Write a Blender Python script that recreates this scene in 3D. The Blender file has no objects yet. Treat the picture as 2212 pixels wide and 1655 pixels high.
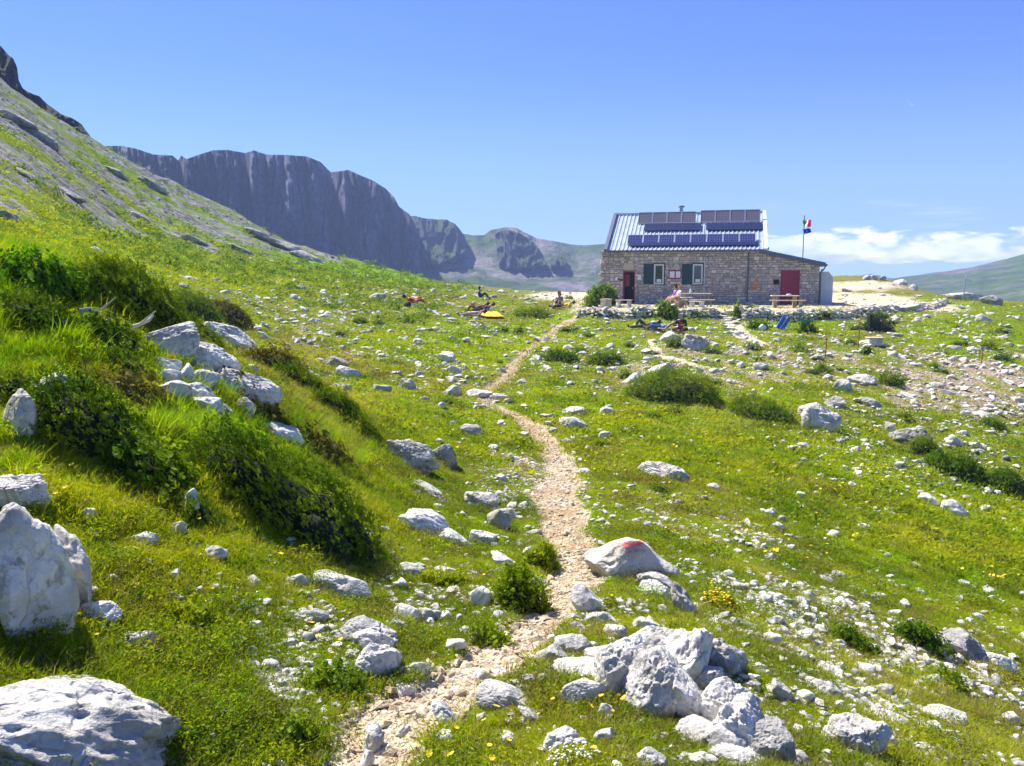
import bpy, bmesh, math, random
import numpy as np
from mathutils import Vector, Matrix, Euler
rnd = random.Random(7)
rng = np.random.default_rng(7)
scene = bpy.context.scene
col = scene.collection
PI = math.pi
# ------------------------------------------------------------------ camera, sky, sun
FPX, CX, CY = 1840.0, 1105.5, 827.5           # focal length and centre, in units of a 2211 px wide picture
PITCH, EYE = math.radians(7.2), 1.65
cam = bpy.data.objects.new('camera', bpy.data.cameras.new('camera'))
col.objects.link(cam)
cam.location = (0, 0, EYE); cam.rotation_euler = (PI/2 - PITCH, 0, 0)
cam.data.sensor_width = 36; cam.data.lens = 36*FPX/2211; cam.data.clip_start = 0.05; cam.data.clip_end = 20000
scene.camera = cam
SUN_AZ, SUN_EL = math.radians(-44), math.radians(51)
to_sun = Vector((math.sin(SUN_AZ)*math.cos(SUN_EL), math.cos(SUN_AZ)*math.cos(SUN_EL), math.sin(SUN_EL)))
sun = bpy.data.objects.new('sun', bpy.data.lights.new('sun', 'SUN')); col.objects.link(sun)
sun.data.energy = 5.0; sun.data.angle = math.radians(0.5); sun.data.color = (1.0, 0.95, 0.87)
sun.rotation_euler = to_sun.to_track_quat('Z', 'Y').to_euler(); sun.location = (-30, 30, 60)
scene.view_settings.view_transform = 'Standard'; scene.view_settings.look = 'None'
scene.view_settings.gamma = 1; scene.view_settings.use_curve_mapping = False
scene.view_settings.exposure = 1.15
scene.cycles.max_bounces = 5; scene.cycles.diffuse_bounces = 3; scene.cycles.transparent_max_bounces = 8
scene.cycles.glossy_bounces = 2; scene.cycles.transmission_bounces = 3; scene.cycles.volume_bounces = 0
scene.cycles.use_adaptive_sampling = True; scene.cycles.adaptive_threshold = 0.02
scene.cycles.use_denoising = True

class NT:                                       # a thin wrapper that keeps node code short
    def __init__(s, tree): s.t = tree; tree.nodes.clear()
    def n(s, typ, ins=None, **kw):
        nd = s.t.nodes.new(typ)
        for k, v in kw.items(): setattr(nd, k, v)
        for k, v in (ins or {}).items():
            sock = nd.inputs[k]
            if isinstance(v, bpy.types.NodeSocket): s.t.links.new(v, sock)
            else: sock.default_value = v
        return nd
    def math(s, op, a, b=0.0, c=None, clamp=False):
        i = {0: a, 1: b}
        if c is not None: i[2] = c
        return s.n('ShaderNodeMath', i, operation=op, use_clamp=clamp).outputs[0]
    def mix(s, f, a, b, typ='MIX'):
        nd = s.n('ShaderNodeMix', data_type='RGBA', blend_type=typ)
        for k, v in ((0, f), (6, a), (7, b)):
            if isinstance(v, bpy.types.NodeSocket): s.t.links.new(v, nd.inputs[k])
            else: nd.inputs[k].default_value = v if k == 0 else (tuple(v)+(1,) if len(v) == 3 else v)
        return nd.outputs[2]
    def ramp(s, f, stops):
        nd = s.n('ShaderNodeValToRGB', {0: f}); e = nd.color_ramp.elements
        while len(e) < len(stops): e.new(0.5)
        for el, (p, c) in zip(e, stops):
            el.position = p; el.color = (c, c, c, 1) if isinstance(c, (int, float)) else tuple(c)+(1,)
        return nd.outputs[0]
    def smooth(s, x, lo, hi):
        return s.n('ShaderNodeMapRange', {0: x, 1: lo, 2: hi}, interpolation_type='SMOOTHSTEP').outputs[0]
    def noise(s, vec, scale, detail=4, rough=0.55, out=0, dist=0.0):
        return s.n('ShaderNodeTexNoise', {'Vector': vec, 'Scale': scale, 'Detail': detail, 'Roughness': rough, 'Distortion': dist}).outputs[out]
    def vor(s, vec, scale, out='Distance', feature='F1', rand=1.0):
        return s.n('ShaderNodeTexVoronoi', {'Vector': vec, 'Scale': scale, 'Randomness': rand}, feature=feature).outputs[out]
    def scale(s, vec, xyz):
        return s.n('ShaderNodeVectorMath', {0: vec, 1: xyz}, operation='MULTIPLY').outputs[0]

world = bpy.data.worlds.new('World'); scene.world = world; world.use_nodes = True
w = NT(world.node_tree)
SKYS = 0.08
sky = w.n('ShaderNodeTexSky', sky_type='NISHITA', sun_disc=False, sun_elevation=SUN_EL, sun_rotation=SUN_AZ,
          altitude=1800, air_density=1.0, dust_density=0.35, ozone_density=2.2)
g = w.n('ShaderNodeTexCoord').outputs['Generated']
sp = w.n('ShaderNodeSeparateXYZ', {0: g})
el = w.math('ARCSINE', sp.outputs[2]); az = w.math('ARCTAN2', sp.outputs[0], sp.outputs[1])
cv = w.n('ShaderNodeCombineXYZ', {0: w.math('MULTIPLY', az, 14.0), 1: w.math('MULTIPLY', el, 44.0), 2: 0.3}).outputs[0]
n1 = w.noise(cv, 1.6, 7, 0.55, dist=0.3); n2 = w.noise(cv, 0.7, 3, 0.5)
# cumulus sits in a low belt of the eastern sky; the belt thins out with height
belt = w.math('MULTIPLY', w.smooth(el, 0.060, 0.036), w.smooth(el, 0.002, 0.020))
side = w.math('MULTIPLY', w.smooth(az, 0.22, 0.36), w.smooth(az, 2.6, 2.0))
dens = w.math('ADD', w.math('MULTIPLY', n1, 1.9), w.math('MULTIPLY', n2, 0.5))
dens = w.math('ADD', dens, w.math('MULTIPLY', w.math('SUBTRACT', belt, 1.0), 0.75))
cl = w.math('MULTIPLY', w.smooth(dens, 0.86, 1.14), side)
wisp = w.math('MULTIPLY', w.math('MULTIPLY', w.smooth(w.noise(w.scale(cv, (0.7, 2.0, 1)), 1.2, 5, 0.6), 0.5, 0.8), w.math('MULTIPLY', w.smooth(el, 0.10, 0.07), w.smooth(el, 0.03, 0.06))), side)
hz = w.math('MULTIPLY', w.smooth(el, 0.055, -0.01), 0.55)
shade = w.smooth(w.math('ADD', n1, w.math('MULTIPLY', w.math('SUBTRACT', el, 0.035), 7.0)), 0.3, 0.62)
ccol = w.mix(shade, (5.4, 6.3, 8.6), (10.3, 10.3, 10.6))
sc_ = w.mix(1.0, sky.outputs[0], (0.48, 0.62, 1.12), 'MULTIPLY')
sc_ = w.mix(w.math('MULTIPLY', w.smooth(el, 0.24, 0.0), 0.45), sc_, (3.7, 5.5, 8.4))
sc_ = w.mix(hz, sc_, (4.2, 6.1, 9.4))
sc_ = w.mix(w.math('MULTIPLY', wisp, 0.4), sc_, (7.4, 8.0, 9.8))
sc_ = w.mix(cl, sc_, ccol)
bg = w.n('ShaderNodeBackground', {0: sc_, 1: SKYS})
w.n('ShaderNodeOutputWorld', {0: bg.outputs[0]})

# ------------------------------------------------------------------ small helpers
def ray(u, v):
    xc, yc = (np.asarray(u, float)-CX)/FPX, -(np.asarray(v, float)-CY)/FPX
    return xc, math.cos(PITCH)+math.sin(PITCH)*yc, -math.sin(PITCH)+math.cos(PITCH)*yc
def at(u, v, Y):                                # the point at forward distance Y seen at picture point (u, v)
    x, y, z = ray(u, v); t = Y/y
    return np.stack([x*t, y*t+0*x, EYE+z*t], -1)
def tag(o, label=None, cat=None, group=None, kind=None):
    if label: o['label'] = label
    if cat: o['category'] = cat
    if group: o['group'] = group
    if kind: o['kind'] = kind
    return o
def thing(name, label, cat, loc=(0, 0, 0), rotz=0.0, group=None):
    o = bpy.data.objects.new(name, None); col.objects.link(o); o.empty_display_size = 0.2
    o.location = loc; o.rotation_euler = (0, 0, rotz)
    return tag(o, label, cat, group)
def put(name, me, mat=None, parent=None, loc=None, rot=None, scl=None):
    o = bpy.data.objects.new(name, me); col.objects.link(o)
    if mat and not me.materials: me.materials.append(mat)
    if parent: o.parent = parent
    if loc is not None: o.location = loc
    if rot is not None: o.rotation_euler = rot
    if scl is not None: o.scale = scl if hasattr(scl, '__len__') else (scl,)*3
    return o
def mesh_np(name, V, F, smooth=False, mat=None):
    V = np.asarray(V, np.float32); F = np.asarray(F, np.int32); k = F.shape[1]
    me = bpy.data.meshes.new(name)
    me.vertices.add(len(V)); me.vertices.foreach_set('co', V.ravel())
    me.loops.add(F.size); me.loops.foreach_set('vertex_index', F.ravel())
    me.polygons.add(len(F)); me.polygons.foreach_set('loop_start', np.arange(0, F.size, k, dtype=np.int32))
    me.polygons.foreach_set('use_smooth', np.full(len(F), smooth))
    me.update(calc_edges=True)
    if mat: me.materials.append(mat)
    return me
class MB:                                       # gathers simple solids into one mesh
    def __init__(s): s.bm = bmesh.new()
    def box(s, x0, x1, y0, y1, z0, z1, M=None):
        vs = [s.bm.verts.new((x, y, z)) for x in (x0, x1) for y in (y0, y1) for z in (z0, z1)]
        for f in ((0, 1, 3, 2), (4, 6, 7, 5), (0, 4, 5, 1), (2, 3, 7, 6), (0, 2, 6, 4), (1, 5, 7, 3)): s.bm.faces.new([vs[i] for i in f])
        if M is not None:
            for q in vs: q.co = M @ q.co
        return s
    def rod(s, a, b, r0, r1=None, n=8):
        a, b = Vector(a), Vector(b); r1 = r0 if r1 is None else r1
        q = (b-a).to_track_quat('Z', 'Y'); L = (b-a).length
        ra = [s.bm.verts.new(a+q@Vector((r0*math.cos(2*PI*i/n), r0*math.sin(2*PI*i/n), 0))) for i in range(n)]
        rb = [s.bm.verts.new(a+q@Vector((r1*math.cos(2*PI*i/n), r1*math.sin(2*PI*i/n), L))) for i in range(n)]
        for i in range(n): s.bm.faces.new((ra[i], ra[(i+1) % n], rb[(i+1) % n], rb[i]))
        s.bm.faces.new(ra[::-1]); s.bm.faces.new(rb); return s
    def bar(s, a, b, wd, ht):                   # rectangular bar from a to b
        a, b = Vector(a), Vector(b); q = (b-a).to_track_quat('Z', 'Y').to_matrix().to_4x4(); q.translation = a
        return s.box(-wd/2, wd/2, -ht/2, ht/2, 0, (b-a).length, q)
    def poly(s, pts, y0, y1):                   # outline in x,z extruded along y
        A = [s.bm.verts.new((x, y0, z)) for x, z in pts]; B = [s.bm.verts.new((x, y1, z)) for x, z in pts]
        n = len(A)
        for i in range(n): s.bm.faces.new((A[i], A[(i+1) % n], B[(i+1) % n], B[i]))
        s.bm.faces.new(A[::-1]); s.bm.faces.new(B); return s
    def quad(s, *p): s.bm.faces.new([s.bm.verts.new(q) for q in p]); return s
    def build(s, name, mat, parent=None, bevel=0.0, smooth=False):
        if bevel: bmesh.ops.bevel(s.bm, geom=list(s.bm.edges), offset=bevel, segments=1, affect='EDGES')
        bmesh.ops.recalc_face_normals(s.bm, faces=list(s.bm.faces))
        me = bpy.data.meshes.new(name); s.bm.to_mesh(me); s.bm.free()
        if smooth: me.polygons.foreach_set('use_smooth', [True]*len(me.polygons))
        return put(name, me, mat, parent)
# vectorised gradient noise
_perm = rng.permutation(256); _perm = np.concatenate([_perm, _perm, _perm])
_grad = rng.normal(size=(256, 3)); _grad /= np.linalg.norm(_grad, axis=1)[:, None]
def pn(P):
    P = np.asarray(P, float); I = np.floor(P).astype(int); f = P-I; I &= 255
    u = f*f*f*(f*(f*6-15)+10); r = 0
    for dx in (0, 1):
        for dy in (0, 1):
            for dz in (0, 1):
                h = _perm[_perm[_perm[(I[..., 0]+dx) & 255]+((I[..., 1]+dy) & 255)]+((I[..., 2]+dz) & 255)] & 255
                gd = _grad[h]; d = (gd*(f-np.array([dx, dy, dz]))).sum(-1)
                wx = u[..., 0] if dx else 1-u[..., 0]; wy = u[..., 1] if dy else 1-u[..., 1]; wz = u[..., 2] if dz else 1-u[..., 2]
                r = r+d*wx*wy*wz
    return r*1.6
def fbm(P, o=4, lac=2.03, gain=0.5, ridge=False):
    P = np.asarray(P, float); r = 0; a = 1; t = 0
    for i in range(o):
        q = pn(P+i*17.3); q = (1-2*np.abs(q)) if ridge else q
        r = r+a*q; t += a; a *= gain; P = P*lac
    return r/t
def sstep(x, lo, hi):
    t = np.clip((x-lo)/(hi-lo), 0, 1); return t*t*(3-2*t)

# ------------------------------------------------------------------ materials
def newmat(name):
    m = bpy.data.materials.new(name); m.use_nodes = True; return m, NT(m.node_tree)
def plain(name, c, rough=0.7, metal=0.0, bump=0.0, bscale=30, var=0.0, spec=0.4):
    m, t = newmat(name); geo = t.n('ShaderNodeNewGeometry'); P = geo.outputs['Position']; c0 = tuple(c)+(1,)
    ins = {'Roughness': rough, 'Metallic': metal, 'Base Color': c0, 'Specular IOR Level': spec}
    if var: ins['Base Color'] = t.mix(t.smooth(t.noise(P, bscale*0.3, 5, 0.6), 0.3, 0.7), tuple(x*(1-var) for x in c), tuple(min(1, x*(1+var)) for x in c))
    if bump: ins['Normal'] = t.n('ShaderNodeBump', {'Height': t.noise(P, bscale, 4), 'Strength': bump, 'Distance': 0.02}).outputs[0]
    b = t.n('ShaderNodeBsdfPrincipled', ins); t.n('ShaderNodeOutputMaterial', {0: b.outputs[0]}); return m
def limestone(name, light, dark, lichen=0.5, scale=1.0, dist=0.02, strength=0.9, obj=False):
    m, t = newmat(name)
    P = t.n('ShaderNodeTexCoord').outputs['Object'] if obj else t.n('ShaderNodeNewGeometry').outputs['Position']
    rv = t.n('ShaderNodeObjectInfo').outputs['Random']
    a = t.smooth(t.noise(P, 3.2*scale, 7, 0.62), 0.36, 0.62)
    c = t.mix(a, dark, light)
    c = t.mix(t.math('MULTIPLY', t.smooth(t.noise(P, 0.9*scale, 3, 0.6), 0.5, 0.72), 0.35), c, (light[0]*0.95, light[1]*0.86, light[2]*0.7))
    c = t.mix(t.math('MULTIPLY', t.smooth(t.noise(P, 6.5*scale, 6, 0.75), 0.54, 0.63), 0.6*min(1, lichen*2)), c, tuple(x*0.62 for x in dark))
    spots = t.smooth(t.noise(P, 16*scale, 6, 0.72), 0.56, 0.68)
    c = t.mix(t.math('MULTIPLY', spots, lichen), c, tuple(x*0.30 for x in dark))
    crack = t.math('SUBTRACT', 1.0, t.smooth(t.vor(t.n('ShaderNodeVectorMath', {0: P, 1: t.scale(t.noise(P, 4*scale, 3, out=1), (0.35,)*3)}, operation='ADD').outputs[0], 2.3*scale, feature='DISTANCE_TO_EDGE'), 0.0, 0.035))
    c = t.mix(t.math('MULTIPLY', crack, 0.12), c, tuple(x*0.35 for x in dark))
    c = t.mix(1.0, c, t.ramp(rv, [(0, 0.78), (1, 1.0)]), 'MULTIPLY')
    h = t.math('ADD', t.math('MULTIPLY', t.noise(P, 5*scale, 8, 0.68), 1.0), t.math('MULTIPLY', t.vor(P, 11*scale), 0.35))
    h = t.math('SUBTRACT', h, t.math('MULTIPLY', crack, 0.15))
    nb = t.n('ShaderNodeBump', {'Height': h, 'Strength': strength, 'Distance': dist*3.4/scale}).outputs[0]
    b = t.n('ShaderNodeBsdfPrincipled', {'Base Color': c, 'Roughness': 0.92, 'Specular IOR Level': 0.2, 'Normal': nb})
    t.n('ShaderNodeOutputMaterial', {0: b.outputs[0]}); return m
def leafmat(name, cols, trans=0.45, nscale=0.6, rough=0.55):
    """cols: dark, mid, light; varies from leaf to leaf and from patch to patch"""
    m, t = newmat(name); P = t.n('ShaderNodeNewGeometry').outputs['Position']
    rv = t.n('ShaderNodeObjectInfo').outputs['Random']; isl = t.n('ShaderNodeNewGeometry').outputs['Random Per Island']
    f = t.math('ADD', t.math('MULTIPLY', t.noise(P, nscale, 4, 0.6), 1.1), t.math('MULTIPLY', t.math('ADD', rv, isl), 0.22))
    c = t.ramp(f, [(0.42, cols[0]), (0.68, cols[1]), (0.95, cols[2])])
    d = t.n('ShaderNodeBsdfDiffuse', {0: c}); tr = t.n('ShaderNodeBsdfTranslucent', {0: t.mix(1.0, c, (1.25, 1.2, 0.55), 'MULTIPLY')})
    gl = t.n('ShaderNodeBsdfGlossy', {0: (1, 1, 1, 1), 'Roughness': rough})
    s = t.n('ShaderNodeMixShader', {0: trans, 1: d.outputs[0], 2: tr.outputs[0]})
    s = t.n('ShaderNodeMixShader', {0: 0.006, 1: s.outputs[0], 2: gl.outputs[0]})
    t.n('ShaderNodeOutputMaterial', {0: s.outputs[0]}); return m
M = {}
M['rock'] = limestone('limestone', (0.85, 0.815, 0.74), (0.50, 0.48, 0.44), 0.65)
M['rockdark'] = limestone('weathered_shaded_limestone', (0.58, 0.56, 0.51), (0.29, 0.28, 0.27), 0.6)  # darker copy: grey boulders, and shade painted onto the outcrops' shaded parts
M['pebble'] = limestone('loose_limestone', (0.82, 0.79, 0.73), (0.55, 0.52, 0.48), 0.15, 3.0)
M['trailstone'] = limestone('trail_gravel', (0.80, 0.66, 0.46), (0.52, 0.40, 0.25), 0.15, 3.0)
M['grass'] = leafmat('short_grass', ((0.050, 0.105, 0.001), (0.175, 0.26, 0.002), (0.40, 0.42, 0.006)), 0.45)
M['drygrass'] = leafmat('dry_grass', ((0.11, 0.09, 0.02), (0.23, 0.19, 0.05), (0.36, 0.30, 0.10)), 0.4)
M['lush'] = leafmat('lush_grass', ((0.05, 0.15, 0.001), (0.16, 0.33, 0.002), (0.36, 0.50, 0.008)), 0.5)
M['juniper'] = leafmat('juniper_needles', ((0.030, 0.075, 0.002), (0.085, 0.165, 0.004), (0.27, 0.34, 0.008)), 0.3, 2.5)
M['shrub'] = leafmat('shrub_leaves', ((0.03, 0.08, 0.003), (0.10, 0.19, 0.005), (0.26, 0.34, 0.012)), 0.4, 2.0)
M['darkshrub'] = leafmat('dark_shrub_leaves', ((0.012, 0.024, 0.010), (0.03, 0.05, 0.016), (0.07, 0.09, 0.03)), 0.25, 2.0)
M['heather'] = leafmat('brown_heather', ((0.05, 0.04, 0.012), (0.12, 0.11, 0.02), (0.22, 0.20, 0.04)), 0.3, 2.0)
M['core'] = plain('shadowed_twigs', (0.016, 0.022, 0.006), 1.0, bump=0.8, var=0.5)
M['twig'] = plain('bleached_wood', (0.55, 0.50, 0.43), 0.9, var=0.3)
M['yellow'] = plain('yellow_petals', (0.85, 0.60, 0.01), 0.7, var=0.15, bscale=60)
M['whitefl'] = plain('white_petals', (0.75, 0.78, 0.68), 0.7)
M['violet'] = plain('violet_petals', (0.30, 0.10, 0.55), 0.7)
M['stemg'] = plain('flower_stem', (0.06, 0.13, 0.01), 0.8)
# ------------------------------------------------------------------ terrain
# drop below the eye (m) against forward distance (m), one row of soundings per bearing
TY = [0.8, 2.7, 3.9, 5, 6.5, 8, 9.5, 12, 15, 18, 22, 28, 36, 46, 58, 72, 90, 110, 130, 175]
TB = {
 -500: [1.5, 0.7, 0.0, -.6, -1.3, -2.0, -2.5, -2.8, -3.3, -4.0, -5, -8, -12, -18, -26, -36, -46, -52, -48, -30],
 -100: [1.6, 1.2, 1.0, .65, .1, -.4, -.7, -.8, -.8, -1.0, -1.6, -3.2, -5.6, -9, -13, -19.0, -25.5, -31.5, -30, 5],
 100: [1.65, 1.32, 1.15, .85, .34, -.08, -.20, .1, 0.3, .15, -.5, -1.8, -3.5, -5.9, -9, -13.2, -17.3, -21.3, -19, 12],
 300: [1.65, 1.5, 1.4, 1.10, .68, .30, .20, .62, 1.0, 1.0, .8, .25, -.8, -2.0, -4.1, -7.2, -10.8, -14.3, -12.6, 16],
 500: [1.65, 1.6, 1.55, 1.40, 1.10, .90, .84, 1.25, 1.75, 1.85, 1.7, 1.3, .6, 0, -1.0, -2.8, -5.3, -8.5, -7.4, 20],
 640: [1.65, 1.64, 1.68, 1.66, 1.55, 1.42, 1.36, 1.4, 1.85, 2.15, 2.2, 1.95, 1.45, .8, .1, -.8, -2.3, -4.0, -2.8, 20],
 780: [1.65, 1.66, 1.75, 1.85, 1.88, 1.88, 1.9, 1.98, 2.25, 2.55, 2.65, 2.5, 2.15, 1.65, 1.1, .55, -.4, -1.5, 1, 22],
 900: [1.65, 1.66, 1.8, 1.98, 2.15, 2.25, 2.35, 2.52, 2.66, 2.76, 2.82, 2.7, 2.45, 2.1, 1.6, 1.15, .6, .15, 3, 25],
 1000: [1.65, 1.66, 1.82, 2.0, 2.22, 2.4, 2.52, 2.72, 2.85, 2.95, 2.98, 2.9, 2.66, 2.3, 1.9, 1.55, 1.35, 1.6, 5, 28],
 1105: [1.65, 1.66, 1.82, 2.0, 2.25, 2.45, 2.6, 2.83, 2.98, 3.06, 3.1, 3.0, 2.75, 2.45, 2.1, 1.9, 1.75, 2.3, 7, 32],
 1300: [1.65, 1.66, 1.82, 2.0, 2.25, 2.48, 2.68, 2.9, 3.05, 3.1, 3.06, 2.96, 2.72, 2.42, 1.88, 1.86, 1.9, 3, 9, 35],
 1500: [1.65, 1.68, 1.85, 2.05, 2.35, 2.6, 2.8, 3.05, 3.2, 3.2, 3.08, 2.94, 2.74, 2.48, 1.85, 1.7, 1.5, 2.5, 9, 35],
 1700: [1.65, 1.72, 1.95, 2.2, 2.55, 2.85, 3.08, 3.35, 3.5, 3.5, 3.36, 3.14, 2.86, 2.52, 1.85, 1.35, .7, 1.0, 5, 32],
 1900: [1.65, 1.8, 2.1, 2.42, 2.82, 3.15, 3.4, 3.68, 3.85, 3.82, 3.68, 3.38, 3.0, 2.52, 1.85, 1.15, .45, 1.0, 5, 32],
 2100: [1.65, 1.9, 2.3, 2.65, 3.08, 3.42, 3.68, 3.98, 4.18, 4.2, 4.1, 3.78, 3.25, 2.5, 1.75, 2.2, 4, 7, 11, 38],
 2300: [1.65, 2.0, 2.45, 2.85, 3.3, 3.65, 3.95, 4.3, 4.55, 4.65, 4.65, 4.4, 3.9, 3.1, 2.4, 3.2, 6, 10, 14, 42],
 2700: [1.65, 2.1, 2.6, 3.05, 3.6, 4.1, 4.5, 5.0, 5.4, 5.6, 5.7, 5.6, 5.2, 4.6, 4.4, 6.2, 9, 13, 18, 46]}
def catmull(xs, ys, x):                          # cubic through unevenly spaced soundings, limited overshoot
    xs, ys = np.asarray(xs, float), np.asarray(ys, float)
    d = np.gradient(ys, xs, axis=0) if ys.ndim == 1 else np.gradient(ys, xs, axis=0)
    i = np.clip(np.searchsorted(xs, x)-1, 0, len(xs)-2); h = xs[i+1]-xs[i]; t = np.clip((x-xs[i])/h, 0, 1)
    if ys.ndim > 1: t = t[:, None]; h = h[:, None]
    return (2*t**3-3*t**2+1)*ys[i]+(t**3-2*t**2+t)*h*d[i]+(-2*t**3+3*t**2)*ys[i+1]+(t**3-t**2)*h*d[i+1]
us = np.array(sorted(TB)); tt = np.array([TB[u] for u in us]).T                  # (nY, nU)
lnY = np.linspace(math.log(0.8), math.log(175), 420)
colz = catmull(np.log(TY), tt, lnY)                                              # (nlnY, nU)
ks = (us-CX)/FPX/0.985
kf = np.linspace(ks[0], ks[-1], 500)
G0 = catmull(ks, colz.T, kf)                                                     # (nk, nlnY) drop
for _ in range(6):
    G0[1:-1] = (G0[:-2]+2*G0[1:-1]+G0[2:])/4; G0[:, 1:-1] = (G0[:, :-2]+2*G0[:, 1:-1]+G0[:, 2:])/4
def bil(G, fi, fj):
    i = np.clip(fi.astype(int), 0, G.shape[0]-2); j = np.clip(fj.astype(int), 0, G.shape[1]-2)
    a = np.clip(fi-i, 0, 1); b = np.clip(fj-j, 0, 1)
    return G[i, j]*(1-a)*(1-b)+G[i+1, j]*a*(1-b)+G[i, j+1]*(1-a)*b+G[i+1, j+1]*a*b
THM = math.atan(ks[-1])-0.01; THL = math.atan(ks[0])+0.01
def drop0(x, y):
    r = np.hypot(x, y)+1e-6; th = np.arctan2(x, y)
    tc = np.clip(th, THL, THM); Y = r*np.cos(tc); k = np.tan(tc)
    d = bil(G0, (k-kf[0])/(kf[1]-kf[0]), (np.log(np.maximum(Y, 0.8))-lnY[0])/(lnY[1]-lnY[0]))
    back = sstep(np.abs(th), 1.3, 2.6)
    return d*(1-back)+back*(1.65+0.05*r)
# hut frame
HUT = np.array([6.14, 57.5]); HROT = math.radians(-14); HZ = EYE-1.86
HA = np.array([math.cos(HROT), math.sin(HROT)]); HB = np.array([-math.sin(HROT), math.cos(HROT)])
def hut_local(x, y):
    dx, dy = x-HUT[0], y-HUT[1]; return dx*HA[0]+dy*HA[1], dx*HB[0]+dy*HB[1]
# terrace wall lines, seen as picture points with distances
WALL_L = [(1243, 47.5), (1300, 46.8), (1380, 46.6), (1450, 46.6), (1549, 47.0)]
WALL_R = [(1593, 46.0), (1640, 45.9), (1720, 46.4), (1800, 47.6), (1880, 49.6), (1960, 52.0), (2030, 54.5)]
wl = [np.array([(u-CX)/FPX*Y/0.992, Y]) for u, Y in WALL_L+WALL_R]
def terrace(x, y):                               # 1 on the terrace side of the wall line
    k = x/np.maximum(y, 1)
    ky = np.array([p[0]/p[1] for p in wl]); yy = np.interp(k, ky, [p[1] for p in wl])
    side = sstep(k, ky[0]-0.03, ky[0]+0.01)*(1-sstep(k, ky[-1]-0.03, ky[-1]+0.03))
    return sstep(y, yy-0.1, yy+0.35)*side*(1-sstep(y, 66, 74))
def seg_dist(x, y, pts):                          # distance to a polyline with widths: returns distance/halfwidth
    best = np.full(np.shape(x), 1e9)
    for (ax, ay, aw), (bx, by, bw) in zip(pts[:-1], pts[1:]):
        dx, dy = bx-ax, by-ay; t = np.clip(((x-ax)*dx+(y-ay)*dy)/(dx*dx+dy*dy+1e-9), 0, 1)
        best = np.minimum(best, np.hypot(x-ax-t*dx, y-ay-t*dy)/(aw+(bw-aw)*t))
    return best
NTH = np.concatenate([np.linspace(-PI, -0.68, 46)[:-1], np.linspace(-0.68, 0.68, 610), np.linspace(0.68, PI, 46)[1:]])
NR = np.exp(np.linspace(math.log(0.5), math.log(174), 470))
TH, RR = np.meshgrid(NTH, NR, indexing='ij'); GX, GY = RR*np.sin(TH), RR*np.cos(TH)
def base_height(x, y):
    z = EYE-drop0(x, y)
    tm = terrace(x, y); lx, ly = hut_local(x, y)
    z = z*(1-tm)+(EYE-1.88)*tm*(1-sstep(y, 60, 70))+z*tm*sstep(y, 60, 70)
    foot = sstep(lx, -2, 0)*(1-sstep(lx, 15.5, 17))*sstep(ly, -3, -1)*(1-sstep(ly, 9.5, 12))
    return z*(1-foot)+(HZ+0.0)*foot, np.maximum(foot, tm*0.85)
Z0, flat = base_height(GX, GY)
def gidx(x, y):
    th = np.arctan2(x, y); r = np.hypot(x, y)
    return np.interp(th, NTH, np.arange(len(NTH))), (np.log(np.maximum(r, 0.5))-math.log(0.5))/math.log(NR[1]/NR[0])
HG = Z0
def height(x, y):
    x, y = np.asarray(x, float), np.asarray(y, float); return bil(HG, *gidx(x, y))
_steps = np.exp(np.linspace(math.log(1.2), math.log(165), 700))
def hit(u, v):                                   # where the line of sight through (u, v) meets the ground
    u, v = np.atleast_1d(np.asarray(u, float)), np.atleast_1d(np.asarray(v, float)); out = np.full((len(u), 3), np.nan)
    for s in range(0, len(u), 4000):
        x, y, z = ray(u[s:s+4000], v[s:s+4000]); n = np.sqrt(x*x+y*y)
        T = _steps[None]/n[:, None]; X, Y, Z = x[:, None]*T, y[:, None]*T, EYE+z[:, None]*T
        D = Z-height(X, Y); c = D < 0; i = np.argmax(c, 1); ok = c.any(1) & (i > 0); r = np.where(ok)[0]; i = i[r]
        a, b = D[r, i-1], D[r, i]; t = T[r, i-1]+(T[r, i]-T[r, i-1])*a/(a-b)
        out[s+r] = np.stack([x[r]*t, y[r]*t, EYE+z[r]*t], -1)
    return out
def uv_of(x, y, z):
    dy, dz = np.asarray(y, float), np.asarray(z, float)-EYE
    f = dy*math.cos(PITCH)-dz*math.sin(PITCH); up = dy*math.sin(PITCH)+dz*math.cos(PITCH)
    return CX+FPX*np.asarray(x, float)/f, CY-FPX*up/f
def trail(pix):
    P = hit([p[0] for p in pix], [p[1] for p in pix])
    return [(p[0], p[1], max(0.08, q[2]*0.5*p[1]/FPX)) for p, q in zip(P, pix) if not np.isnan(p[0])]
PATH = trail([(730, 1720, 230), (800, 1600, 240), (880, 1525, 240), (985, 1470, 235), (1070, 1420, 190), (1130, 1365, 155), (1195, 1305, 140),
              (1240, 1245, 145), (1240, 1185, 120), (1215, 1125, 120), (1195, 1065, 135), (1215, 1020, 100), (1195, 970, 70),
              (1150, 920, 55), (1100, 888, 46), (1050, 866, 44), (1040, 848, 34), (1082, 824, 36), (1110, 792, 34),
              (1132, 762, 30), (1168, 738, 26), (1200, 712, 26), (1236, 690, 34)])
PATH2 = trail([(1572, 684, 26), (1582, 700, 30), (1605, 722, 34), (1650, 742, 34)])
PATH3 = trail([(1405, 738, 14), (1420, 765, 24), (1470, 778, 26), (1530, 790, 20)])
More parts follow.
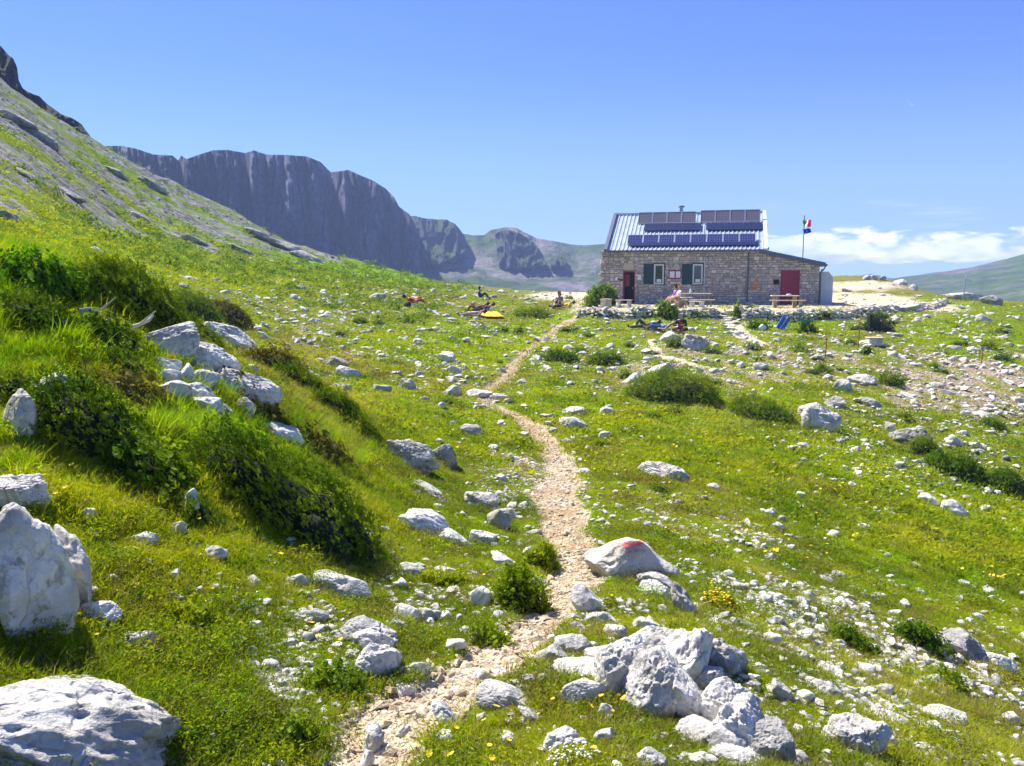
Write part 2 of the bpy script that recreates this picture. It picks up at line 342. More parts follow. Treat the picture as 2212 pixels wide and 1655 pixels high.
# ---- surface masks
def masks(x, y, z):
    P = np.stack([x, y, 0*x], -1); r = np.hypot(x, y)
    n1 = fbm(P*0.9, 4); n2 = fbm(P*0.22+5, 4); n3 = fbm(P*2.7+9, 3)
    u, v = uv_of(x, np.maximum(y, 0.3), z); front = y > 0.3
    pd = seg_dist(x, y, PATH)+0.50*n3+0.42*n1+0.04
    path = 1-sstep(pd, 0.72, 1.2)
    p2 = 1-sstep(np.minimum(seg_dist(x, y, PATH2), seg_dist(x, y, PATH3))+0.5*n3, 0.6, 1.5)
    def blob(cu, cv, su, sv, soft=0.55):
        return np.exp(-(np.abs((u-cu)/su)**2.4+np.abs((v-cv)/sv)**2.4)*soft)*front
    lx, ly = hut_local(x, y)
    tm = terrace(x, y)
    sand = np.maximum.reduce([sstep(lx, 12.5, 14.5)*(1-sstep(lx, 19, 25))*sstep(ly, -3.5, -1)*(1-sstep(ly, 12, 20))*0.9,
                              tm*0.62*(1-sstep(lx, 15, 20)), blob(1230, 640, 75, 9)*0.95, blob(1860, 618, 110, 10)*0.7, p2, blob(1270, 640, 40, 7)])
    bare = np.maximum.reduce([blob(2080, 830, 190, 60)*0.95, blob(1640, 790, 320, 60)*0.62, blob(1460, 760, 110, 30)*0.6, blob(1120, 1010, 60, 40)*0.6,
                              blob(900, 745, 300, 90)*0.34, blob(640, 690, 180, 60)*0.34, blob(1480, 1180, 230, 90)*0.28, blob(1900, 970, 260, 60)*0.25, blob(1750, 1350, 300, 110)*0.38,
                              blob(600, 1480, 60, 45)*0.8, blob(960, 1450, 120, 50)*0.7, blob(820, 1330, 250, 100)*0.42, blob(1300, 690, 100, 12)*0.3, blob(1950, 1580, 300, 100)*0.35, blob(1820, 690, 250, 30)*0.3])
    nC = fbm(P*1.3+np.array([3, 3, 3]), 3)*1.0+fbm(P*0.35+np.array([9, 9, 9]), 2)*0.7
    bare = np.clip(bare*0.9+0.5*nC*(bare > 0.05), 0, 1)*sstep(bare+0.8*nC+0.35*n3, 0.26, 0.6)
    slope = sstep(r, 28, 36)*sstep(z-EYE+1.1*n2, 1.0, 2.6)*(x < 0)
    st = fbm(np.stack([x*0.035, y*0.16, z*0.12], -1)+3, 4)+0.55*fbm(np.stack([x*0.16, y*0.6, z*0.4], -1), 3)
    scree = slope*sstep(st+0.16*sstep(x, -20, -60), -0.22, 0.10)
    scree = np.maximum(scree, slope*sstep(x, -6, -24)*(1-sstep(x, -36, -50))*sstep(st, -0.25, 0.05))
    lush = np.clip(np.maximum.reduce([blob(100, 640, 230, 130), blob(420, 940, 330, 110)*0.8, blob(650, 595, 260, 22)*1.0, blob(700, 575, 200, 60)*0.4, blob(1000, 740, 230, 40)*0.55,
                                     blob(2000, 1180, 350, 120)*0.6, blob(1500, 1000, 260, 70)*0.4, blob(2180, 760, 120, 50)*0.5, blob(250, 520, 220, 50)*0.7,
                                     blob(1180, 850, 60, 20)*0.5, blob(150, 1450, 350, 90)*0.5, blob(450, 1600, 250, 90)*0.45, blob(1690, 710, 120, 18)*0.6, blob(1450, 700, 100, 10)*0.7])+0.35*n1, 0, 1)
    dry = np.clip(0.40+0.75*n2+0.35*n1+np.maximum.reduce([blob(650, 830, 130, 100)*0.7, blob(1150, 650, 500, 40)*0.35, blob(1750, 780, 500, 110)*0.25, blob(1420, 950, 200, 40)*0.3, blob(1900, 612, 170, 24)*0.9, blob(1700, 1000, 500, 60)*0.15])-lush*0.5, 0, 1)
    return path, np.clip(np.maximum(sand+0.35*n1*(sand > 0.1), 0), 0, 1), np.clip(bare, 0, 1), scree, lush, dry, pd
m_path, m_sand, m_bare, m_scree, m_lush, m_dry, m_pd = masks(GX, GY, Z0)
P3 = np.stack([GX, GY, 0*GX], -1)
rel = 0.30*fbm(P3*0.16+2, 3)*sstep(RR, 12, 30)+0.13*fbm(P3*0.62, 3)*sstep(RR, 2, 8)+0.085*fbm(P3*2.1+4, 3)+0.030*fbm(P3*7+1, 3)
big = sstep(RR, 45, 90)*(GX < 0)
rel = rel*(1-0.75*m_path)*(1-0.9*flat)+big*1.1*fbm(np.stack([GX*0.04, GY*0.16, 0*GX], -1), 4)*(1-sstep(RR, 95, 112)*0.25)+big*0.35*fbm(np.stack([GX*0.35, GY*0.5, 0*GX], -1), 3)
cut = -0.05*m_path*(1-sstep(RR, 20, 60))-0.03*m_bare
HG = Z0+rel+cut
ng_t, ng_r = TH.shape
idx = np.arange(ng_t*ng_r).reshape(ng_t, ng_r)
Fq = np.stack([idx[:-1, :-1], idx[:-1, 1:], idx[1:, 1:], idx[1:, :-1]], -1).reshape(-1, 4)
# close the seam behind the camera and the small hole under it
V = np.stack([GX, GY, HG], -1).reshape(-1, 3)
extra = [(idx[-1, j], idx[-1, j+1], idx[0, j+1], idx[0, j]) for j in range(ng_r-1)]
V = np.vstack([V, [[0, 0, 0.0]]])
cap = [(len(V)-1, idx[i, 0], idx[(i+1) % ng_t, 0], idx[(i+1) % ng_t, 0]) for i in range(ng_t)]
gme = mesh_np('ground', V, np.vstack([Fq, extra]), True)
for nm, arr in (('mask_a', np.stack([m_path, m_sand, m_bare, 1+0*m_path], -1)), ('mask_b', np.stack([m_scree, m_lush, m_dry, 1+0*m_path], -1))):
    ca = gme.color_attributes.new(nm, 'FLOAT_COLOR', 'POINT')
    ca.data.foreach_set('color', np.vstack([arr.reshape(-1, 4), [[0, 0, 0, 1]]]).astype(np.float32).ravel())
def ground_material():
    m, t = newmat('alpine_ground'); P = t.n('ShaderNodeNewGeometry').outputs['Position']
    A = t.n('ShaderNodeSeparateColor', {0: t.n('ShaderNodeAttribute', attribute_name='mask_a').outputs[0]})
    B = t.n('ShaderNodeSeparateColor', {0: t.n('ShaderNodeAttribute', attribute_name='mask_b').outputs[0]})
    path, sand, bare = A.outputs[0], A.outputs[1], A.outputs[2]; scree, lush, dry = B.outputs[0], B.outputs[1], B.outputs[2]
    na = t.noise(P, 0.5, 6, 0.65); nb_ = t.noise(P, 3.0, 6, 0.7); nc = t.noise(P, 14, 5, 0.7)
    pat = t.noise(P, 0.22, 5, 0.62)
    green = t.ramp(t.math('ADD', t.math('ADD', t.math('MULTIPLY', nb_, 0.5), t.math('MULTIPLY', pat, 0.25)), t.math('MULTIPLY', nc, 0.25)), [(0.3, (0.035, 0.08, 0.001)), (0.5, (0.135, 0.215, 0.002)), (0.70, (0.33, 0.36, 0.008))])
    gl = t.ramp(nb_, [(0.3, (0.06, 0.15, 0.001)), (0.6, (0.19, 0.34, 0.002)), (0.8, (0.36, 0.47, 0.006))])
    brown = t.ramp(nc, [(0.3, (0.10, 0.085, 0.022)), (0.7, (0.26, 0.22, 0.07))])
    c = t.mix(t.smooth(t.math('ADD', lush, t.math('MULTIPLY', t.math('SUBTRACT', nb_, 0.5), 0.8)), 0.25, 0.8), green, gl)
    c = t.mix(t.math('MULTIPLY', t.smooth(t.math('ADD', dry, t.math('MULTIPLY', t.math('SUBTRACT', nb_, 0.5), 1.3)), 0.35, 0.85), 0.75), c, brown)
    # soil and grit between the tufts
    vc = t.vor(P, 26, 'Color'); vd = t.vor(P, 26)
    grit = t.mix(t.n('ShaderNodeSeparateColor', {0: vc}).outputs[0], (0.33, 0.26, 0.16), (0.66, 0.58, 0.44))
    grit = t.mix(t.smooth(vd, 0.25, 0.75), grit, (0.20, 0.15, 0.085))
    vc2 = t.vor(P, 9, 'Color'); vd2 = t.vor(P, 9)
    chips = t.mix(t.n('ShaderNodeSeparateColor', {0: vc2}).outputs[0], (0.42, 0.40, 0.36), (0.70, 0.67, 0.61))
    soil = t.mix(t.smooth(nb_, 0.35, 0.65), (0.24, 0.17, 0.09), (0.36, 0.29, 0.18))
    sandc = t.mix(t.smooth(nc, 0.35, 0.65), (0.46, 0.38, 0.25), (0.62, 0.54, 0.40))
    c = t.mix(t.smooth(t.math('ADD', bare, t.math('MULTIPLY', t.math('SUBTRACT', nc, 0.5), 1.0)), 0.3, 0.62), c, t.mix(0.55, soil, grit))
    dots = t.math('MULTIPLY', t.smooth(vd2, 0.33, 0.22), t.math('GREATER_THAN', t.n('ShaderNodeSeparateColor', {0: vc2}).outputs[1], t.math('SUBTRACT', 0.93, t.math('MULTIPLY', bare, 0.55))))
    far = t.smooth(t.n('ShaderNodeVectorMath', {0: P}, operation='LENGTH').outputs['Value'], 14, 26)
    c = t.mix(t.math('MULTIPLY', dots, far), c, chips)
    c = t.mix(t.smooth(t.math('ADD', sand, t.math('MULTIPLY', t.math('SUBTRACT', nc, 0.5), 0.9)), 0.3, 0.65), c, sandc)
    c = t.mix(t.smooth(t.math('ADD', path, t.math('MULTIPLY', t.math('SUBTRACT', nc, 0.5), 0.9)), 0.35, 0.65), c, t.mix(t.smooth(t.noise(P, 1.6, 5, 0.7), 0.42, 0.60), t.mix(0.45, sandc, grit), (0.34, 0.235, 0.13)))
    sc = t.mix(t.smooth(t.noise(P, 1.1, 8, 0.75), 0.42, 0.6), (0.10, 0.095, 0.105), (0.31, 0.295, 0.30))
    tuf = t.smooth(t.noise(t.scale(P, (0.5, 1.3, 1)), 0.75, 7, 0.78), 0.49, 0.56)
    c = t.mix(t.math('MULTIPLY', t.smooth(t.math('ADD', scree, t.math('MULTIPLY', t.math('SUBTRACT', t.noise(P, 0.6, 6, 0.7), 0.5), 1.6)), 0.3, 0.6), t.math('SUBTRACT', 1.0, t.math('MULTIPLY', tuf, 0.85))), c, sc)
    h = t.math('ADD', t.math('MULTIPLY', nc, 0.5), t.math('ADD', t.math('MULTIPLY', nb_, 1.4), t.math('MULTIPLY', t.math('SUBTRACT', 1.0, vd), 0.25)))
    bm_ = t.n('ShaderNodeBump', {'Height': h, 'Strength': 1.0, 'Distance': 0.05}).outputs[0]
    b = t.n('ShaderNodeBsdfPrincipled', {'Base Color': c, 'Roughness': 0.95, 'Specular IOR Level': 0.03, 'Normal': bm_})
    t.n('ShaderNodeOutputMaterial', {0: b.outputs[0]}); return m
M['ground'] = ground_material()
gme.materials.append(M['ground'])
tag(put('ground', gme), kind='structure')

# ------------------------------------------------------------------ far relief: sheets strung between measured lines
def sheet(name, lines, nu, nv, mat, disp=None, kind='structure', smooth=True):
    """lines: top to bottom, each a list of (u, v, Y); each is resampled to nu points, then nv rows across"""
    L = []
    for ln in lines:
        a = np.array(ln, float); s = np.concatenate([[0], np.cumsum(np.hypot(np.diff(a[:, 0]), np.diff(a[:, 1])*0.3))]); s /= s[-1]
        q = np.linspace(0, 1, nu); L.append(np.stack([np.interp(q, s, a[:, i]) for i in range(3)], -1))
    L = np.array(L); kk = np.linspace(0, 1, len(L))
    R = np.array([[np.interp(qv, kk, L[:, j, c]) for c in range(3)] for qv in np.linspace(0, 1, nv) for j in range(nu)]).reshape(nv, nu, 3)
    U, Vv, Y = R[..., 0], R[..., 1], R[..., 2]; qv = np.linspace(0, 1, nv)[:, None]+0*U
    if disp: U, Vv, Y = disp(U, Vv, Y, qv)
    Pq = at(U, Vv, Y).reshape(-1, 3); ii = np.arange(nu*nv).reshape(nv, nu)
    Fc = np.stack([ii[:-1, :-1], ii[1:, :-1], ii[1:, 1:], ii[:-1, 1:]], -1).reshape(-1, 4)
    return tag(put(name, mesh_np(name, Pq, Fc, smooth), mat), kind=kind)
def cliff_material(name, light, dark, green=0.0, sc=1.0):
    m, t = newmat(name); P = t.n('ShaderNodeNewGeometry').outputs['Position']; N = t.n('ShaderNodeNewGeometry').outputs['Normal']
    a = t.noise(t.scale(P, (1, 1, 0.35)), 0.05*sc, 8, 0.65); b = t.noise(t.scale(P, (0.25, 0.25, 1.6)), 0.16*sc, 6, 0.7)
    c = t.mix(t.smooth(t.math('ADD', t.math('MULTIPLY', a, 0.65), t.math('MULTIPLY', b, 0.35)), 0.4, 0.6), dark, light)
    relief_shade = t.smooth(t.noise(t.scale(P, (1, 1, 0.6)), 0.03*sc, 6, 0.72, dist=0.6), 0.44, 0.58); c = t.mix(t.math('MULTIPLY', relief_shade, 0.65), c, tuple((x+y)*0.42 for x, y in zip(dark, (0.02, 0.02, 0.05))))  # large dark patches painted in for cleft shade and relief
    fine = t.noise(t.scale(P, (1, 1, 1.5)), 0.30*sc, 7, 0.75); c = t.mix(t.math('MULTIPLY', t.smooth(fine, 0.54, 0.64), 0.75), c, tuple(x*0.6 for x in dark))
    st = t.smooth(t.noise(t.scale(P, (0.12, 0.12, 2.4)), 0.22*sc, 5, 0.7), 0.56, 0.66)
    c = t.mix(t.math('MULTIPLY', st, 0.5), c, tuple(x*0.45 for x in dark))
    if green:
        up = t.n('ShaderNodeSeparateXYZ', {0: N}).outputs[2]
        gm = t.smooth(t.math('ADD', up, t.math('MULTIPLY', t.noise(P, 0.06*sc, 6, 0.7), 0.9)), 1.12-green, 1.3-green)
        c = t.mix(gm, c, t.mix(t.noise(P, 0.2*sc, 5), (0.05, 0.085, 0.02), (0.12, 0.16, 0.04)))
    h = t.math('ADD', t.math('MULTIPLY', t.noise(t.scale(P, (1, 1, 0.5)), 0.12*sc, 9, 0.7), 1.0), t.math('ADD', t.math('MULTIPLY', b, 0.5), t.math('MULTIPLY', fine, -1.1)))
    nb_ = t.n('ShaderNodeBump', {'Height': h, 'Strength': 1.0, 'Distance': 6.0/sc}).outputs[0]
    bb = t.n('ShaderNodeBsdfPrincipled', {'Base Color': c, 'Roughness': 0.95, 'Specular IOR Level': 0.1, 'Normal': nb_})
    t.n('ShaderNodeOutputMaterial', {0: bb.outputs[0]}); return m
M['cliff'] = cliff_material('shade_blue_cliff', (0.40, 0.385, 0.50), (0.040, 0.042, 0.09))  # blue of shade and distance put into the grey rock colour
M['crag'] = cliff_material('crag', (0.20, 0.19, 0.25), (0.055, 0.054, 0.095), 0.12, 3.0)
def hill_material(name, greens, rocks, sc, amt, bias=0.0, stretch=(1, 1, 1)):
    m, t = newmat(name); P = t.scale(t.n('ShaderNodeNewGeometry').outputs['Position'], stretch)
    g_ = t.mix(t.smooth(t.noise(P, sc*2.5, 6, 0.65), 0.35, 0.65), greens[0], greens[1])
    r_ = t.mix(t.smooth(t.noise(P, sc*6, 6, 0.7), 0.35, 0.65), rocks[0], rocks[1])
    q = t.smooth(t.math('ADD', t.noise(P, sc, 8, 0.68), bias), 0.5-amt, 0.5+amt)
    dk = t.smooth(t.noise(P, sc*9, 4, 0.6), 0.60, 0.68)
    c = t.mix(q, g_, r_); c = t.mix(t.math('MULTIPLY', dk, 0.7), c, (0.03, 0.045, 0.02))
    nb_ = t.n('ShaderNodeBump', {'Height': t.noise(P, sc*5, 8, 0.7), 'Strength': 0.8, 'Distance': 0.25/sc}).outputs[0]
    bb = t.n('ShaderNodeBsdfPrincipled', {'Base Color': c, 'Roughness': 0.95, 'Specular IOR Level': 0.1, 'Normal': nb_})
    t.n('ShaderNodeOutputMaterial', {0: bb.outputs[0]}); return m
M['valley'] = hill_material('valley_slope', ((0.045, 0.085, 0.02), (0.11, 0.16, 0.04)), ((0.17, 0.155, 0.15), (0.30, 0.28, 0.27)), 0.022, 0.08, -0.02, (1, 0.6, 0.35))
M['righthill'] = hill_material('right_hill', ((0.055, 0.105, 0.015), (0.13, 0.19, 0.03)), ((0.18, 0.16, 0.14), (0.29, 0.26, 0.22)), 0.02, 0.10, -0.08)
M['farhill'] = hill_material('distant_hill', ((0.07, 0.09, 0.06), (0.10, 0.12, 0.08)), ((0.2, 0.2, 0.2), (0.3, 0.3, 0.3)), 0.005, 0.1)
_rc = random.Random(12); CRACKS = [(240+i*20+_rc.uniform(-9, 9), _rc.uniform(-0.16, 0.16), _rc.uniform(1.6, 3.4), _rc.uniform(18, 42)) for i in range(36)]
def cliff_disp(U, V, Y, q):
    P = np.stack([U*0.011+0.12*fbm(np.stack([U*.01, V*.012, 0*U], -1), 2), V*0.012*0.5, 0*U], -1)
    Y = Y+(-19*fbm(P, 5, ridge=True)+10)*np.clip(q*6, 0, 1)*np.clip((1-q)*8, 0.2, 1)
    def cleft(u0, v0, slant, wd, dp):
        c = u0+(V-v0)*slant; return dp*np.exp(-((U-c)/wd)**2)
    for cl in ((388, 345, 0.02, 7, 45), (528, 380, 0.03, 9, 70), (712, 380, 0.12, 13, 95), (610, 360, -0.1, 9, 16), (790, 400, -0.32, 13, 40), (575, 400, 0.05, 6, 22), (340, 340, 0.1, 5, 18), (755, 400, 0.1, 6, 20), (870, 480, -0.05, 6, 24), (458, 340, 0.1, 6, 16), (838, 450, -0.1, 9, 22), (905, 500, 0.28, 8, 26), (660, 350, 0.05, 8, 12)):
        Y = Y+cleft(*cl)*np.clip(q*5, 0, 1)
    Y = Y+3.5*fbm(np.stack([U*0.05, V*0.17, 0*U], -1), 5, gain=0.62)-5*fbm(np.stack([U*0.09, V*0.02, 0*U+4], -1), 4, ridge=True)*np.clip(q*5, 0, 1)
    for u0, sl, wd_, dp in CRACKS:
        c = u0+(V-360)*sl+3.5*fbm(np.stack([V*0.03, 0*V+u0, 0*U], -1), 2); on = np.clip(0.55+1.3*fbm(np.stack([V*0.012, 0*V+u0*1.7, 0*U+3], -1), 2), 0, 1); Y = Y+on*dp*np.exp(-((U-c)/wd_)**2)*np.clip(q*5, 0, 1)
    q2 = V*0.055+1.6*fbm(np.stack([U*0.012, V*0.01, 0*U], -1), 3); Y = Y+5.5*(np.abs((q2 % 1)-0.5)-0.25)*np.clip(q*5, 0, 1)*(0.5+fbm(np.stack([U*0.03, V*0.03, 0*U+8], -1), 2))
    V = V+(2.8*fbm(np.stack([U*0.05, 0*U, 0*U], -1), 4)+2.4*fbm(np.stack([U*0.22, 0*U+5, 0*U], -1), 4, gain=0.65))*np.clip(1-q*3, 0, 1)
    return U, V, Y
SKY1 = [(225, 316), (262, 315), (292, 321), (332, 334), (372, 336), (385, 347), (391, 336), (403, 344), (430, 334), (460, 325), (492, 324), (530, 331), (548, 325), (575, 334), (620, 335), (662, 338),
        (692, 350), (714, 372), (735, 370), (752, 367), (778, 379), (805, 390), (832, 407), (850, 425), (862, 447), (884, 463), (893, 480)]
def behind(pts, dv, Yq): return [(u+dv[0]*0, v+dv[1], Yq) for u, v in pts]
top = [(u, v, 345+(u-225)*0.15) for u, v in SKY1]
sheet('cliff_face', [[(u, v+14, Y+75) for u, v, Y in top], [(u, v+1, Y+22) for u, v, Y in top], top,
      [(225+(965-225)*i/26, 470+170*(i/26), 322+110*(i/26)-12*math.sin(i/26*2.6)) for i in range(27)],
      [(225+(990-225)*i/26, 720, 300+115*(i/26)-12*math.sin(i/26*2.6)) for i in range(27)]], 860, 190, M['cliff'], cliff_disp)
# the jutting tower right of the main face
def tower_disp(U, V, Y, q):
    return U+3*fbm(np.stack([U*0*0+V*0.06, q*0, 0*U], -1), 3)*1.0, V+1.8*fbm(np.stack([U*0.08, 0*U, 0*U], -1), 3), Y+(-26*fbm(np.stack([U*0.035, V*0.016, 0*U], -1), 5, ridge=True)+5*fbm(np.stack([U*0.1, V*0.2, 0*U], -1), 3))*np.clip(q*5, 0, 1)
tow = [(868, 470, 575), (893, 466, 560), (918, 472, 552), (945, 474, 548), (962, 474, 546), (980, 482, 548), (994, 496, 555), (1004, 512, 570)]
sheet('rock_tower', [[(u, v+8, Y+50) for u, v, Y in tow], tow, [(872, 575, 500), (915, 578, 492), (945, 572, 490), (970, 560, 492), (990, 552, 500), (1006, 545, 515)], [(868, 620, 570), (915, 625, 565), (950, 620, 560), (980, 605, 560), (1010, 590, 565)]], 120, 90, M['crag'], tower_disp)
def soft_disp(U, V, Y, q):
    return U, V+1.5*fbm(np.stack([U*0.03, 0*U, 0*U], -1), 4), Y+22*fbm(np.stack([U*0.014, V*0.02, 0*U], -1), 5)*np.clip(q*4, 0, 1)
vs = [(930, 500), (1000, 505), (1022, 508), (1046, 508), (1060, 497), (1090, 491), (1115, 492), (1132, 502), (1160, 515), (1195, 521), (1232, 528), (1262, 530), (1290, 528), (1330, 526), (1420, 535), (1560, 560), (1700, 590), (1900, 610)]
sheet('valley_slope', [[(u, v+6, 720) for u, v in vs], [(u, v, 600) for u, v in vs], [(930, 560, 520), (1150, 590, 500), (1420, 600, 500), (1900, 625, 520)],
      [(900, 625, 400), (1150, 640, 380), (1420, 650, 380), (1900, 660, 400)], [(880, 720, 300), (1150, 720, 300), (1420, 720, 300), (1900, 720, 300)]], 300, 110, M['valley'], soft_disp)
# dark crag standing out of the valley slope
def crag_disp(U, V, Y, q):
    return U, V+2*fbm(np.stack([U*0.09, 0*U, 0*U], -1), 4), Y-26*fbm(np.stack([U*0.05, V*0.03, 0*U], -1), 5, ridge=True)*np.clip(q*5, 0, 1)+6
cr = [(1068, 505, 560), (1082, 497, 545), (1100, 497, 535), (1122, 503, 535), (1140, 515, 540), (1158, 530, 550), (1172, 550, 560)]
sheet('crag', [[(u, v+8, Y+50) for u, v, Y in cr], cr, [(1078, 572, 505), (1092, 580, 495), (1112, 577, 492), (1135, 578, 492), (1160, 577, 495), (1180, 573, 505)], [(1074, 600, 560), (1120, 605, 560), (1186, 600, 560)]], 90, 60, M['crag'], crag_disp)
cr2 = [(1188, 558, 540), (1200, 551, 530), (1212, 553, 530), (1222, 560, 540)]
sheet('crag', [[(u, v+8, Y+50) for u, v, Y in cr2], cr2, [(1190, 572, 505), (1205, 577, 500), (1222, 574, 505)], [(1188, 595, 560), (1205, 595, 560), (1226, 595, 560)]], 40, 30, M['crag'], crag_disp)
# crags crowning the near slope at left
def lc_disp(U, V, Y, q):
    return U+4*fbm(np.stack([V*0.05, q*0, 0*U], -1), 3)*np.clip(q*4, 0, 1), V+3.0*fbm(np.stack([U*0.05, 0*U, 0*U], -1), 5), Y-9*fbm(np.stack([U*0.03, V*0.02, 0*U], -1), 5, ridge=True)*np.clip(q*6, 0, 1)+2.0*fbm(np.stack([U*0.12, V*0.12, 0*U], -1), 4)
lc = [(-420, -90), (-260, -20), (-120, 40), (-40, 78), (0, 98), (18, 118), (30, 128), (38, 150), (40, 172), (50, 192), (62, 198), (84, 208), (104, 226), (132, 246), (158, 256), (176, 268), (186, 282), (196, 298), (222, 314), (246, 328), (270, 346), (300, 362), (340, 385)]
sheet('crag', [[(u, v+10, 150) for u, v in lc], [(u, v, 122) for u, v in lc], [(u, v+70, 114) for u, v in lc], [(u, v+170, 110.5+4) for u, v in lc]], 330, 60, M['crag'], lc_disp)
# hill at the right, far mountains, and the plain under everything
rs = [(1700, 640), (1850, 615), (1922, 603), (1960, 597), (2010, 590), (2062, 583), (2100, 577), (2128, 570), (2170, 560), (2211, 549), (2300, 530), (2500, 500), (2900, 470)]
sheet('right_hill', [[(u, v+5, 800) for u, v in rs], [(u, v, 640) for u, v in rs], [(1700, 660, 480), (2062, 640, 460), (2300, 620, 450), (2900, 590, 430)], [(1700, 740, 240), (2062, 740, 220), (2300, 740, 220), (2900, 740, 220)]], 260, 90, M['righthill'], soft_disp)
FARK = 0.31
fs = [(1600, 600), (1780, 601), (1846, 598), (1862, 595), (1872, 592), (1884, 591), (1893, 594), (1905, 597), (1925, 601), (2100, 604), (2400, 604)]
sheet('distant_mountains', [[(u, v+1, 1110) for u, v in fs], [(u, v, 1060) for u, v in fs], [(u, 618, 960) for u, v in fs]], 160, 12, M['farhill'])
pl = MB().quad((-1300, -700, -75), (1300, -700, -75), (1300, 1180, -75), (-1300, 1180, -75)).build('plain', M['farhill']); tag(pl, kind='structure')
HAZE = True
if HAZE:
    hzb = MB().box(-1320, 1320, -720, 1200, -76, 101).build('haze', None); tag(hzb, kind='stuff')
    hm, t = newmat('valley_haze'); v_ = t.n('ShaderNodeVolumePrincipled', {'Color': (0.42, 0.58, 1.0, 1), 'Density': 0.00062, 'Anisotropy': 0.0})
    t.n('ShaderNodeOutputMaterial', {1: v_.outputs[0]}); hzb.data.materials.append(hm)
# ------------------------------------------------------------------ rocks
def ico(sub):
    bm = bmesh.new(); bmesh.ops.create_icosphere(bm, subdivisions=sub, radius=1)
    V = np.array([v.co[:] for v in bm.verts]); F = np.array([[v.index for v in f.verts] for f in bm.faces]); bm.free(); return V, F
ICO = {s: ico(s) for s in (1, 2, 3, 4, 5, 6)}
def rock_verts(seed, sub, dims, facets=13, rough=0.10, strata=0.0, soft=34.0, cut=0.0):
    r_ = np.random.default_rng(seed); D, F = ICO[sub]
    Nn = r_.normal(size=(facets, 3)); Nn /= np.linalg.norm(Nn, axis=1)[:, None]; off = r_.uniform(0.62, 1.0, facets)
    inv = np.maximum(D@Nn.T, 1e-3)/off                                   # 1/r to each plane
    R = 1/((inv**soft).sum(1)+0.9**soft)**(1/soft)
    P = D*R[:, None]; s = r_.uniform(0, 90, 3)
    P = P*(1+0.22*fbm(D*1.3+s, 2))[:, None]
    if rough:
        o = 3 if sub < 4 else 6
        P = P+D*(rough*1.1*fbm(P*2.2+s, o, gain=0.55)+rough*0.75*(fbm(P*3.6+s*2, o-1, ridge=True)-0.3))[:, None]
        N2 = r_.normal(size=(9, 3)); N2 /= np.linalg.norm(N2, axis=1)[:, None]                # fresh fracture faces
        for nn, oo in zip(N2, r_.uniform(0.60+cut, 0.82+cut, 9)):
            dd = P@nn-oo; P = P-np.where(dd > 0, dd*0.85, 0)[:, None]*nn
        if sub >= 4: P = P+D*(rough*0.34*(fbm(P*8+s, 4, gain=0.6, ridge=True)-0.3)+rough*0.22*fbm(P*17+s, 3))[:, None]
    if sub >= 5 and rough > 0.06:                                  # open cracks and solution pits
        c1 = fbm(P*1.5+s[::-1], 3); P = P-D*(0.05*np.exp(-(c1/0.03)**2))[:, None]
        P = P-D*(0.028*sstep(pn(P*9+s), 0.30, 0.6))[:, None]
    if strata:
        ax = r_.normal(size=3)*0.25+np.array([0.15, 0, 1]); ax /= np.linalg.norm(ax)
        q = P@ax*7+1.5*fbm(P*1.5+s, 2); P = P+D*(strata*(np.abs((q % 1)-0.5)-0.25)*1.3)[:, None]
    lo, hi = np.percentile(P, 0.5, axis=0), np.percentile(P, 99.5, axis=0); P = (P-(lo+hi)/2)/((hi-lo)/2)
    return P*np.array(dims)*0.5, F
def hull_rock(seed, n=15, flat=0.7):
    r_ = random.Random(seed); bm = bmesh.new()
    for i in range(n):
        v = Vector((r_.gauss(0, 1), r_.gauss(0, 1), r_.gauss(0, 1))).normalized()*r_.uniform(0.8, 1)
        bm.verts.new((v.x, v.y*0.85, v.z*flat))
    res = bmesh.ops.convex_hull(bm, input=list(bm.verts))
    bmesh.ops.delete(bm, geom=list({g for g in res['geom_interior'] if isinstance(g, bmesh.types.BMVert)}), context='VERTS')
    bmesh.ops.recalc_face_normals(bm, faces=list(bm.faces))
    me = bpy.data.meshes.new('stone'); bm.to_mesh(me); bm.free(); return me
hidden = {}                                                        # source shapes for stuff; never linked to the scene
def source_collection(name, meshes, mat=None):
    c = bpy.data.collections.new(name)
    for i, me in enumerate(meshes):
        if mat and not me.materials: me.materials.append(mat)
        c.objects.link(bpy.data.objects.new('%s_shape.%03d' % (name, i), me))
    return c
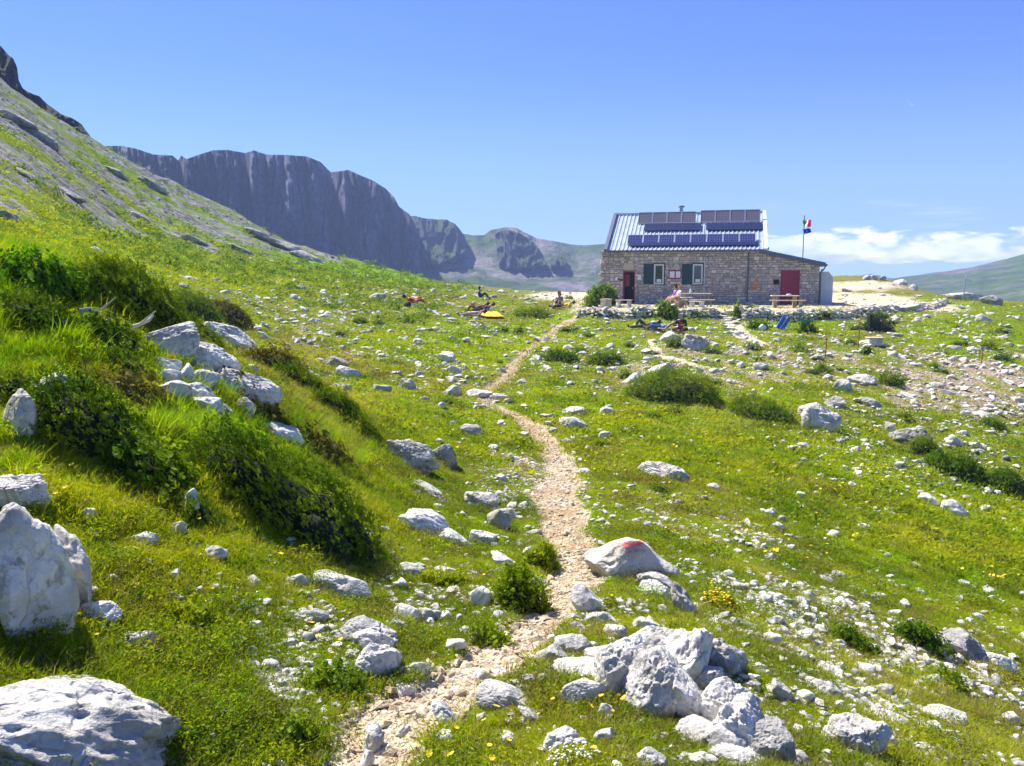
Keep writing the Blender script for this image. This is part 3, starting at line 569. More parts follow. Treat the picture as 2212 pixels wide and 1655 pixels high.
def instancer(name, pts, rots, scls, idx, coll, **kw):
    me = bpy.data.meshes.new(name); pts = np.asarray(pts, np.float32); n = len(pts)
    me.vertices.add(n); me.vertices.foreach_set('co', pts.ravel())
    for nm, ar in (('rot', rots), ('scl', scls)):
        a = me.attributes.new(nm, 'FLOAT_VECTOR', 'POINT'); a.data.foreach_set('vector', np.asarray(ar, np.float32).ravel())
    a = me.attributes.new('pick', 'INT', 'POINT'); a.data.foreach_set('value', np.asarray(idx, np.int32))
    o = put(name, me); ng = bpy.data.node_groups.new(name, 'GeometryNodeTree')
    ng.interface.new_socket('Geometry', in_out='INPUT', socket_type='NodeSocketGeometry'); ng.interface.new_socket('Geometry', in_out='OUTPUT', socket_type='NodeSocketGeometry')
    N, L = ng.nodes, ng.links
    gi, go, iop, ci = N.new('NodeGroupInput'), N.new('NodeGroupOutput'), N.new('GeometryNodeInstanceOnPoints'), N.new('GeometryNodeCollectionInfo')
    ci.inputs['Collection'].default_value = coll; ci.inputs['Separate Children'].default_value = True; ci.inputs['Reset Children'].default_value = True
    def attr(nm, ty):
        a_ = N.new('GeometryNodeInputNamedAttribute'); a_.data_type = ty; a_.inputs[0].default_value = nm
        return [q for q in a_.outputs if q.enabled][0]
    e2r = N.new('FunctionNodeEulerToRotation'); L.new(attr('rot', 'FLOAT_VECTOR'), e2r.inputs[0])
    L.new(gi.outputs[0], iop.inputs['Points']); L.new(ci.outputs[0], iop.inputs['Instance']); iop.inputs['Pick Instance'].default_value = True
    L.new(attr('pick', 'INT'), iop.inputs['Instance Index']); L.new(e2r.outputs[0], iop.inputs['Rotation']); L.new(attr('scl', 'FLOAT_VECTOR'), iop.inputs['Scale'])
    L.new(iop.outputs[0], go.inputs[0]); md = o.modifiers.new('scatter', 'NODES'); md.node_group = ng
    return tag(o, **kw)

# (u, v, width, height, roll, kind, label): centre and extent in the picture; kinds: b block, s slab, d dark stone and painted shade, r rounded, t stratified
BOULDERS = [
 (66, 1238, 170, 300, 2, 'r', 'largest pale boulder at the left edge, smooth face with a grass notch'),
 (156, 1222, 66, 160, -6, 'r', 'narrow slice of rock split off the right side of the left boulder'),
 (208, 1322, 96, 46, 4, 'b', 'low pale block lying at the foot of the left boulder'),
 (36, 1068, 120, 82, 12, 'b', 'rounded cracked boulder just above the largest left boulder'),
 (32, 1352, 50, 52, 0, 'r', 'knob of rock under the lower left corner of the big left boulder'),
 (292, 1390, 84, 52, 4, 'b', 'lone rounded grey stone in the grass above the bottom left slab'),
 (110, 1580, 500, 165, 17, 'b', 'long white pitted slab crossing the bottom left corner'),
 (40, 1640, 260, 90, 8, 'b', 'lower lip of white rock below the bottom left slab'),
 (300, 1578, 92, 74, 8, 'b', 'knobbly right end of the bottom left slab'),
 (92, 850, 110, 56, -34, 'r', 'upper part of the arched rock embraced by the dark juniper'),
 (45, 900, 60, 110, 10, 'r', 'lower upright part of the arched rock beside the dark juniper'),
 (356, 742, 130, 60, -12, 'b', 'pointed pale outcrop at the top of the left mound'),
 (430, 768, 140, 52, 18, 'b', 'grey outcrop sloping down right at the mound top'),
 (462, 788, 100, 52, 22, 'b', 'wedge of pale rock below the sloping mound top outcrop'),
 (358, 788, 60, 30, 0, 'r', 'small white hump above the rock pile on the mound'),
 (363, 822, 54, 46, -10, 'b', 'upper left block of the rock pile on the mound'),
 (400, 818, 42, 56, 5, 'b', 'upright middle block of the rock pile on the mound'),
 (438, 824, 58, 46, 10, 'b', 'upper right block of the rock pile on the mound'),
 (376, 846, 62, 44, 6, 'b', 'angular block in the left of the mound rock pile'),
 (420, 856, 88, 50, 14, 'b', 'widest block at the front of the mound rock pile'),
 (452, 882, 62, 42, 8, 'b', 'low front stone of the mound rock pile'),
 (486, 888, 32, 28, 0, 'r', 'small rounded stone at the lower right of the mound pile'),
 (520, 845, 140, 60, 28, 's', 'long slanting rib of rock right of the mound pile'),
 (527, 880, 44, 40, 8, 'r', 'rounded grey stone under the slanting rib'),
 (252, 822, 26, 14, 0, 'b', 'tiny stone at the left tail of the mound rock pile'),
 (542, 800, 30, 24, 0, 'r', 'smooth white round stone in brown grass right of the mound'),
 (606, 940, 88, 30, 24, 's', 'low grey rock rib above the wide juniper mat'),
 (505, 735, 120, 34, 32, 's', 'thin rock rim on the right edge of the mound'),
 (412, 1086, 34, 56, -8, 't', 'small upright stone left of the wide juniper mat'),
 (384, 1142, 34, 30, 0, 'b', 'chip of rock under the small upright stone'),
 (308, 1162, 60, 26, 6, 'b', 'flat grey stone in lush grass below the dark juniper'),
 (188, 1112, 36, 18, -12, 's', 'sliver of white stone right of the cracked left boulder'),
 (468, 1194, 44, 28, 0, 'b', 'single small pale stone in grass below the juniper mat'),
 (884, 985, 112, 62, 26, 'd', 'large grey boulder leaning right at the mound edge above the trail'),
 (955, 986, 62, 52, 8, 'd', 'squat grey boulder touching the leaning boulder at the mound edge'),
 (736, 1270, 124, 52, 22, 'r', 'bright smooth white rock in the left meadow'),
 (785, 1362, 130, 48, 6, 'b', 'wide upper rock of the left trailside cluster'),
 (805, 1385, 90, 44, 12, 'b', 'middle rock of the left trailside cluster'),
 (818, 1428, 92, 72, 22, 'b', 'big rounded lower rock of the left trailside cluster'),
 (878, 1326, 70, 38, 8, 'b', 'grey block just above the left trailside cluster'),
 (858, 1352, 40, 36, 0, 'b', 'small block at the right shoulder of the trailside cluster'),
 (930, 1330, 42, 32, 6, 'd', 'small dark block right of the trailside cluster'),
 (925, 1140, 130, 46, 30, 's', 'knotted rock rib sloping down toward the trail bend'),
 (985, 1170, 90, 26, 30, 's', 'pale thin tail of the rock rib near the trail bend'),
 (1046, 1166, 66, 24, 28, 's', 'short pale rib closest to the trail bend'),
 (1036, 1084, 66, 46, 18, 'b', 'pale boulder up the slope left of the trail'),
 (1078, 1122, 50, 44, 10, 'd', 'grey boulder with dark shadow left of the trail'),
 (1096, 1108, 40, 24, 12, 'b', 'small pale stone on the shoulder of the shadowed boulder'),
 (932, 1070, 90, 18, 32, 's', 'thin line of rock in grass below the leaning boulder'),
 (1036, 1290, 46, 44, 20, 'b', 'tilted split stone on the left trail bank'),
 (886, 1234, 58, 26, 8, 's', 'arched thin white stone in the left meadow'),
 (972, 1238, 44, 18, 0, 's', 'small flat white stone left of the trail bank'),
 (1092, 1218, 70, 22, 34, 's', 'thin slanting rock plate on the trail bank'),
 (640, 1255, 50, 34, 10, 'b', 'pale angular stone left of the bright smooth rock'),
 (686, 1330, 48, 30, 8, 'b', 'pair-sized pale stone under the bright smooth rock'),
 (875, 1492, 46, 34, -5, 'r', 'rounded cream stone in the trail below the trailside cluster'),
 (806, 1598, 40, 70, 12, 'b', 'upright pointed stone standing in the dirt at the bottom of the trail'),
 (792, 1642, 30, 50, 14, 'b', 'tilted stone plate beneath the upright pointed trail stone'),
 (872, 1580, 34, 32, 0, 'r', 'lumpy cream stone at the right side of the trail dirt'),
 (965, 1548, 80, 18, 48, 's', 'pale streak of rock slanting across the trail edge'),
 (900, 1445, 60, 30, 0, 'd', 'flat grey stone at the foot of the trailside cluster'),
 (985, 1392, 44, 26, 0, 'b', 'small peaked stone under the left trail bank'),
 (1040, 1460, 40, 30, 0, 'r', 'rounded stone set in the trail gravel'),
 (1090, 1508, 120, 36, 22, 's', 'curved pale rock half buried right of the gravel'),
 (1150, 1548, 70, 20, 40, 's', 'thin grassy edge of rock right of the curved pale rock'),
 (1097, 1602, 28, 42, -6, 'b', 'small pointed stone among yellow flowers at bottom centre'),
 (1218, 1606, 86, 56, 6, 'b', 'rough white stone near the bottom edge beside white flowers'),
 (1308, 1588, 48, 32, 16, 'b', 'small half-shaded stone right of the rough white stone'),
 (1402, 1642, 76, 44, 0, 'b', 'peaked stone cut by the bottom edge'),
 (1362, 1208, 190, 100, 8, 'm', 'white boulder with a red trail mark, right of the trail'),
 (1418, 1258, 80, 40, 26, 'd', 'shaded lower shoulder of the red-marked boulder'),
 (1412, 1278, 66, 42, 8, 'b', 'pale block below the red-marked boulder'),
 (1476, 1296, 44, 76, -18, 'd', 'upright knobbly rock right of the pale block'),
 (1276, 1302, 100, 38, 38, 'r', 'smooth rib of rock right of the gravel trail'),
 (1302, 1342, 72, 36, 30, 'r', 'lower end of the smooth rib beside the trail'),
 (1326, 1366, 50, 32, 0, 'r', 'rounded stone at the end of the smooth rib'),
 (1178, 1418, 84, 28, -22, 's', 'lower half of the white tapering slab by the trail'),
 (1238, 1398, 76, 34, 4, 's', 'upper half of the white tapering slab by the trail'),
 (1400, 1352, 60, 28, 26, 'b', 'small pale rock behind the top of the big outcrop'),
 (1348, 1446, 130, 150, 14, 'b', 'left dome of the big pitted outcrop right of the trail'),
 (1402, 1402, 150, 90, -6, 'b', 'flat crown of the big pitted outcrop'),
 (1420, 1492, 150, 150, 10, 'b', 'front bulge of the big pitted outcrop'),
 (1482, 1424, 90, 150, 12, 'b', 'upper right fin of the big pitted outcrop'),
 (1492, 1508, 60, 120, -12, 'b', 'pale pillar of the outcrop above the dark hollow'),
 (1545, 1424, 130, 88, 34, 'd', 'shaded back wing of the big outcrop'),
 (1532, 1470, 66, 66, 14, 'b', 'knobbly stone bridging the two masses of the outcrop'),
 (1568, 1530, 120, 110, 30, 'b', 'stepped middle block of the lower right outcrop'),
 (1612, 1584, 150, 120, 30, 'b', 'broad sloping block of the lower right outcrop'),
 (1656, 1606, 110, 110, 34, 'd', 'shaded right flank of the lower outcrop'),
 (1560, 1600, 90, 70, 10, 'b', 'low front block of the lower right outcrop'),
 (1440, 1530, 110, 46, -16, 'r', 'low pale foot of the outcrop under the pillar'),
 (1298, 1424, 62, 36, -8, 's', 'small slab wedged against the left side of the outcrop'),
 (1268, 1456, 140, 28, 4, 's', 'long flat plank-like slab left of the outcrop'),
 (1258, 1496, 100, 60, -6, 'b', 'pale square block under the plank-like slab'),
 (1308, 1535, 34, 36, -30, 'b', 'small leaning stone below the square block'),
 (1520, 1588, 120, 50, 14, 'r', 'bright flat rock beneath the dark hollow'),
 (1600, 1642, 130, 44, 6, 'b', 'pitted rock at the bottom edge under the large block'),
 (1520, 1642, 60, 30, 0, 'r', 'pale rock beside the pitted bottom edge rock'),
 (1715, 1642, 66, 40, 10, 'r', 'white stone at the bottom edge right of the large block'),
 (1690, 1500, 60, 26, 30, 's', 'thin rock plate right of the outcrop wing'),
 (1846, 1594, 128, 84, 6, 'b', 'white peaked boulder with a shaded right side, bottom right'),
 (1920, 1602, 34, 36, 30, 'b', 'small stone in the shadow of the peaked boulder'),
 (1870, 1690, 40, 30, 0, 'b', 'stone below the peaked boulder'),
 (1785, 1490, 60, 30, 20, 'b', 'pale double stone above the peaked boulder'),
 (2086, 1400, 120, 56, 28, 'd', 'dark slanting boulder near the right edge'),
 (2160, 1436, 90, 30, 34, 's', 'shaded ridge continuing from the dark slanting boulder'),
 (1772, 908, 74, 54, 10, 't', 'striped white boulder on the far bank of the bowl'),
 (1750, 886, 56, 26, -12, 't', 'striped plates above the striped white boulder'),
 (1438, 1020, 108, 36, 14, 't', 'wedge-shaped white rock alone in the middle of the bowl'),
 (1966, 944, 78, 40, 2, 'd', 'grey flat-topped boulder above the dark bushes'),
 (1922, 924, 20, 22, 0, 'd', 'small grey stone left of the flat-topped boulder'),
 (2056, 952, 38, 24, 0, 'r', 'round white stone right of the flat-topped boulder'),
 (1820, 836, 38, 30, 0, 'r', 'round white stone above the striped boulder'),
 (1860, 820, 50, 22, 8, 'b', 'pale stone group above right of the round white stone'),
 (1800, 870, 46, 24, 0, 'd', 'grey stone group behind the striped boulder'),
 (1880, 870, 40, 20, 0, 'd', 'small grey rocks right of the striped boulder'),
 (1412, 808, 84, 24, -26, 't', 'curved pale rib on the left shoulder of the juniper knoll'),
 (1366, 822, 40, 20, -40, 't', 'small curved rib left of the juniper knoll'),
 (964, 772, 34, 22, 4, 'b', 'white block alone in the meadow left of the trail'),
 (980, 800, 32, 18, 12, 'b', 'pale stone just below the lone white meadow block'),
 (976, 846, 36, 26, -8, 'b', 'pale boulder left of the trail bend'),
 (1034, 852, 50, 20, 4, 'r', 'rounded pale boulder right at the trail bend'),
 (1074, 858, 42, 12, 0, 's', 'flat white stone right of the trail bend'),
 (736, 838, 42, 20, 8, 'd', 'grey rounded stone in the left meadow hollow'),
 (728, 783, 44, 22, 12, 'd', 'grey stone high in the left meadow'),
 (752, 806, 48, 16, 14, 's', 'white flat stone in the left meadow hollow'),
 (824, 842, 38, 22, 14, 'd', 'brownish stone in the middle of the meadow hollow'),
 (880, 832, 34, 26, 16, 'd', 'grey stone midway across the meadow hollow'),
 (916, 862, 22, 12, 10, 'd', 'small brown stone below the midway grey stone'),
 (1020, 930, 50, 24, 20, 'd', 'low rock with shadow left of the straight trail'),
 (816, 642, 34, 16, 0, 'r', 'white boulder on the far meadow left of the sunbathers'),
 (1242, 915, 62, 18, 4, 's', 'flat white slab right of the straight trail'),
 (1306, 941, 24, 20, 20, 'b', 'white stone right of the flat white slab'),
 (1236, 888, 52, 12, -4, 's', 'broken white stones above the flat slab'),
 (1310, 887, 28, 12, -12, 's', 'thin white stone behind the flat slab'),
 (1498, 742, 56, 34, 4, 't', 'ribbed grey outcrop below the picnickers'),
 (1448, 730, 42, 26, 0, 'r', 'pinkish grey rock left of the ribbed outcrop'),
 (1180, 732, 14, 13, 0, 'b', 'small squared stone standing beside the upper trail'),
 (2084, 642, 76, 18, 4, 't', 'long pale crest outcrop behind the signpost'),
 (2112, 636, 56, 18, 6, 'b', 'upper part of the crest outcrop at the signpost'),
 (2140, 650, 40, 22, 10, 'd', 'shaded right end of the crest outcrop'),
 (1973, 622, 16, 14, 10, 'b', 'paired upright stones on the crest left of the signpost'),
 (1872, 601, 16, 11, 0, 'b', 'skyline stone on the crest right of the hut'),
 (1888, 600, 14, 12, 0, 'b', 'second skyline stone on the crest right of the hut'),
 (1906, 602, 12, 11, 0, 'd', 'third skyline stone on the crest right of the hut'),
 (1944, 610, 26, 9, 0, 's', 'flat skyline slab on the crest right of the hut'),
 (2124, 690, 30, 12, 20, 's', 'pale stone on the bank below the crest outcrop'),
 (1950, 668, 62, 14, -8, 's', 'flat ledge at the far right end of the terrace wall'),
 (1642, 793, 28, 16, 6, 'b', 'white stone on the gravelly slope below the steps'),
 (1540, 1052, 28, 14, 6, 'b', 'small buff stone right of the wedge-shaped rock'),
 (2005, 1078, 40, 20, 20, 'b', 'pale stone in the row below the dark bushes'),
 (2068, 1104, 64, 24, 24, 's', 'long pale stone in the row below the dark bushes'),
 (1920, 1560, 110, 24, 14, 's', 'flat white plates in grass above the peaked boulder'),
 (2040, 1545, 90, 40, 20, 'b', 'jumble of white rock near the right bottom'),
 (60, 470, 0, 0, 0, 'b', ''),
 (40, 262, 70, 20, 24, 'd', 'dark rock band high on the left slope'), (95, 300, 60, 18, 30, 'd', 'second dark rock band on the left slope'), (250, 372, 46, 12, 26, 'd', 'small dark ledge below the slope skyline'), (330, 400, 60, 14, 28, 'd', 'dark ledge on the skyline of the slope'),
 (560, 508, 60, 14, 22, 'd', 'upper rock rib near the foot of the slope'), (610, 530, 80, 18, 24, 'd', 'broad rock rib near the foot of the slope'), (665, 556, 70, 15, 22, 'd', 'lowest rock rib at the foot of the slope'), (520, 540, 50, 12, 24, 'd', 'short rib left of the broad rock rib'),
 (150, 420, 60, 14, 26, 'd', 'grey rib crossing the middle of the left slope'), (420, 520, 50, 12, 24, 'd', 'grey rib low on the scree'), (300, 470, 44, 11, 28, 'd', 'grey rib amid the scree stripes'), (60, 380, 44, 14, 24, 'd', 'grey rock at the left edge of the scree'),
 (22, 470, 42, 18, 18, 'd', 'grey rock on the green band at the left edge'),
 (208, 540, 24, 12, 10, 'b', 'pale stone on the meadow behind the mound'),
]
BOULDERS = [b for b in BOULDERS if b[2] > 0 and b[1] < 1660]
landmarks = []; boulder_foot = []; ROCKOBJ = {}
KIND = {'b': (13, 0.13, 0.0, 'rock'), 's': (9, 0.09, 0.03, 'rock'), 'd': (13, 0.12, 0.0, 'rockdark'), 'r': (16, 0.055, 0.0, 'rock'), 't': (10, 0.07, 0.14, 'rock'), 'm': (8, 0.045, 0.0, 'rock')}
def place_rock(name, u, v, wd, ht, roll, kind, seed, sub=None, parent=None, deep=0.8):
    h = hit(min(max(u, -150), 2380), v+ht*0.36)[0]
    Y = h[1]+wd*h[1]/FPX*deep*0.28; sc = Y/FPX
    k_ = 1.12 if kind != 's' else 1.15; c = at(u, v+ht*0.08, Y); dims = (wd*sc*k_, max(wd*deep, ht*0.9)*sc, ht*sc*(1.28 if kind != 's' else 1.7))
    if sub is None: sub = 6 if wd > 90 else 5 if wd > 55 else 4 if wd > 30 else 3
    fa, ro, stt, mt = KIND[kind]
    Vr, Fr = rock_verts(seed, sub, dims, fa, ro, stt, cut=0.14 if kind == 'r' else 0.0, soft=14 if kind == 'r' else 34)
    if kind == 'm':                                                # a peaked wedge, long toe to the left, with the painted stripe
        Vr, Fr = rock_verts(seed, sub, (1, 1, 1), 10, ro, 0); X_ = Vr[:, 0]*2
        top_ = np.where(X_ < 0.12, 0.18+0.82*sstep(X_, -1.1, 0.12), 0.35+0.65*(1-sstep(X_, 0.12, 1.05)))
        Vr = Vr*np.array(dims); Vr[:, 2] = np.where(Vr[:, 2] > 0, Vr[:, 2]*top_*1.05, Vr[:, 2])
    o = put(name, mesh_np(name, Vr, Fr, True), M[mt], parent, c, (0, math.radians(roll), -math.atan2(c[0], c[1])))
    boulder_foot.append((c[0], c[1], wd*sc*0.5)); return o, Y
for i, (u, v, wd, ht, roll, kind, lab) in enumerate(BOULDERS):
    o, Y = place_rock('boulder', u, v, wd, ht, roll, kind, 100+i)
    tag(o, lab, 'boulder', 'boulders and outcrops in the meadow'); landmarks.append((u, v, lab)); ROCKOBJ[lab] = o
# red trail blaze: the paint follows the boulder's own surface
mk = ROCKOBJ['white boulder with a red trail mark, right of the trail']
bpy.context.view_layer.update()
inv = mk.matrix_world.inverted(); eye = inv @ Vector((0, 0, EYE)); pm = MB(); gu, gv = np.linspace(1342, 1394, 30), np.linspace(1166, 1182, 13)
gp = {}
for a, uu in enumerate(gu):
    for b, vv in enumerate(gv):
        tgt = inv @ Vector(at(uu, vv-(uu-1370)*0.16, 20)); ok, loc, nrm, _ = mk.ray_cast(eye, (tgt-eye).normalized())
        e = abs((b/12-0.5)*2)*0.9+abs((a/29-0.5)*2)**6; e += 0.9*float(pn(np.array([a*0.42, b*0.38, 3.3])))
        if ok and e < 0.82: gp[a, b] = pm.bm.verts.new(loc+nrm*0.0025)
for (a, b), p in gp.items():
    q = [gp.get((a, b)), gp.get((a+1, b)), gp.get((a+1, b+1)), gp.get((a, b+1))]
    if all(q): pm.bm.faces.new(q)
M['redpaint'] = plain('faded_red_paint', (0.78, 0.13, 0.17), 0.8, var=0.35, bscale=90)
pmk = pm.build('trail_mark', M['redpaint'], mk)

# ---- where stones lie: picture density of loose stone, sampled as lines of sight onto the ground
REG = [(1480, 1180, 230, 80, 1.0), (1650, 1350, 200, 120, 1.0), (1950, 1560, 300, 110, 1.0), (1700, 1280, 160, 60, 0.8), (1920, 980, 220, 70, 0.9), (1650, 770, 420, 50, 1.2), (2080, 830, 170, 60, 1.6),
       (900, 750, 260, 90, 0.9), (640, 680, 200, 70, 1.0), (450, 630, 200, 60, 0.8), (1120, 900, 120, 60, 0.35), (930, 1310, 300, 130, 0.95), (600, 1490, 70, 60, 1.0), (1350, 700, 400, 40, 0.5), (1000, 640, 300, 12, 0.8),
       (1100, 1040, 80, 60, 0.9), (1230, 770, 90, 30, 0.8), (700, 1380, 250, 120, 0.3), (1000, 1430, 140, 60, 0.8), (2100, 1000, 120, 200, 0.3), (1250, 1120, 60, 120, 0.5), (1850, 1420, 250, 70, 0.8), (2000, 690, 200, 40, 0.6)]
def stone_density(u, v):
    d = 0.10+0*u
    for cu, cv, su, sv, a in REG: d = d+a*np.exp(-(((u-cu)/su)**2+((v-cv)/sv)**2)*0.8)
    for cu, cv, su, sv, a in ((2000, 1190, 300, 60, 0.8), (1620, 1010, 220, 70, 0.7), (150, 780, 300, 200, 1.0), (300, 1000, 400, 130, 1.0), (250, 1450, 350, 120, 0.9), (650, 1060, 240, 110, 1), (750, 930, 120, 90, 0.8)):
        d = d*(1-np.minimum(a, 1)*np.exp(-(((u-cu)/su)**2+((v-cv)/sv)**2)*0.8))
    return d
def sample_ground(n, dens, u0=-60, u1=2270, v0=560, v1=1700, clump=1.1, seed=1):
    r_ = np.random.default_rng(seed); out = []
    while sum(len(a) for a in out) < n:
        u, v = r_.uniform(u0, u1, n*3), r_.uniform(v0, v1, n*3); p = dens(u, v); P = hit(u, v)
        ok = ~np.isnan(P[:, 0]); P[~ok] = 0
        cl_ = 1+clump*(fbm(P*np.array([1.3, 1.3, 0])+3, 3)*2.2+fbm(P*np.array([0.35, 0.35, 0])+9, 2)*1.5)
        keep = ok & (r_.uniform(0, 1.6, n*3) < p*cl_) & (P[:, 1] < 100)
        lx, ly = hut_local(P[:, 0], P[:, 1]); keep &= ~((lx > -0.5) & (lx < 15) & (ly > -0.6) & (ly < 10))
        out.append(np.column_stack([P, u, v])[keep])
    return np.vstack(out)[:n]
on_path = lambda P: seg_dist(P[:, 0], P[:, 1], PATH) < 0.9
stone_meshes = [hull_rock(500+i, 16, 0.55+0.05*(i % 5)) for i in range(10)]
for m_ in stone_meshes: m_.materials.append(M['pebble'])
trail_meshes = [hull_rock(700+i, 12, 0.6) for i in range(6)]
SRC_STONE = source_collection('loose_stone', stone_meshes); SRC_TRAIL = source_collection('trail_stone', trail_meshes, M['trailstone'])
def stones(name, S, sizes, coll, nvar, seed=3, sink=0.22, flat=(0.5, 0.9), **kw):
    r_ = np.random.default_rng(seed); n = len(S); z = height(S[:, 0], S[:, 1])
    sc = np.stack([sizes*r_.uniform(0.8, 1.3, n), sizes*r_.uniform(0.7, 1.1, n), sizes*r_.uniform(*flat, n)], -1)*0.5
    return instancer(name, np.stack([S[:, 0], S[:, 1], z+sc[:, 2]*sink], -1), np.stack([r_.normal(0, 0.18, n), r_.normal(0, 0.18, n)+0.1, r_.uniform(0, 6.28, n)], -1), sc, r_.integers(0, nvar, n), coll, **kw)
S = sample_ground(21000, stone_density, seed=4); S = S[~on_path(S)]
px = np.exp(rng.normal(math.log(6.8), 0.64, len(S)))*(0.85+0.75*sstep(S[:, 4], 1000, 1600))
px = np.clip(px*1.12, 3.0, 38); stones('scattered_stones', S, np.clip(px*S[:, 1]/FPX, 0.012, 0.55), SRC_STONE, 10, kind='stuff')
# gravel of the trail, and grit in the bare patches
def scatter_path(n, seed, lw=0.95):
    r_ = np.random.default_rng(seed); A = np.array(PATH); seg = r_.integers(0, len(A)-1, n*2); wts = 1/np.maximum(A[:, 1], 2.5)
    seg = r_.choice(len(A)-1, n*2, p=(wts[:-1]/wts[:-1].sum())); t = r_.uniform(0, 1, n*2)[:, None]; q = A[seg]*(1-t)+A[seg+1]*t
    a = r_.uniform(0, 6.28, n*2); rr = np.sqrt(r_.uniform(0, 1, n*2))*q[:, 2]*lw*1.1
    X, Y = q[:, 0]+np.cos(a)*rr, q[:, 1]+np.sin(a)*rr; k = Y > 1.2
    return np.column_stack([X, Y])[k][:n]
def slope_ok(u, v): return (u < 960)*1.0
r_ = np.random.default_rng(61); su, sv = r_.uniform(-60, 980, 26000), r_.uniform(200, 640, 26000); SP = hit(su, sv); k_ = ~np.isnan(SP[:, 0]); SP[~k_] = 0
k_ &= (SP[:, 1] > 34) & (bil(m_scree, *gidx(SP[:, 0], SP[:, 1])) > r_.uniform(0, 1, 26000)) & (r_.uniform(0, 1, 26000) < 0.5+1.6*fbm(SP*0.25, 2)); SP = SP[k_][:7000]
M['screestone'] = limestone('scree_stone', (0.42, 0.405, 0.41), (0.20, 0.195, 0.205), 0.2, 0.6)
stones('scree_stones', SP, np.clip(np.exp(rng.normal(math.log(3.6), 0.5, len(SP)))*SP[:, 1]/FPX, 0.08, 0.9), source_collection('scree_stone', [hull_rock(800+i, 10, 0.6) for i in range(5)], M['screestone']), 5, 12, kind='stuff')
T = scatter_path(15000, 5); sz = np.clip(np.exp(rng.normal(math.log(0.0155), 0.62, len(T)))*(1+0.05*T[:, 1]), 0.008, 0.13)
stones('trail_gravel', np.column_stack([T, T, T]), sz, SRC_TRAIL, 6, 8, kind='stuff')
B = sample_ground(4200, lambda u, v: np.exp(-(((u-600)/70)**2+((v-1490)/60)**2))*2+np.exp(-(((u-960)/130)**2+((v-1460)/60)**2))*1.5+np.exp(-(((u-1110)/90)**2+((v-1030)/60)**2))*0.8+np.exp(-(((u-1700)/180)**2+((v-1330)/90)**2))*0.5, u0=400, u1=1900, v0=900, v1=1640, seed=9, clump=0.5)
stones('grit', B, np.clip(np.exp(rng.normal(math.log(7.0), 0.45, len(B)))*B[:, 1]/FPX, 0.008, 0.06), SRC_STONE, 10, 9, kind='stuff')
# ---- countable stones: the larger ones, each an object
mid_meshes = []
for i in range(14):
    Vr, Fr = rock_verts(900+i, 3, (1, 0.8, (0.35, 0.55, 0.75)[i % 3]), 12, 0.11)
    mid_meshes.append(mesh_np('stone', Vr, Fr, True, M['rock' if i % 4 else 'rockdark']))
S2 = sample_ground(420, stone_density, v0=600, seed=21, clump=0.4); S2 = S2[~on_path(S2)]
ok = [i for i in range(len(S2)) if all((S2[i, 3]-b[0])**2/(b[2]*0.6+12)**2+(S2[i, 4]-b[1])**2/(b[3]*0.7+10)**2 > 1 for b in BOULDERS)]
S2 = S2[ok][:280]
def where(u, v):
    c = sorted(landmarks, key=lambda L: (L[0]-u)**2+((L[1]-v)*1.6)**2)[0]; du, dv = u-c[0], v-c[1]
    rel = ('just right of' if du > 0 else 'just left of') if abs(du) > abs(dv)*1.3 else ('below' if dv > 0 else 'above')
    return rel, c[2]
SHORT = {}
for u_, v_q, lab in landmarks:
    ws = lab.replace(',', '').split()[:7]
    while ws[-1] in ('at', 'the', 'of', 'a', 'on', 'in', 'with', 'by', 'to', 'and', 'up', 'just', 'under', 'above', 'below', 'its', 'right', 'left', 'down', 'small', 'big', 'upper', 'lower', 'half', 'behind', 'beside', 'over', 'off', 'far', 'long', 'main'): ws.pop()
    SHORT[lab] = ' '.join(ws)
pending = []
def later(o, kind, u, v, cat, group):
    rel, lm = where(u, v); tag(o, 'x', cat, group); pending.append((o, kind, rel, SHORT[lm], u))
def settle():
    d = {}
    for p in pending: d.setdefault(p[1:4], []).append(p)
    for (kind, rel, lm), L_ in d.items():
        L_.sort(key=lambda p: p[4]); n = len(L_); names = ['leftmost', 'second from left', 'third from left', 'fourth from left', 'fifth from left', 'sixth from left', 'seventh from left']
        for i, p in enumerate(L_):
            w_ = '' if n == 1 else names[0] if i == 0 else 'rightmost' if i == n-1 else 'middle' if n == 3 else names[min(i, 6)]
            base = (kind+' '+rel+' the '+lm).split()[:16-len(w_.split())]; p[0]['label'] = ' '.join(base)+(', '+w_ if w_ else '')
used = {}
for k, s in enumerate(S2):
    vi = int(rnd.random()*14); size = rnd.uniform(15, 30)*(0.75+0.95*sstep(s[4], 950, 1550)); w_m = size*s[1]/FPX
    o = put('stone', mid_meshes[vi], None, None, (s[0], s[1], float(height(s[0], s[1]))+w_m*0.10), (rnd.gauss(0, .15), rnd.gauss(0.12, .15), rnd.uniform(0, 6.28)), w_m)
    shp = ('flat', 'blocky', 'humped')[vi % 3]; tint = 'pale' if vi % 4 else 'grey'
    later(o, shp+' '+tint+' stone', s[3], s[4], 'stone', 'loose stones lying in the meadow')

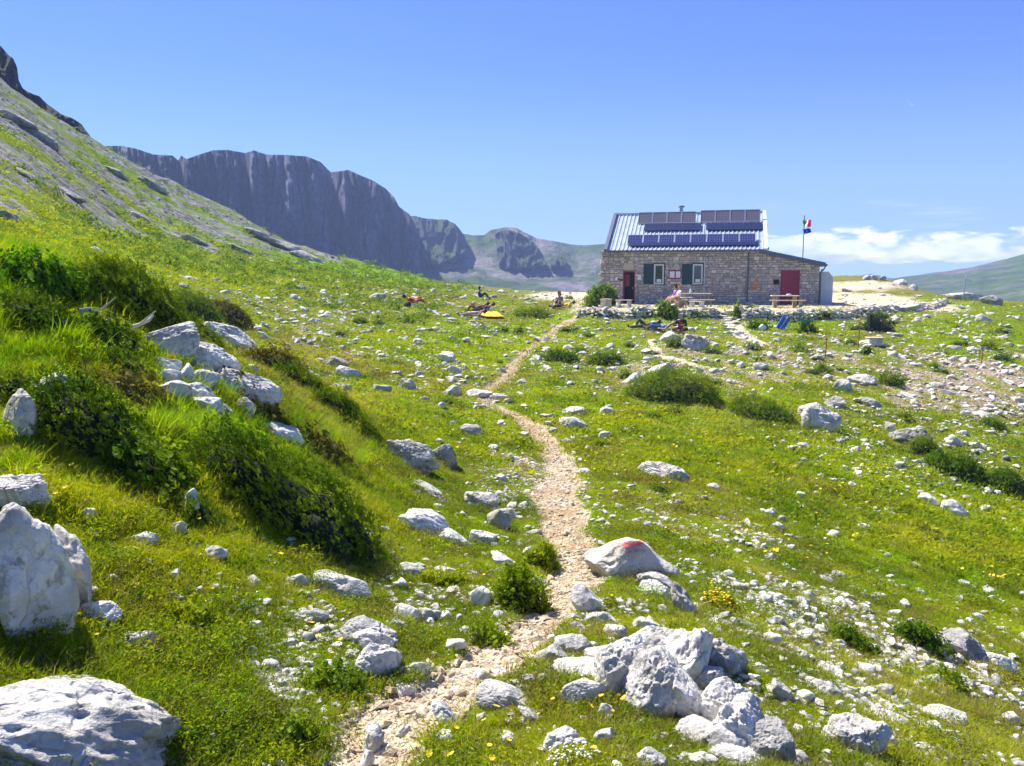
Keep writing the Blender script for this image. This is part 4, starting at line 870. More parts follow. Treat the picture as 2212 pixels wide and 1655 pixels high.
# ------------------------------------------------------------------ vegetation
def tuft_mesh(seed, n, h, spread, wid, lean, seg=3):
    r_ = np.random.default_rng(seed); V = []; F = []
    for i in range(n):
        a = r_.uniform(0, 6.28); d = abs(r_.normal(0, spread)); x, y = d*math.cos(a), d*math.sin(a); hh = h*r_.uniform(0.5, 1.15)
        b = a+r_.normal(0, 0.9); ln = lean*r_.uniform(0.3, 1.5)*hh; p = r_.uniform(0, 6.28); wx, wy = math.cos(p)*wid, math.sin(p)*wid; k = len(V)
        for s_ in range(seg+1):
            t = s_/seg; q = (x+math.cos(b)*ln*t*t, y+math.sin(b)*ln*t*t, hh*(t-0.18*t*t*lean)-0.01); ww = (1-t**1.5)*0.5
            if s_ < seg: V += [(q[0]-wx*ww, q[1]-wy*ww, q[2]), (q[0]+wx*ww, q[1]+wy*ww, q[2])]
            else: V.append(q)
        for s_ in range(seg-1): F += [(k+2*s_, k+2*s_+1, k+2*s_+3), (k+2*s_, k+2*s_+3, k+2*s_+2)]
        F.append((k+2*seg-2, k+2*seg-1, k+2*seg))
    return V, F
def leaf_tuft(seed, n, h, spread, size):
    r_ = np.random.default_rng(seed); V = []; F = []
    for i in range(n):
        a = r_.uniform(0, 6.28); d = spread*math.sqrt(r_.uniform(0, 1)); z = h*r_.uniform(0.1, 1)*(1-0.5*(d/spread)**2); c = Vector((d*math.cos(a), d*math.sin(a), z))
        q = Euler((r_.normal(0, 0.7), r_.normal(0, 0.7), r_.uniform(0, 6.28))); k = len(V); s_ = size*r_.uniform(0.6, 1.3)
        for p in ((-0.35, 0, 0), (0, -0.9, 0.1), (0.35, 0, 0), (0, 0.9, 0.15)):
            w_ = Vector(p)*s_; w_.rotate(q); V.append(tuple(c+w_))
        F += [(k, k+1, k+2), (k, k+2, k+3)]
    return V, F
def mk_src(name, parts):
    out = []
    for (V, F), mt in parts: out.append(mesh_np(name, V, F, False, M[mt]))
    return source_collection(name, out)
# near grass: 0-4 short, 5-6 dry, 7-8 broad leaves
near = mk_src('grass_near', [(tuft_mesh(i, 30, 0.034, 0.034, 0.0032, 0.9), 'grass') for i in range(5)]+[(tuft_mesh(20+i, 20, 0.045, 0.026, 0.0026, 0.9), 'drygrass') for i in range(2)]+[(leaf_tuft(30+i, 26, 0.022, 0.04, 0.008), 'grass') for i in range(2)])
lushc = mk_src('grass_lush', [(tuft_mesh(40+i, 26, 0.17, 0.05, 0.0055, 0.75, 4), 'lush') for i in range(4)]+[(tuft_mesh(50, 20, 0.15, 0.05, 0.004, 0.8, 3), 'drygrass')]+[(leaf_tuft(52, 26, 0.09, 0.07, 0.02), 'lush')])
farc = mk_src('grass_far', [(tuft_mesh(60+i, 14, 0.045, 0.10, 0.016, 1.1, 2), 'grass') for i in range(3)]+[(tuft_mesh(70, 12, 0.05, 0.10, 0.014, 1.1, 2), 'drygrass'), (leaf_tuft(75, 22, 0.04, 0.15, 0.03), 'grass')])
def grid_at(G, x, y): return bil(G, *gidx(x, y))
def veg(name, n, rmin, rmax, pw, seed, th=0.64):
    r_ = np.random.default_rng(seed); u1 = r_.uniform(0, 1, n)
    r = np.exp(np.log(rmin)+(np.log(rmax)-np.log(rmin))*u1**pw); t = r_.uniform(-th, th, n); return r*np.sin(t), r*np.cos(t), r_
bf = np.array(boulder_foot); SHRUBS = [
 (190, 990, 270, 190, 'large dark juniper bush embracing the arched rock at left', dict(dens=1.3, lobes=18)),
 (30, 870, 110, 80, 'dark juniper bush at the left edge behind the arched rock', dict()),
 (640, 1165, 420, 205, 'wide low juniper mat sprawling over the front of the mound', dict(dens=1.1, deep=0.6, lobes=22)),
 (330, 1060, 200, 110, 'leafy green bush between the dark juniper and the wide mat', dict(mat='shrub', kind='leaf')),
 (325, 705, 280, 130, 'dark juniper on the crest of the left mound', dict(deep=0.5)),
 (200, 665, 230, 100, 'olive juniper on the crest of the mound, left of the dark one', dict(deep=0.5)),
 (30, 620, 120, 70, 'brownish green juniper at the left edge of the mound crest', dict(deep=0.5)),
 (290, 815, 130, 60, 'dark heather hummock above the rock pile', dict(mat='shrub')),
 (440, 740, 120, 44, 'dark shrub over the sloping outcrop on the mound', dict(mat='juniper')),
 (660, 842, 150, 50, 'upper strip of juniper running down the mound edge', dict(deep=0.4)),
 (745, 905, 150, 60, 'middle strip of juniper running down the mound edge', dict(deep=0.4)),
 (800, 950, 100, 44, 'lower dark end of the juniper strip on the mound edge', dict(deep=0.4)),
 (1455, 868, 240, 76, 'rounded juniper knoll in the bowl before the hut', dict(dens=1.2, mat='juniper')),
 (1640, 905, 165, 48, 'lower juniper mat right of the juniper knoll', dict()),
 (1150, 688, 84, 24, 'dark cushion of juniper beside the upper trail', dict()),
 (1992, 985, 66, 52, 'dark bush right of the flat-topped boulder', dict()),
 (2065, 1030, 150, 56, 'spreading green bush on the far right bank', dict(mat='shrub', kind='leaf')),
 (2180, 1070, 110, 62, 'darkest bush cut by the right edge', dict()),
 (1300, 664, 80, 52, 'leafy green bush at the left corner of the hut', dict(mat='shrub', kind='leaf', dens=1.3)),
 (1440, 692, 44, 42, 'yellow-green bush growing over the terrace wall', dict(mat='shrub', kind='leaf')),
 (1890, 716, 52, 46, 'dark grey bush on the bank right of the terrace', dict(mat='darkshrub')),
 (1915, 718, 30, 22, 'low spread of the dark grey bush on the bank', dict(mat='darkshrub')),
 (1742, 722, 40, 34, 'leafy weeds below the right terrace wall', dict(mat='shrub', kind='leaf')),
 (1640, 714, 44, 20, 'green weeds around the white bag', dict(mat='shrub', kind='leaf')),
 (1589, 684, 16, 22, 'tuft of weeds at the top of the steps', dict(mat='shrub', kind='leaf')),
 (1870, 768, 22, 22, 'round green plant below the stone block', dict(mat='shrub', kind='leaf')),
 (1778, 806, 34, 20, 'small dark juniper on the gravelly slope', dict()),
 (1925, 835, 66, 34, 'olive shrub on the right slope', dict(mat='shrub')),
 (2145, 925, 66, 26, 'low green shrub near the right edge', dict(mat='shrub')),
 (1090, 718, 20, 14, 'left of two tiny green bushes in the meadow', dict(mat='shrub')),
 (1118, 724, 26, 18, 'right of two tiny green bushes in the meadow', dict(mat='shrub')),
 (1310, 790, 90, 34, 'green shrub patch under the upper trail knoll', dict(mat='shrub')),
 (1215, 782, 90, 26, 'dark green patch around the rocks right of the upper trail', dict(mat='shrub')),
 (1458, 752, 40, 24, 'small bush between the pinkish rock and the ribbed outcrop', dict(mat='juniper')),
 (1670, 1022, 30, 18, 'small dark green clump in the bowl', dict(mat='shrub')),
 (1128, 1326, 150, 118, 'overhanging grass hummock on the left trail bank', dict(mat='grass', kind='leaf', name='grass_hummock', group='hummocks and cushions', leaf=0.022)),
 (1168, 1224, 84, 64, 'upper grass hummock on the left trail bank', dict(mat='grass', kind='leaf', name='grass_hummock', group='hummocks and cushions', leaf=0.022)),
 (1060, 1400, 100, 40, 'flat grass hummock at the foot of the trail bank', dict(mat='grass', kind='leaf', name='grass_hummock', group='hummocks and cushions', leaf=0.022)),
 (430, 1358, 120, 60, 'shaded grass tussock in the left meadow', dict(mat='grass', name='grass_hummock', kind='leaf', group='hummocks and cushions', leaf=0.022)),
 (655, 1606, 110, 66, 'dark grass hummock beside the bottom of the trail', dict(mat='shrub', name='grass_hummock', kind='leaf', group='hummocks and cushions', leaf=0.018)),
 (730, 1500, 150, 64, 'brownish green hummock under the trailside cluster', dict(mat='shrub', name='grass_hummock', kind='leaf', group='hummocks and cushions', leaf=0.018)),
 (960, 1268, 120, 42, 'mossy cushion between the white stones left of the trail', dict(mat='grass', name='grass_hummock', kind='leaf', group='hummocks and cushions', leaf=0.02)),
 (1556, 1320, 88, 48, 'cushion of yellow blossom beside the upright knobbly rock', dict(mat='grass', name='flower_cushion', kind='leaf', group='hummocks and cushions', leaf=0.02, extra=('yellow', 420, 0.010))),
 (1240, 1655, 150, 44, 'cushion of tiny white flowers at the bottom edge', dict(mat='grass', name='flower_cushion', kind='leaf', group='hummocks and cushions', leaf=0.014, extra=('whitefl', 260, 0.006))),
 (1985, 1400, 120, 60, 'dark green clump left of the dark slanting boulder', dict(mat='shrub', kind='leaf', leaf=0.03, group='leafy clumps')),
 (1840, 1400, 110, 44, 'brownish low clump among the bottom right stones', dict(mat='shrub', kind='leaf', leaf=0.025, group='leafy clumps')),
 (2050, 1490, 100, 46, 'leafy clump under the dark slanting boulder', dict(mat='shrub', kind='leaf', leaf=0.025, group='leafy clumps')),
 (540, 1000, 150, 60, 'bright leafy patch on top of the wide juniper mat', dict(mat='lush', kind='leaf', leaf=0.05, group='leafy clumps')),
 (520, 470, 0, 0, '', {}),
]
HEATH = [(300, 880, 150, 60, 'heather', 'brown heather patch below the mound rock pile'), (560, 900, 140, 60, 'heather', 'brown heather strip right of the mound rock pile'), (600, 800, 160, 56, 'heather', 'brownish heather on the mound edge above the juniper strip'),
 (480, 700, 150, 50, 'heather', 'brown heather behind the sloping outcrop'), (250, 760, 170, 70, 'shrub', 'mid green bush left of the pointed outcrop'), (90, 720, 170, 90, 'juniper', 'dark green bush at the left edge under the crest'), (430, 690, 130, 60, 'juniper', 'right end of the crest junipers'),
 (90, 640, 210, 100, 'lush', 'bright green tall tuft crowning the mound at left'), (700, 1140, 120, 60, 'shrub', 'leafy bush at the right tip of the wide juniper mat'), (430, 1130, 120, 70, 'juniper', 'dark lobe at the left end of the wide juniper mat'), (700, 985, 140, 40, 'heather', 'rusty heather on the slope above the leaning boulder'), (560, 1090, 260, 90, 'shrub', 'yellowish leafy middle of the wide juniper mat')]
shrub_boxes = [s_[:4] for s_ in SHRUBS+HEATH if s_[2] > 60 and 'lush' not in s_[4:]]
def grass_layer(name, n, rmin, rmax, pw, coll, seed, base, growth, want):
    x, y, r_ = veg(name, n, rmin, rmax, pw, seed); r = np.hypot(x, y)
    pth, snd, bar_, scr, lsh, dr = [grid_at(g_, x, y) for g_ in (m_path, m_sand, m_bare, m_scree, m_lush, m_dry)]
    P = np.stack([x, y, 0*x], -1); nz = fbm(P*1.8, 3); z = height(x, y)
    keep = (r_.uniform(0, 1, n) > pth*1.6) & (r_.uniform(0, 1, n) > snd*1.15) & (r_.uniform(0, 1, n) > bar_*0.9) & (r_.uniform(0, 1, n) > scr*0.9)
    keep &= want(r_, x, y, lsh, dr, nz)
    lx, ly = hut_local(x, y); keep &= ~((lx > -0.3) & (lx < 15) & (ly > -0.4) & (ly < 10))
    for bx, by, br in bf:
        if br > 0.06: keep &= ((x-bx)**2+(y-by)**2) > (br*0.55)**2
    if coll is not near and coll is not farc:
        u_, v_ = uv_of(x, np.maximum(y, 0.3), z)
        for (su, sv, sw, sh) in shrub_boxes: keep &= ((u_-su)/(sw*0.5))**2+((v_-sv+sh*0.35)/(sh*0.5+4))**2 > 1
    s = base*(1+growth*r)*(0.75+0.5*sstep(nz, -0.3, 0.5))*r_.uniform(0.65, 1.3, n)*(1+0.5*lsh)
    x, y, z, s, dr, lsh, r = [a[keep] for a in (x, y, z, s, dr, lsh, r)]; m = len(x)
    return x, y, z, s, dr, lsh, r, r_, m
def emit(name, L, coll, pick, **kw):
    x, y, z, s, dr, lsh, r, r_, m = L
    instancer(name, np.stack([x, y, z], -1), np.stack([r_.normal(0, 0.15, m), r_.normal(0, 0.15, m), r_.uniform(0, 6.28, m)], -1), np.stack([s, s, s*r_.uniform(0.7, 1.3, m)], -1), pick(r_, m, dr, lsh), coll, kind='stuff')
L = grass_layer('g', 90000, 1.6, 16, 0.72, near, 31, 1.0, 0.05, lambda r_, x, y, l, d, nz: r_.uniform(0, 1, len(x)) < 0.95)
emit('grass', L, near, lambda r_, m, dr, l: np.where(r_.uniform(0, 1, m) < dr*0.55, r_.integers(5, 7, m), np.where(r_.uniform(0, 1, m) < 0.25, r_.integers(7, 9, m), r_.integers(0, 5, m))))
L = grass_layer('g', 60000, 12, 75, 0.8, farc, 32, 1.0, 0.022, lambda r_, x, y, l, d, nz: (r_.uniform(0, 1, len(x)) < 0.9))
emit('grass', L, farc, lambda r_, m, dr, l: np.where(r_.uniform(0, 1, m) < dr*0.6, 3, np.where(r_.uniform(0, 1, m) < 0.2, 4, r_.integers(0, 3, m))))
L = grass_layer('g', 70000, 4.4, 24, 0.9, lushc, 33, 0.5, 0.035, lambda r_, x, y, l, d, nz: (r_.uniform(0, 1, len(x)) < np.clip(l*1.5-0.35+0.35*nz, 0, 1)*0.75) & (x < 0.5))
emit('tall_grass', L, lushc, lambda r_, m, dr, l: np.where(r_.uniform(0, 1, m) < 0.12+dr*0.25, 4, np.where(r_.uniform(0, 1, m) < 0.15, 5, r_.integers(0, 4, m))))
# low cushions and clover clumps that break up the turf
M['dullgrass'] = leafmat('dull_turf', ((0.030, 0.050, 0.004), (0.075, 0.12, 0.006), (0.17, 0.19, 0.015)), 0.35)
cush = mk_src('cushion', [(leaf_tuft(90+i, 170, 0.035, 0.10, 0.0068), mt) for i, mt in enumerate(('grass', 'lush', 'dullgrass', 'heather', 'grass', 'shrub'))])
L = grass_layer('g', 24000, 2.2, 30, 0.75, cush, 36, 0.8, 0.09, lambda r_, x, y, l, d, nz: r_.uniform(0, 1, len(x)) < sstep(nz+0.4*fbm(np.stack([x*0.5, y*0.5, 0*x+7], -1), 2), 0.05, 0.4)*0.8)
emit('turf_cushions', L, cush, lambda r_, m, dr, l: np.where(r_.uniform(0, 1, m) < dr*0.5, 3, r_.integers(0, 6, m)))
# weeds on the big slope and far meadow
L = grass_layer('g', 9000, 40, 118, 0.9, farc, 34, 1.3, 0.010, lambda r_, x, y, l, d, nz: (nz > 0.02) & (x < -4))
emit('slope_tussocks', L, source_collection('slope_tuft', [mesh_np('slope_tuft', *leaf_tuft(77+i, 40, 0.12, 0.16, 0.04), False, M['shrub' if i else 'juniper']) for i in range(3)]), lambda r_, m, dr, l: r_.integers(0, 3, m))

# ---- shrubs: a lumpy twig core with sprays of leaf faces all over it
def sprig(kind, seed):
    r_ = np.random.default_rng(seed); V = []; F = []
    n = 9 if kind == 'needle' else 5
    for i in range(n):
        t = (i+0.5)/n; a = i*2.4+r_.uniform(0, 1); ln = (0.42*(1-t*0.55) if kind == 'needle' else 0.5*(1-0.3*t)); wd = 0.10 if kind == 'needle' else 0.24
        b = np.array([0, 0, t*0.8]); d = np.array([math.cos(a), math.sin(a), 0.75]); d /= np.linalg.norm(d); s_ = np.array([-math.sin(a), math.cos(a), 0.2*r_.normal()]); k = len(V)
        V += [b, b+d*ln*0.5+s_*wd, b+d*ln, b+d*ln*0.5-s_*wd]; F += [(k, k+1, k+2), (k, k+2, k+3)]
    return np.array(V), np.array(F)
SPR = {k: [sprig(k, 5+i) for i in range(3)] for k in ('needle', 'leaf')}
def shrub_mesh(seed, w_, d_, h_, leaf, n, kind='needle', lobes=7, flatb=0.15):
    """half ellipsoid cushion made of lobes; returns foliage mesh data and core mesh data"""
    r_ = np.random.default_rng(seed)
    C = [np.array([0, 0, 0.12*h_, w_*0.40, d_*0.40, h_*0.72])]
    for i in range(lobes):
        a = r_.uniform(0, 6.28); q = math.sqrt(r_.uniform(0.1, 1))*0.62; s_ = r_.uniform(0.24, 0.40)
        C.append(np.array([math.cos(a)*q*w_*0.5, math.sin(a)*q*d_*0.5, 0.05*h_, w_*s_*0.62, d_*s_*0.62, h_*(1-0.55*q)*r_.uniform(0.65, 1.05)]))
    C = np.array(C); area = C[:, 3]*C[:, 5]+C[:, 3]*C[:, 4]; pick = r_.choice(len(C), n, p=area/area.sum())
    D = r_.normal(size=(n, 3)); D[:, 2] = np.abs(D[:, 2])*1.0-0.12; D /= np.linalg.norm(D, axis=1)[:, None]; c = C[pick]
    depth = 1-np.abs(r_.normal(0, 0.13, n)); P = c[:, :3]+D*c[:, 3:]*depth[:, None]*(1+0.34*fbm(D*2.6+pick[:, None]*7.1, 3))[:, None]
    Nn = D/c[:, 3:]; Nn /= np.linalg.norm(Nn, axis=1)[:, None]; Nn = Nn+r_.normal(0, 0.35, (n, 3))+np.array([0, 0, 0.3]); Nn /= np.linalg.norm(Nn, axis=1)[:, None]
    inside = np.zeros(n, bool)
    for cc in C: inside |= ((((P-cc[:3])/cc[3:])**2).sum(1) < 0.62)
    P, Nn = P[~inside], Nn[~inside]; n = len(P)
    Tn = np.cross(Nn, r_.normal(size=(n, 3))); Tn /= np.linalg.norm(Tn, axis=1)[:, None]; Bn = np.cross(Nn, Tn); sc = leaf*r_.uniform(0.55, 1.3, n); shoot = r_.random(n) < 0.09; sc = np.where(shoot, sc*2.0, sc); P = P+Nn*(shoot*leaf*1.1)[:, None]
    R = np.stack([Tn, Bn, Nn], -1)*sc[:, None, None]; Vs, Fs = [], []; off = 0
    for j, (sv, sf) in enumerate(SPR[kind]):
        m_ = np.arange(n) % 3 == j; Vv = np.einsum('nij,kj->nki', R[m_], sv)+P[m_][:, None]; k = len(sv)
        Fs.append((sf[None]+(np.arange(m_.sum())*k)[:, None, None]).reshape(-1, 3)+off); Vs.append(Vv.reshape(-1, 3)); off += m_.sum()*k
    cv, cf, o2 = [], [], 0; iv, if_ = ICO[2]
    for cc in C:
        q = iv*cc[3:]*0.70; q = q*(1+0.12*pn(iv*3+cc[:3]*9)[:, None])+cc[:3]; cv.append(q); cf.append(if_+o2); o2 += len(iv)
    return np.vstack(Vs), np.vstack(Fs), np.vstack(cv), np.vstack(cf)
def shrub(u, v, wd, ht, label, mat='juniper', kind='needle', dens=1.0, leaf=None, name='juniper_bush', deep=0.75, group='juniper bushes on the meadow', cat='shrub', extra=None, lobes=9):
    """(u, v): centre of the base line, wd x ht extent in the picture"""
    h = hit(min(max(u, -150), 2400), v)[0]; Y = h[1]+wd*h[1]/FPX*deep*0.35; sc = Y/FPX
    c = at(u, v, h[1]); x, y = c[0]*Y/h[1], Y; z = float(height(x, y)); ztop = at(u, v-ht, Y)[2]; hh = max(ztop-z, ht*sc*0.6)
    w_, d_ = wd*sc, wd*sc*deep; lf = leaf or max(0.038, 4.2*sc)*1.0
    n = int(min(26000, dens*9.0*(wd*(ht+wd*0.25))/( (lf/sc)**2)*1.9))
    if name == 'juniper_bush' and mat == 'lush': name = 'tall_grass_clump'
    V, F, cv_, cf_ = shrub_mesh(int(u*7+v), w_, d_, hh, lf, n, kind, lobes)
    # hug the slope
    for A in (V, cv_):
        rz = -math.atan2(x, y); X, Yw = A[:, 0]*math.cos(rz)-A[:, 1]*math.sin(rz)+x, A[:, 0]*math.sin(rz)+A[:, 1]*math.cos(rz)+y
        A[:, 2] += height(X, Yw)-z-0.02; A[:, 0], A[:, 1] = X-x, Yw-y
    t = thing(name, label, cat, (x, y, z), 0, group)
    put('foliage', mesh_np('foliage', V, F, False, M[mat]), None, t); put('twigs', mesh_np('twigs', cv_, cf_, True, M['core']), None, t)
    if extra:                                                     # blossoms spread over the crown
        r_ = np.random.default_rng(int(u)); q = r_.choice(len(V), extra[1]); iv, if_ = ICO[1]; s_ = extra[2]
        VV = (iv[None]*s_*np.array([1, 1, .6])+V[q][:, None]*1.03+np.array([0, 0, s_])).reshape(-1, 3); FF = (if_[None]+(np.arange(extra[1])*len(iv))[:, None, None]).reshape(-1, 3)
        b = put('blossoms', mesh_np('blossoms', VV, FF, True, M[extra[0]]), None, t)
    return t
for (u, v, wd, ht, lab, kw) in SHRUBS:
    if wd: shrub(u, v, wd, ht, lab, **kw)
for (u, v, wd, ht, mt, lab) in HEATH: shrub(u, v, wd, ht, lab, mat=mt, kind='leaf' if mt != 'juniper' else 'needle', leaf=0.045 if mt != 'juniper' else None, group='bushes on the left mound')
# small scattered clumps: four sources, copied
clump_src = []
for i in range(5):
    V, F, cv_, cf_ = shrub_mesh(3000+i, 1, 0.9, 0.5, 0.11, 420, 'leaf' if i % 2 else 'needle', 5)
    clump_src.append((mesh_np('foliage', V, F, False, M['shrub' if i % 2 else 'juniper']), mesh_np('twigs', cv_, cf_, True, M['core'])))
def clump_density(u, v):
    return 0.25+np.exp(-(((u-1650)/500)**2+((v-760)/70)**2))+np.exp(-(((u-1000)/350)**2+((v-740)/90)**2))*0.8+np.exp(-(((u-2100)/200)**2+((v-760)/90)**2))
Sc = sample_ground(90, clump_density, v0=640, v1=1150, u0=560, seed=77); Sc = Sc[~on_path(Sc)]
for s in Sc:
    i = int(rnd.random()*5); size = rnd.uniform(14, 46)*s[1]/FPX
    t = thing('small_shrub', 'x', 'shrub', (s[0], s[1], float(height(s[0], s[1]))-0.01), rnd.uniform(0, 6.28), 'small low shrubs dotting the meadow')
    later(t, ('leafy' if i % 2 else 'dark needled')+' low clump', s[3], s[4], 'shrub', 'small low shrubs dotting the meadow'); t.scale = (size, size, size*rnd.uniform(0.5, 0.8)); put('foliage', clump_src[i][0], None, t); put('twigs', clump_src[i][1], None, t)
# flowers
def flower_mesh(mat, r=0.012, h=0.06, seed=0):
    r_ = random.Random(seed); V = []; F = []; mi = []
    for i in range(3):
        a = 2*PI*i/3; V += [(0.0012*math.cos(a), 0.0012*math.sin(a), 0), (0.0012*math.cos(a)+0.004, 0.0012*math.sin(a), h)]
    F = [(0, 2, 3, 1), (2, 4, 5, 3), (4, 0, 1, 5)]; mi = [0]*3
    for i in range(7):
        a = 2*PI*i/7; b = 2*PI*(i+0.8)/7; k = len(V); z = h+r*0.25+r_.uniform(-.1, .1)*r
        V += [(0.004, 0, h), (0.004+r*math.cos(a), r*math.sin(a), z), (0.004+1.1*r*math.cos((a+b)/2), 1.1*r*math.sin((a+b)/2), z+0.1*r), (0.004+r*math.cos(b), r*math.sin(b), z)]; F.append((k, k+1, k+2, k+3)); mi.append(1)
    me = mesh_np('flower', V, F, False, M['stemg']); me.materials.append(M[mat]); me.polygons.foreach_set('material_index', mi); return me
fl = [flower_mesh('yellow', 0.013, 0.07, 1), flower_mesh('yellow', 0.010, 0.05, 2)]
Sf = sample_ground(70, lambda u, v: 0.3+np.exp(-(((u-850)/350)**2+((v-1300)/180)**2))*1.3+np.exp(-(((u-1080)/200)**2+((v-1600)/60)**2))*1.5+np.exp(-(((u-350)/250)**2+((v-1060)/60)**2))*1.2, v0=950, v1=1650, u0=0, u1=1400, seed=88); Sf = Sf[~on_path(Sf)]
FIX = [(355, 1063), (432, 1138), (500, 1275), (460, 1210), (238, 1037), (240, 1050), (262, 1042), (378, 1002), (205, 1558), (275, 1500), (1085, 1560), (1062, 1570), (1172, 1502), (905, 1185), (1320, 1298), (12, 1380), (800, 1340), (745, 1400), (1055, 1640), (1105, 1565), (1170, 1560), (780, 1222), (938, 1200)]
Pf = hit([p[0] for p in FIX], [p[1] for p in FIX]); Sf = np.vstack([np.column_stack([Pf, FIX]), Sf])
for s in Sf:
    if np.isnan(s[0]): continue
    sc = rnd.uniform(0.6, 1.0)*(1+0.04*s[1])
    o = put('yellow_flower', fl[rnd.random() < .5], None, None, (s[0], s[1], float(height(s[0], s[1]))), (rnd.gauss(0, .3)+0.3, rnd.gauss(0, .3), rnd.uniform(0, 6)), sc)
    later(o, 'yellow flower', s[3], s[4], 'flower', 'yellow flowers in the grass')
Yf = sample_ground(230, lambda u, v: np.exp(-(((u-1780)/60)**2+((v-855)/25)**2))+np.exp(-(((u-1690)/60)**2+((v-966)/20)**2))*1.5+np.exp(-(((u-1900)/90)**2+((v-1050)/20)**2))*2+np.exp(-(((u-1870)/60)**2+((v-1125)/20)**2))*2+np.exp(-(((u-1680)/200)**2+((v-1180)/30)**2))*0.7+np.exp(-(((u-2170)/60)**2+((v-1240)/15)**2))*2+np.exp(-(((u-1250)/500)**2+((v-950)/80)**2))*0.25, v0=800, v1=1300, u0=900, seed=89)
n = len(Yf); sc = 0.8+0.065*Yf[:, 1]
instancer('yellow_wildflowers', np.column_stack([Yf[:, :2], height(Yf[:, 0], Yf[:, 1])]), np.stack([rng.normal(0.3, .3, n), rng.normal(0, .3, n), rng.uniform(0, 6, n)], -1), np.stack([sc, sc, sc], -1), rng.integers(0, 2, n), source_collection('flower', fl), kind='stuff')
# bleached dead juniper branches on the mound
for (pts, lab) in (([(176, 690), (186, 706), (205, 714), (228, 705), (236, 694), (232, 690)], 'curled bleached dead branch on the mound, left of the outcrop'),
                   ([(268, 700), (285, 706), (300, 702), (322, 692), (330, 680)], 'forked bleached dead branch on the mound near the outcrop'), ([(172, 672), (196, 668), (210, 676)], 'short bleached twig above the curled dead branch')):
    mb = MB(); Yb = hit(pts[1][0], 730)[0][1]; Q = [Vector(at(a, b, Yb+0.06*i)) for i, (a, b) in enumerate(pts)]
    for a, b, i in zip(Q[:-1], Q[1:], range(9)): mb.rod(a, b, 0.020-0.002*i, 0.018-0.002*i, 6)
    mb.rod(Q[2], Q[2]+Vector((0.15, 0, 0.12)), 0.012, 0.004, 5)
    tag(mb.build('dead_branch', M['twig']), lab, 'branch', 'dead branches on the mound')

settle()
# ------------------------------------------------------------------ the hut
M['mortar'] = plain('wall_mortar', (0.30, 0.26, 0.22), 0.95, bump=0.6, bscale=9, var=0.25)
def wallstone_mat():
    m, t = newmat('wall_stone'); P = t.n('ShaderNodeNewGeometry').outputs['Position']; rv = t.n('ShaderNodeObjectInfo').outputs['Random']; isl = t.n('ShaderNodeNewGeometry').outputs['Random Per Island']
    f = t.math('FRACT', t.math('ADD', rv, isl))
    c = t.ramp(f, [(0.0, (0.40, 0.35, 0.33)), (0.3, (0.62, 0.55, 0.47)), (0.5, (0.50, 0.47, 0.47)), (0.75, (0.70, 0.61, 0.51)), (1.0, (0.82, 0.76, 0.68))])
    c = t.mix(t.math('MULTIPLY', t.smooth(t.noise(P, 5, 5, 0.7), 0.4, 0.7), 0.5), c, (0.22, 0.20, 0.18))
    nb_ = t.n('ShaderNodeBump', {'Height': t.noise(P, 9, 6, 0.7), 'Strength': 0.9, 'Distance': 0.04}).outputs[0]
    b = t.n('ShaderNodeBsdfPrincipled', {'Base Color': c, 'Roughness': 0.95, 'Specular IOR Level': 0.15, 'Normal': nb_}); t.n('ShaderNodeOutputMaterial', {0: b.outputs[0]}); return m
M['wstone'] = wallstone_mat()
M['redwood'] = plain('dark_red_frame', (0.25, 0.03, 0.03), 0.6, var=0.2)
M['reddoor'] = plain('red_painted_metal', (0.27, 0.014, 0.045), 0.55, var=0.18, bscale=4)
M['dark'] = plain('dark_interior', (0.012, 0.012, 0.014), 0.9)
M['shutter'] = plain('dark_green_paint', (0.012, 0.05, 0.055), 0.5, var=0.2)
M['wframe'] = plain('white_window_frame', (0.72, 0.74, 0.66), 0.5)
M['whitep'] = plain('white_paper', (0.78, 0.78, 0.84), 0.6)
M['ink'] = plain('ink', (0.25, 0.25, 0.32), 0.8)
M['plaque'] = plain('carved_stone', (0.58, 0.46, 0.36), 0.9, bump=0.4, bscale=14, var=0.15)
M['zinc'] = plain('galvanised_pipe', (0.34, 0.36, 0.40), 0.45, metal=0.6)
M['pvc'] = plain('pale_pvc_pipe', (0.62, 0.64, 0.70), 0.5)
M['darkm'] = plain('dark_grey_flashing', (0.10, 0.12, 0.17), 0.5, var=0.2)
M['whitem'] = plain('white_bargeboard', (0.72, 0.75, 0.80), 0.5)
M['orange'] = plain('orange_paint', (0.62, 0.20, 0.06), 0.85, var=0.3, bscale=40)
M['tankm'] = plain('pale_grey_render', (0.60, 0.63, 0.66), 0.8, var=0.08, bscale=6)
M['wood'] = plain('weathered_timber', (0.34, 0.25, 0.15), 0.85, bump=0.5, bscale=25, var=0.35)
M['woodlight'] = plain('sun_bleached_timber', (0.60, 0.50, 0.36), 0.85, bump=0.4, bscale=25, var=0.25)
M['alu'] = plain('aluminium_frame', (0.70, 0.71, 0.74), 0.35, metal=0.7)
M['rust'] = plain('rusty_iron', (0.30, 0.09, 0.04), 0.9, var=0.3)
def roof_mat():
    m, t = newmat('ribbed_sheet_roof'); P = t.n('ShaderNodeTexCoord').outputs['Object']
    c = t.mix(t.smooth(t.noise(P, 1.5, 6, 0.7), 0.35, 0.7), (0.34, 0.40, 0.49), (0.50, 0.56, 0.64))
    b = t.n('ShaderNodeBsdfPrincipled', {'Base Color': c, 'Roughness': 0.42, 'Metallic': 0.25}); t.n('ShaderNodeOutputMaterial', {0: b.outputs[0]}); return m
M['roof'] = roof_mat()
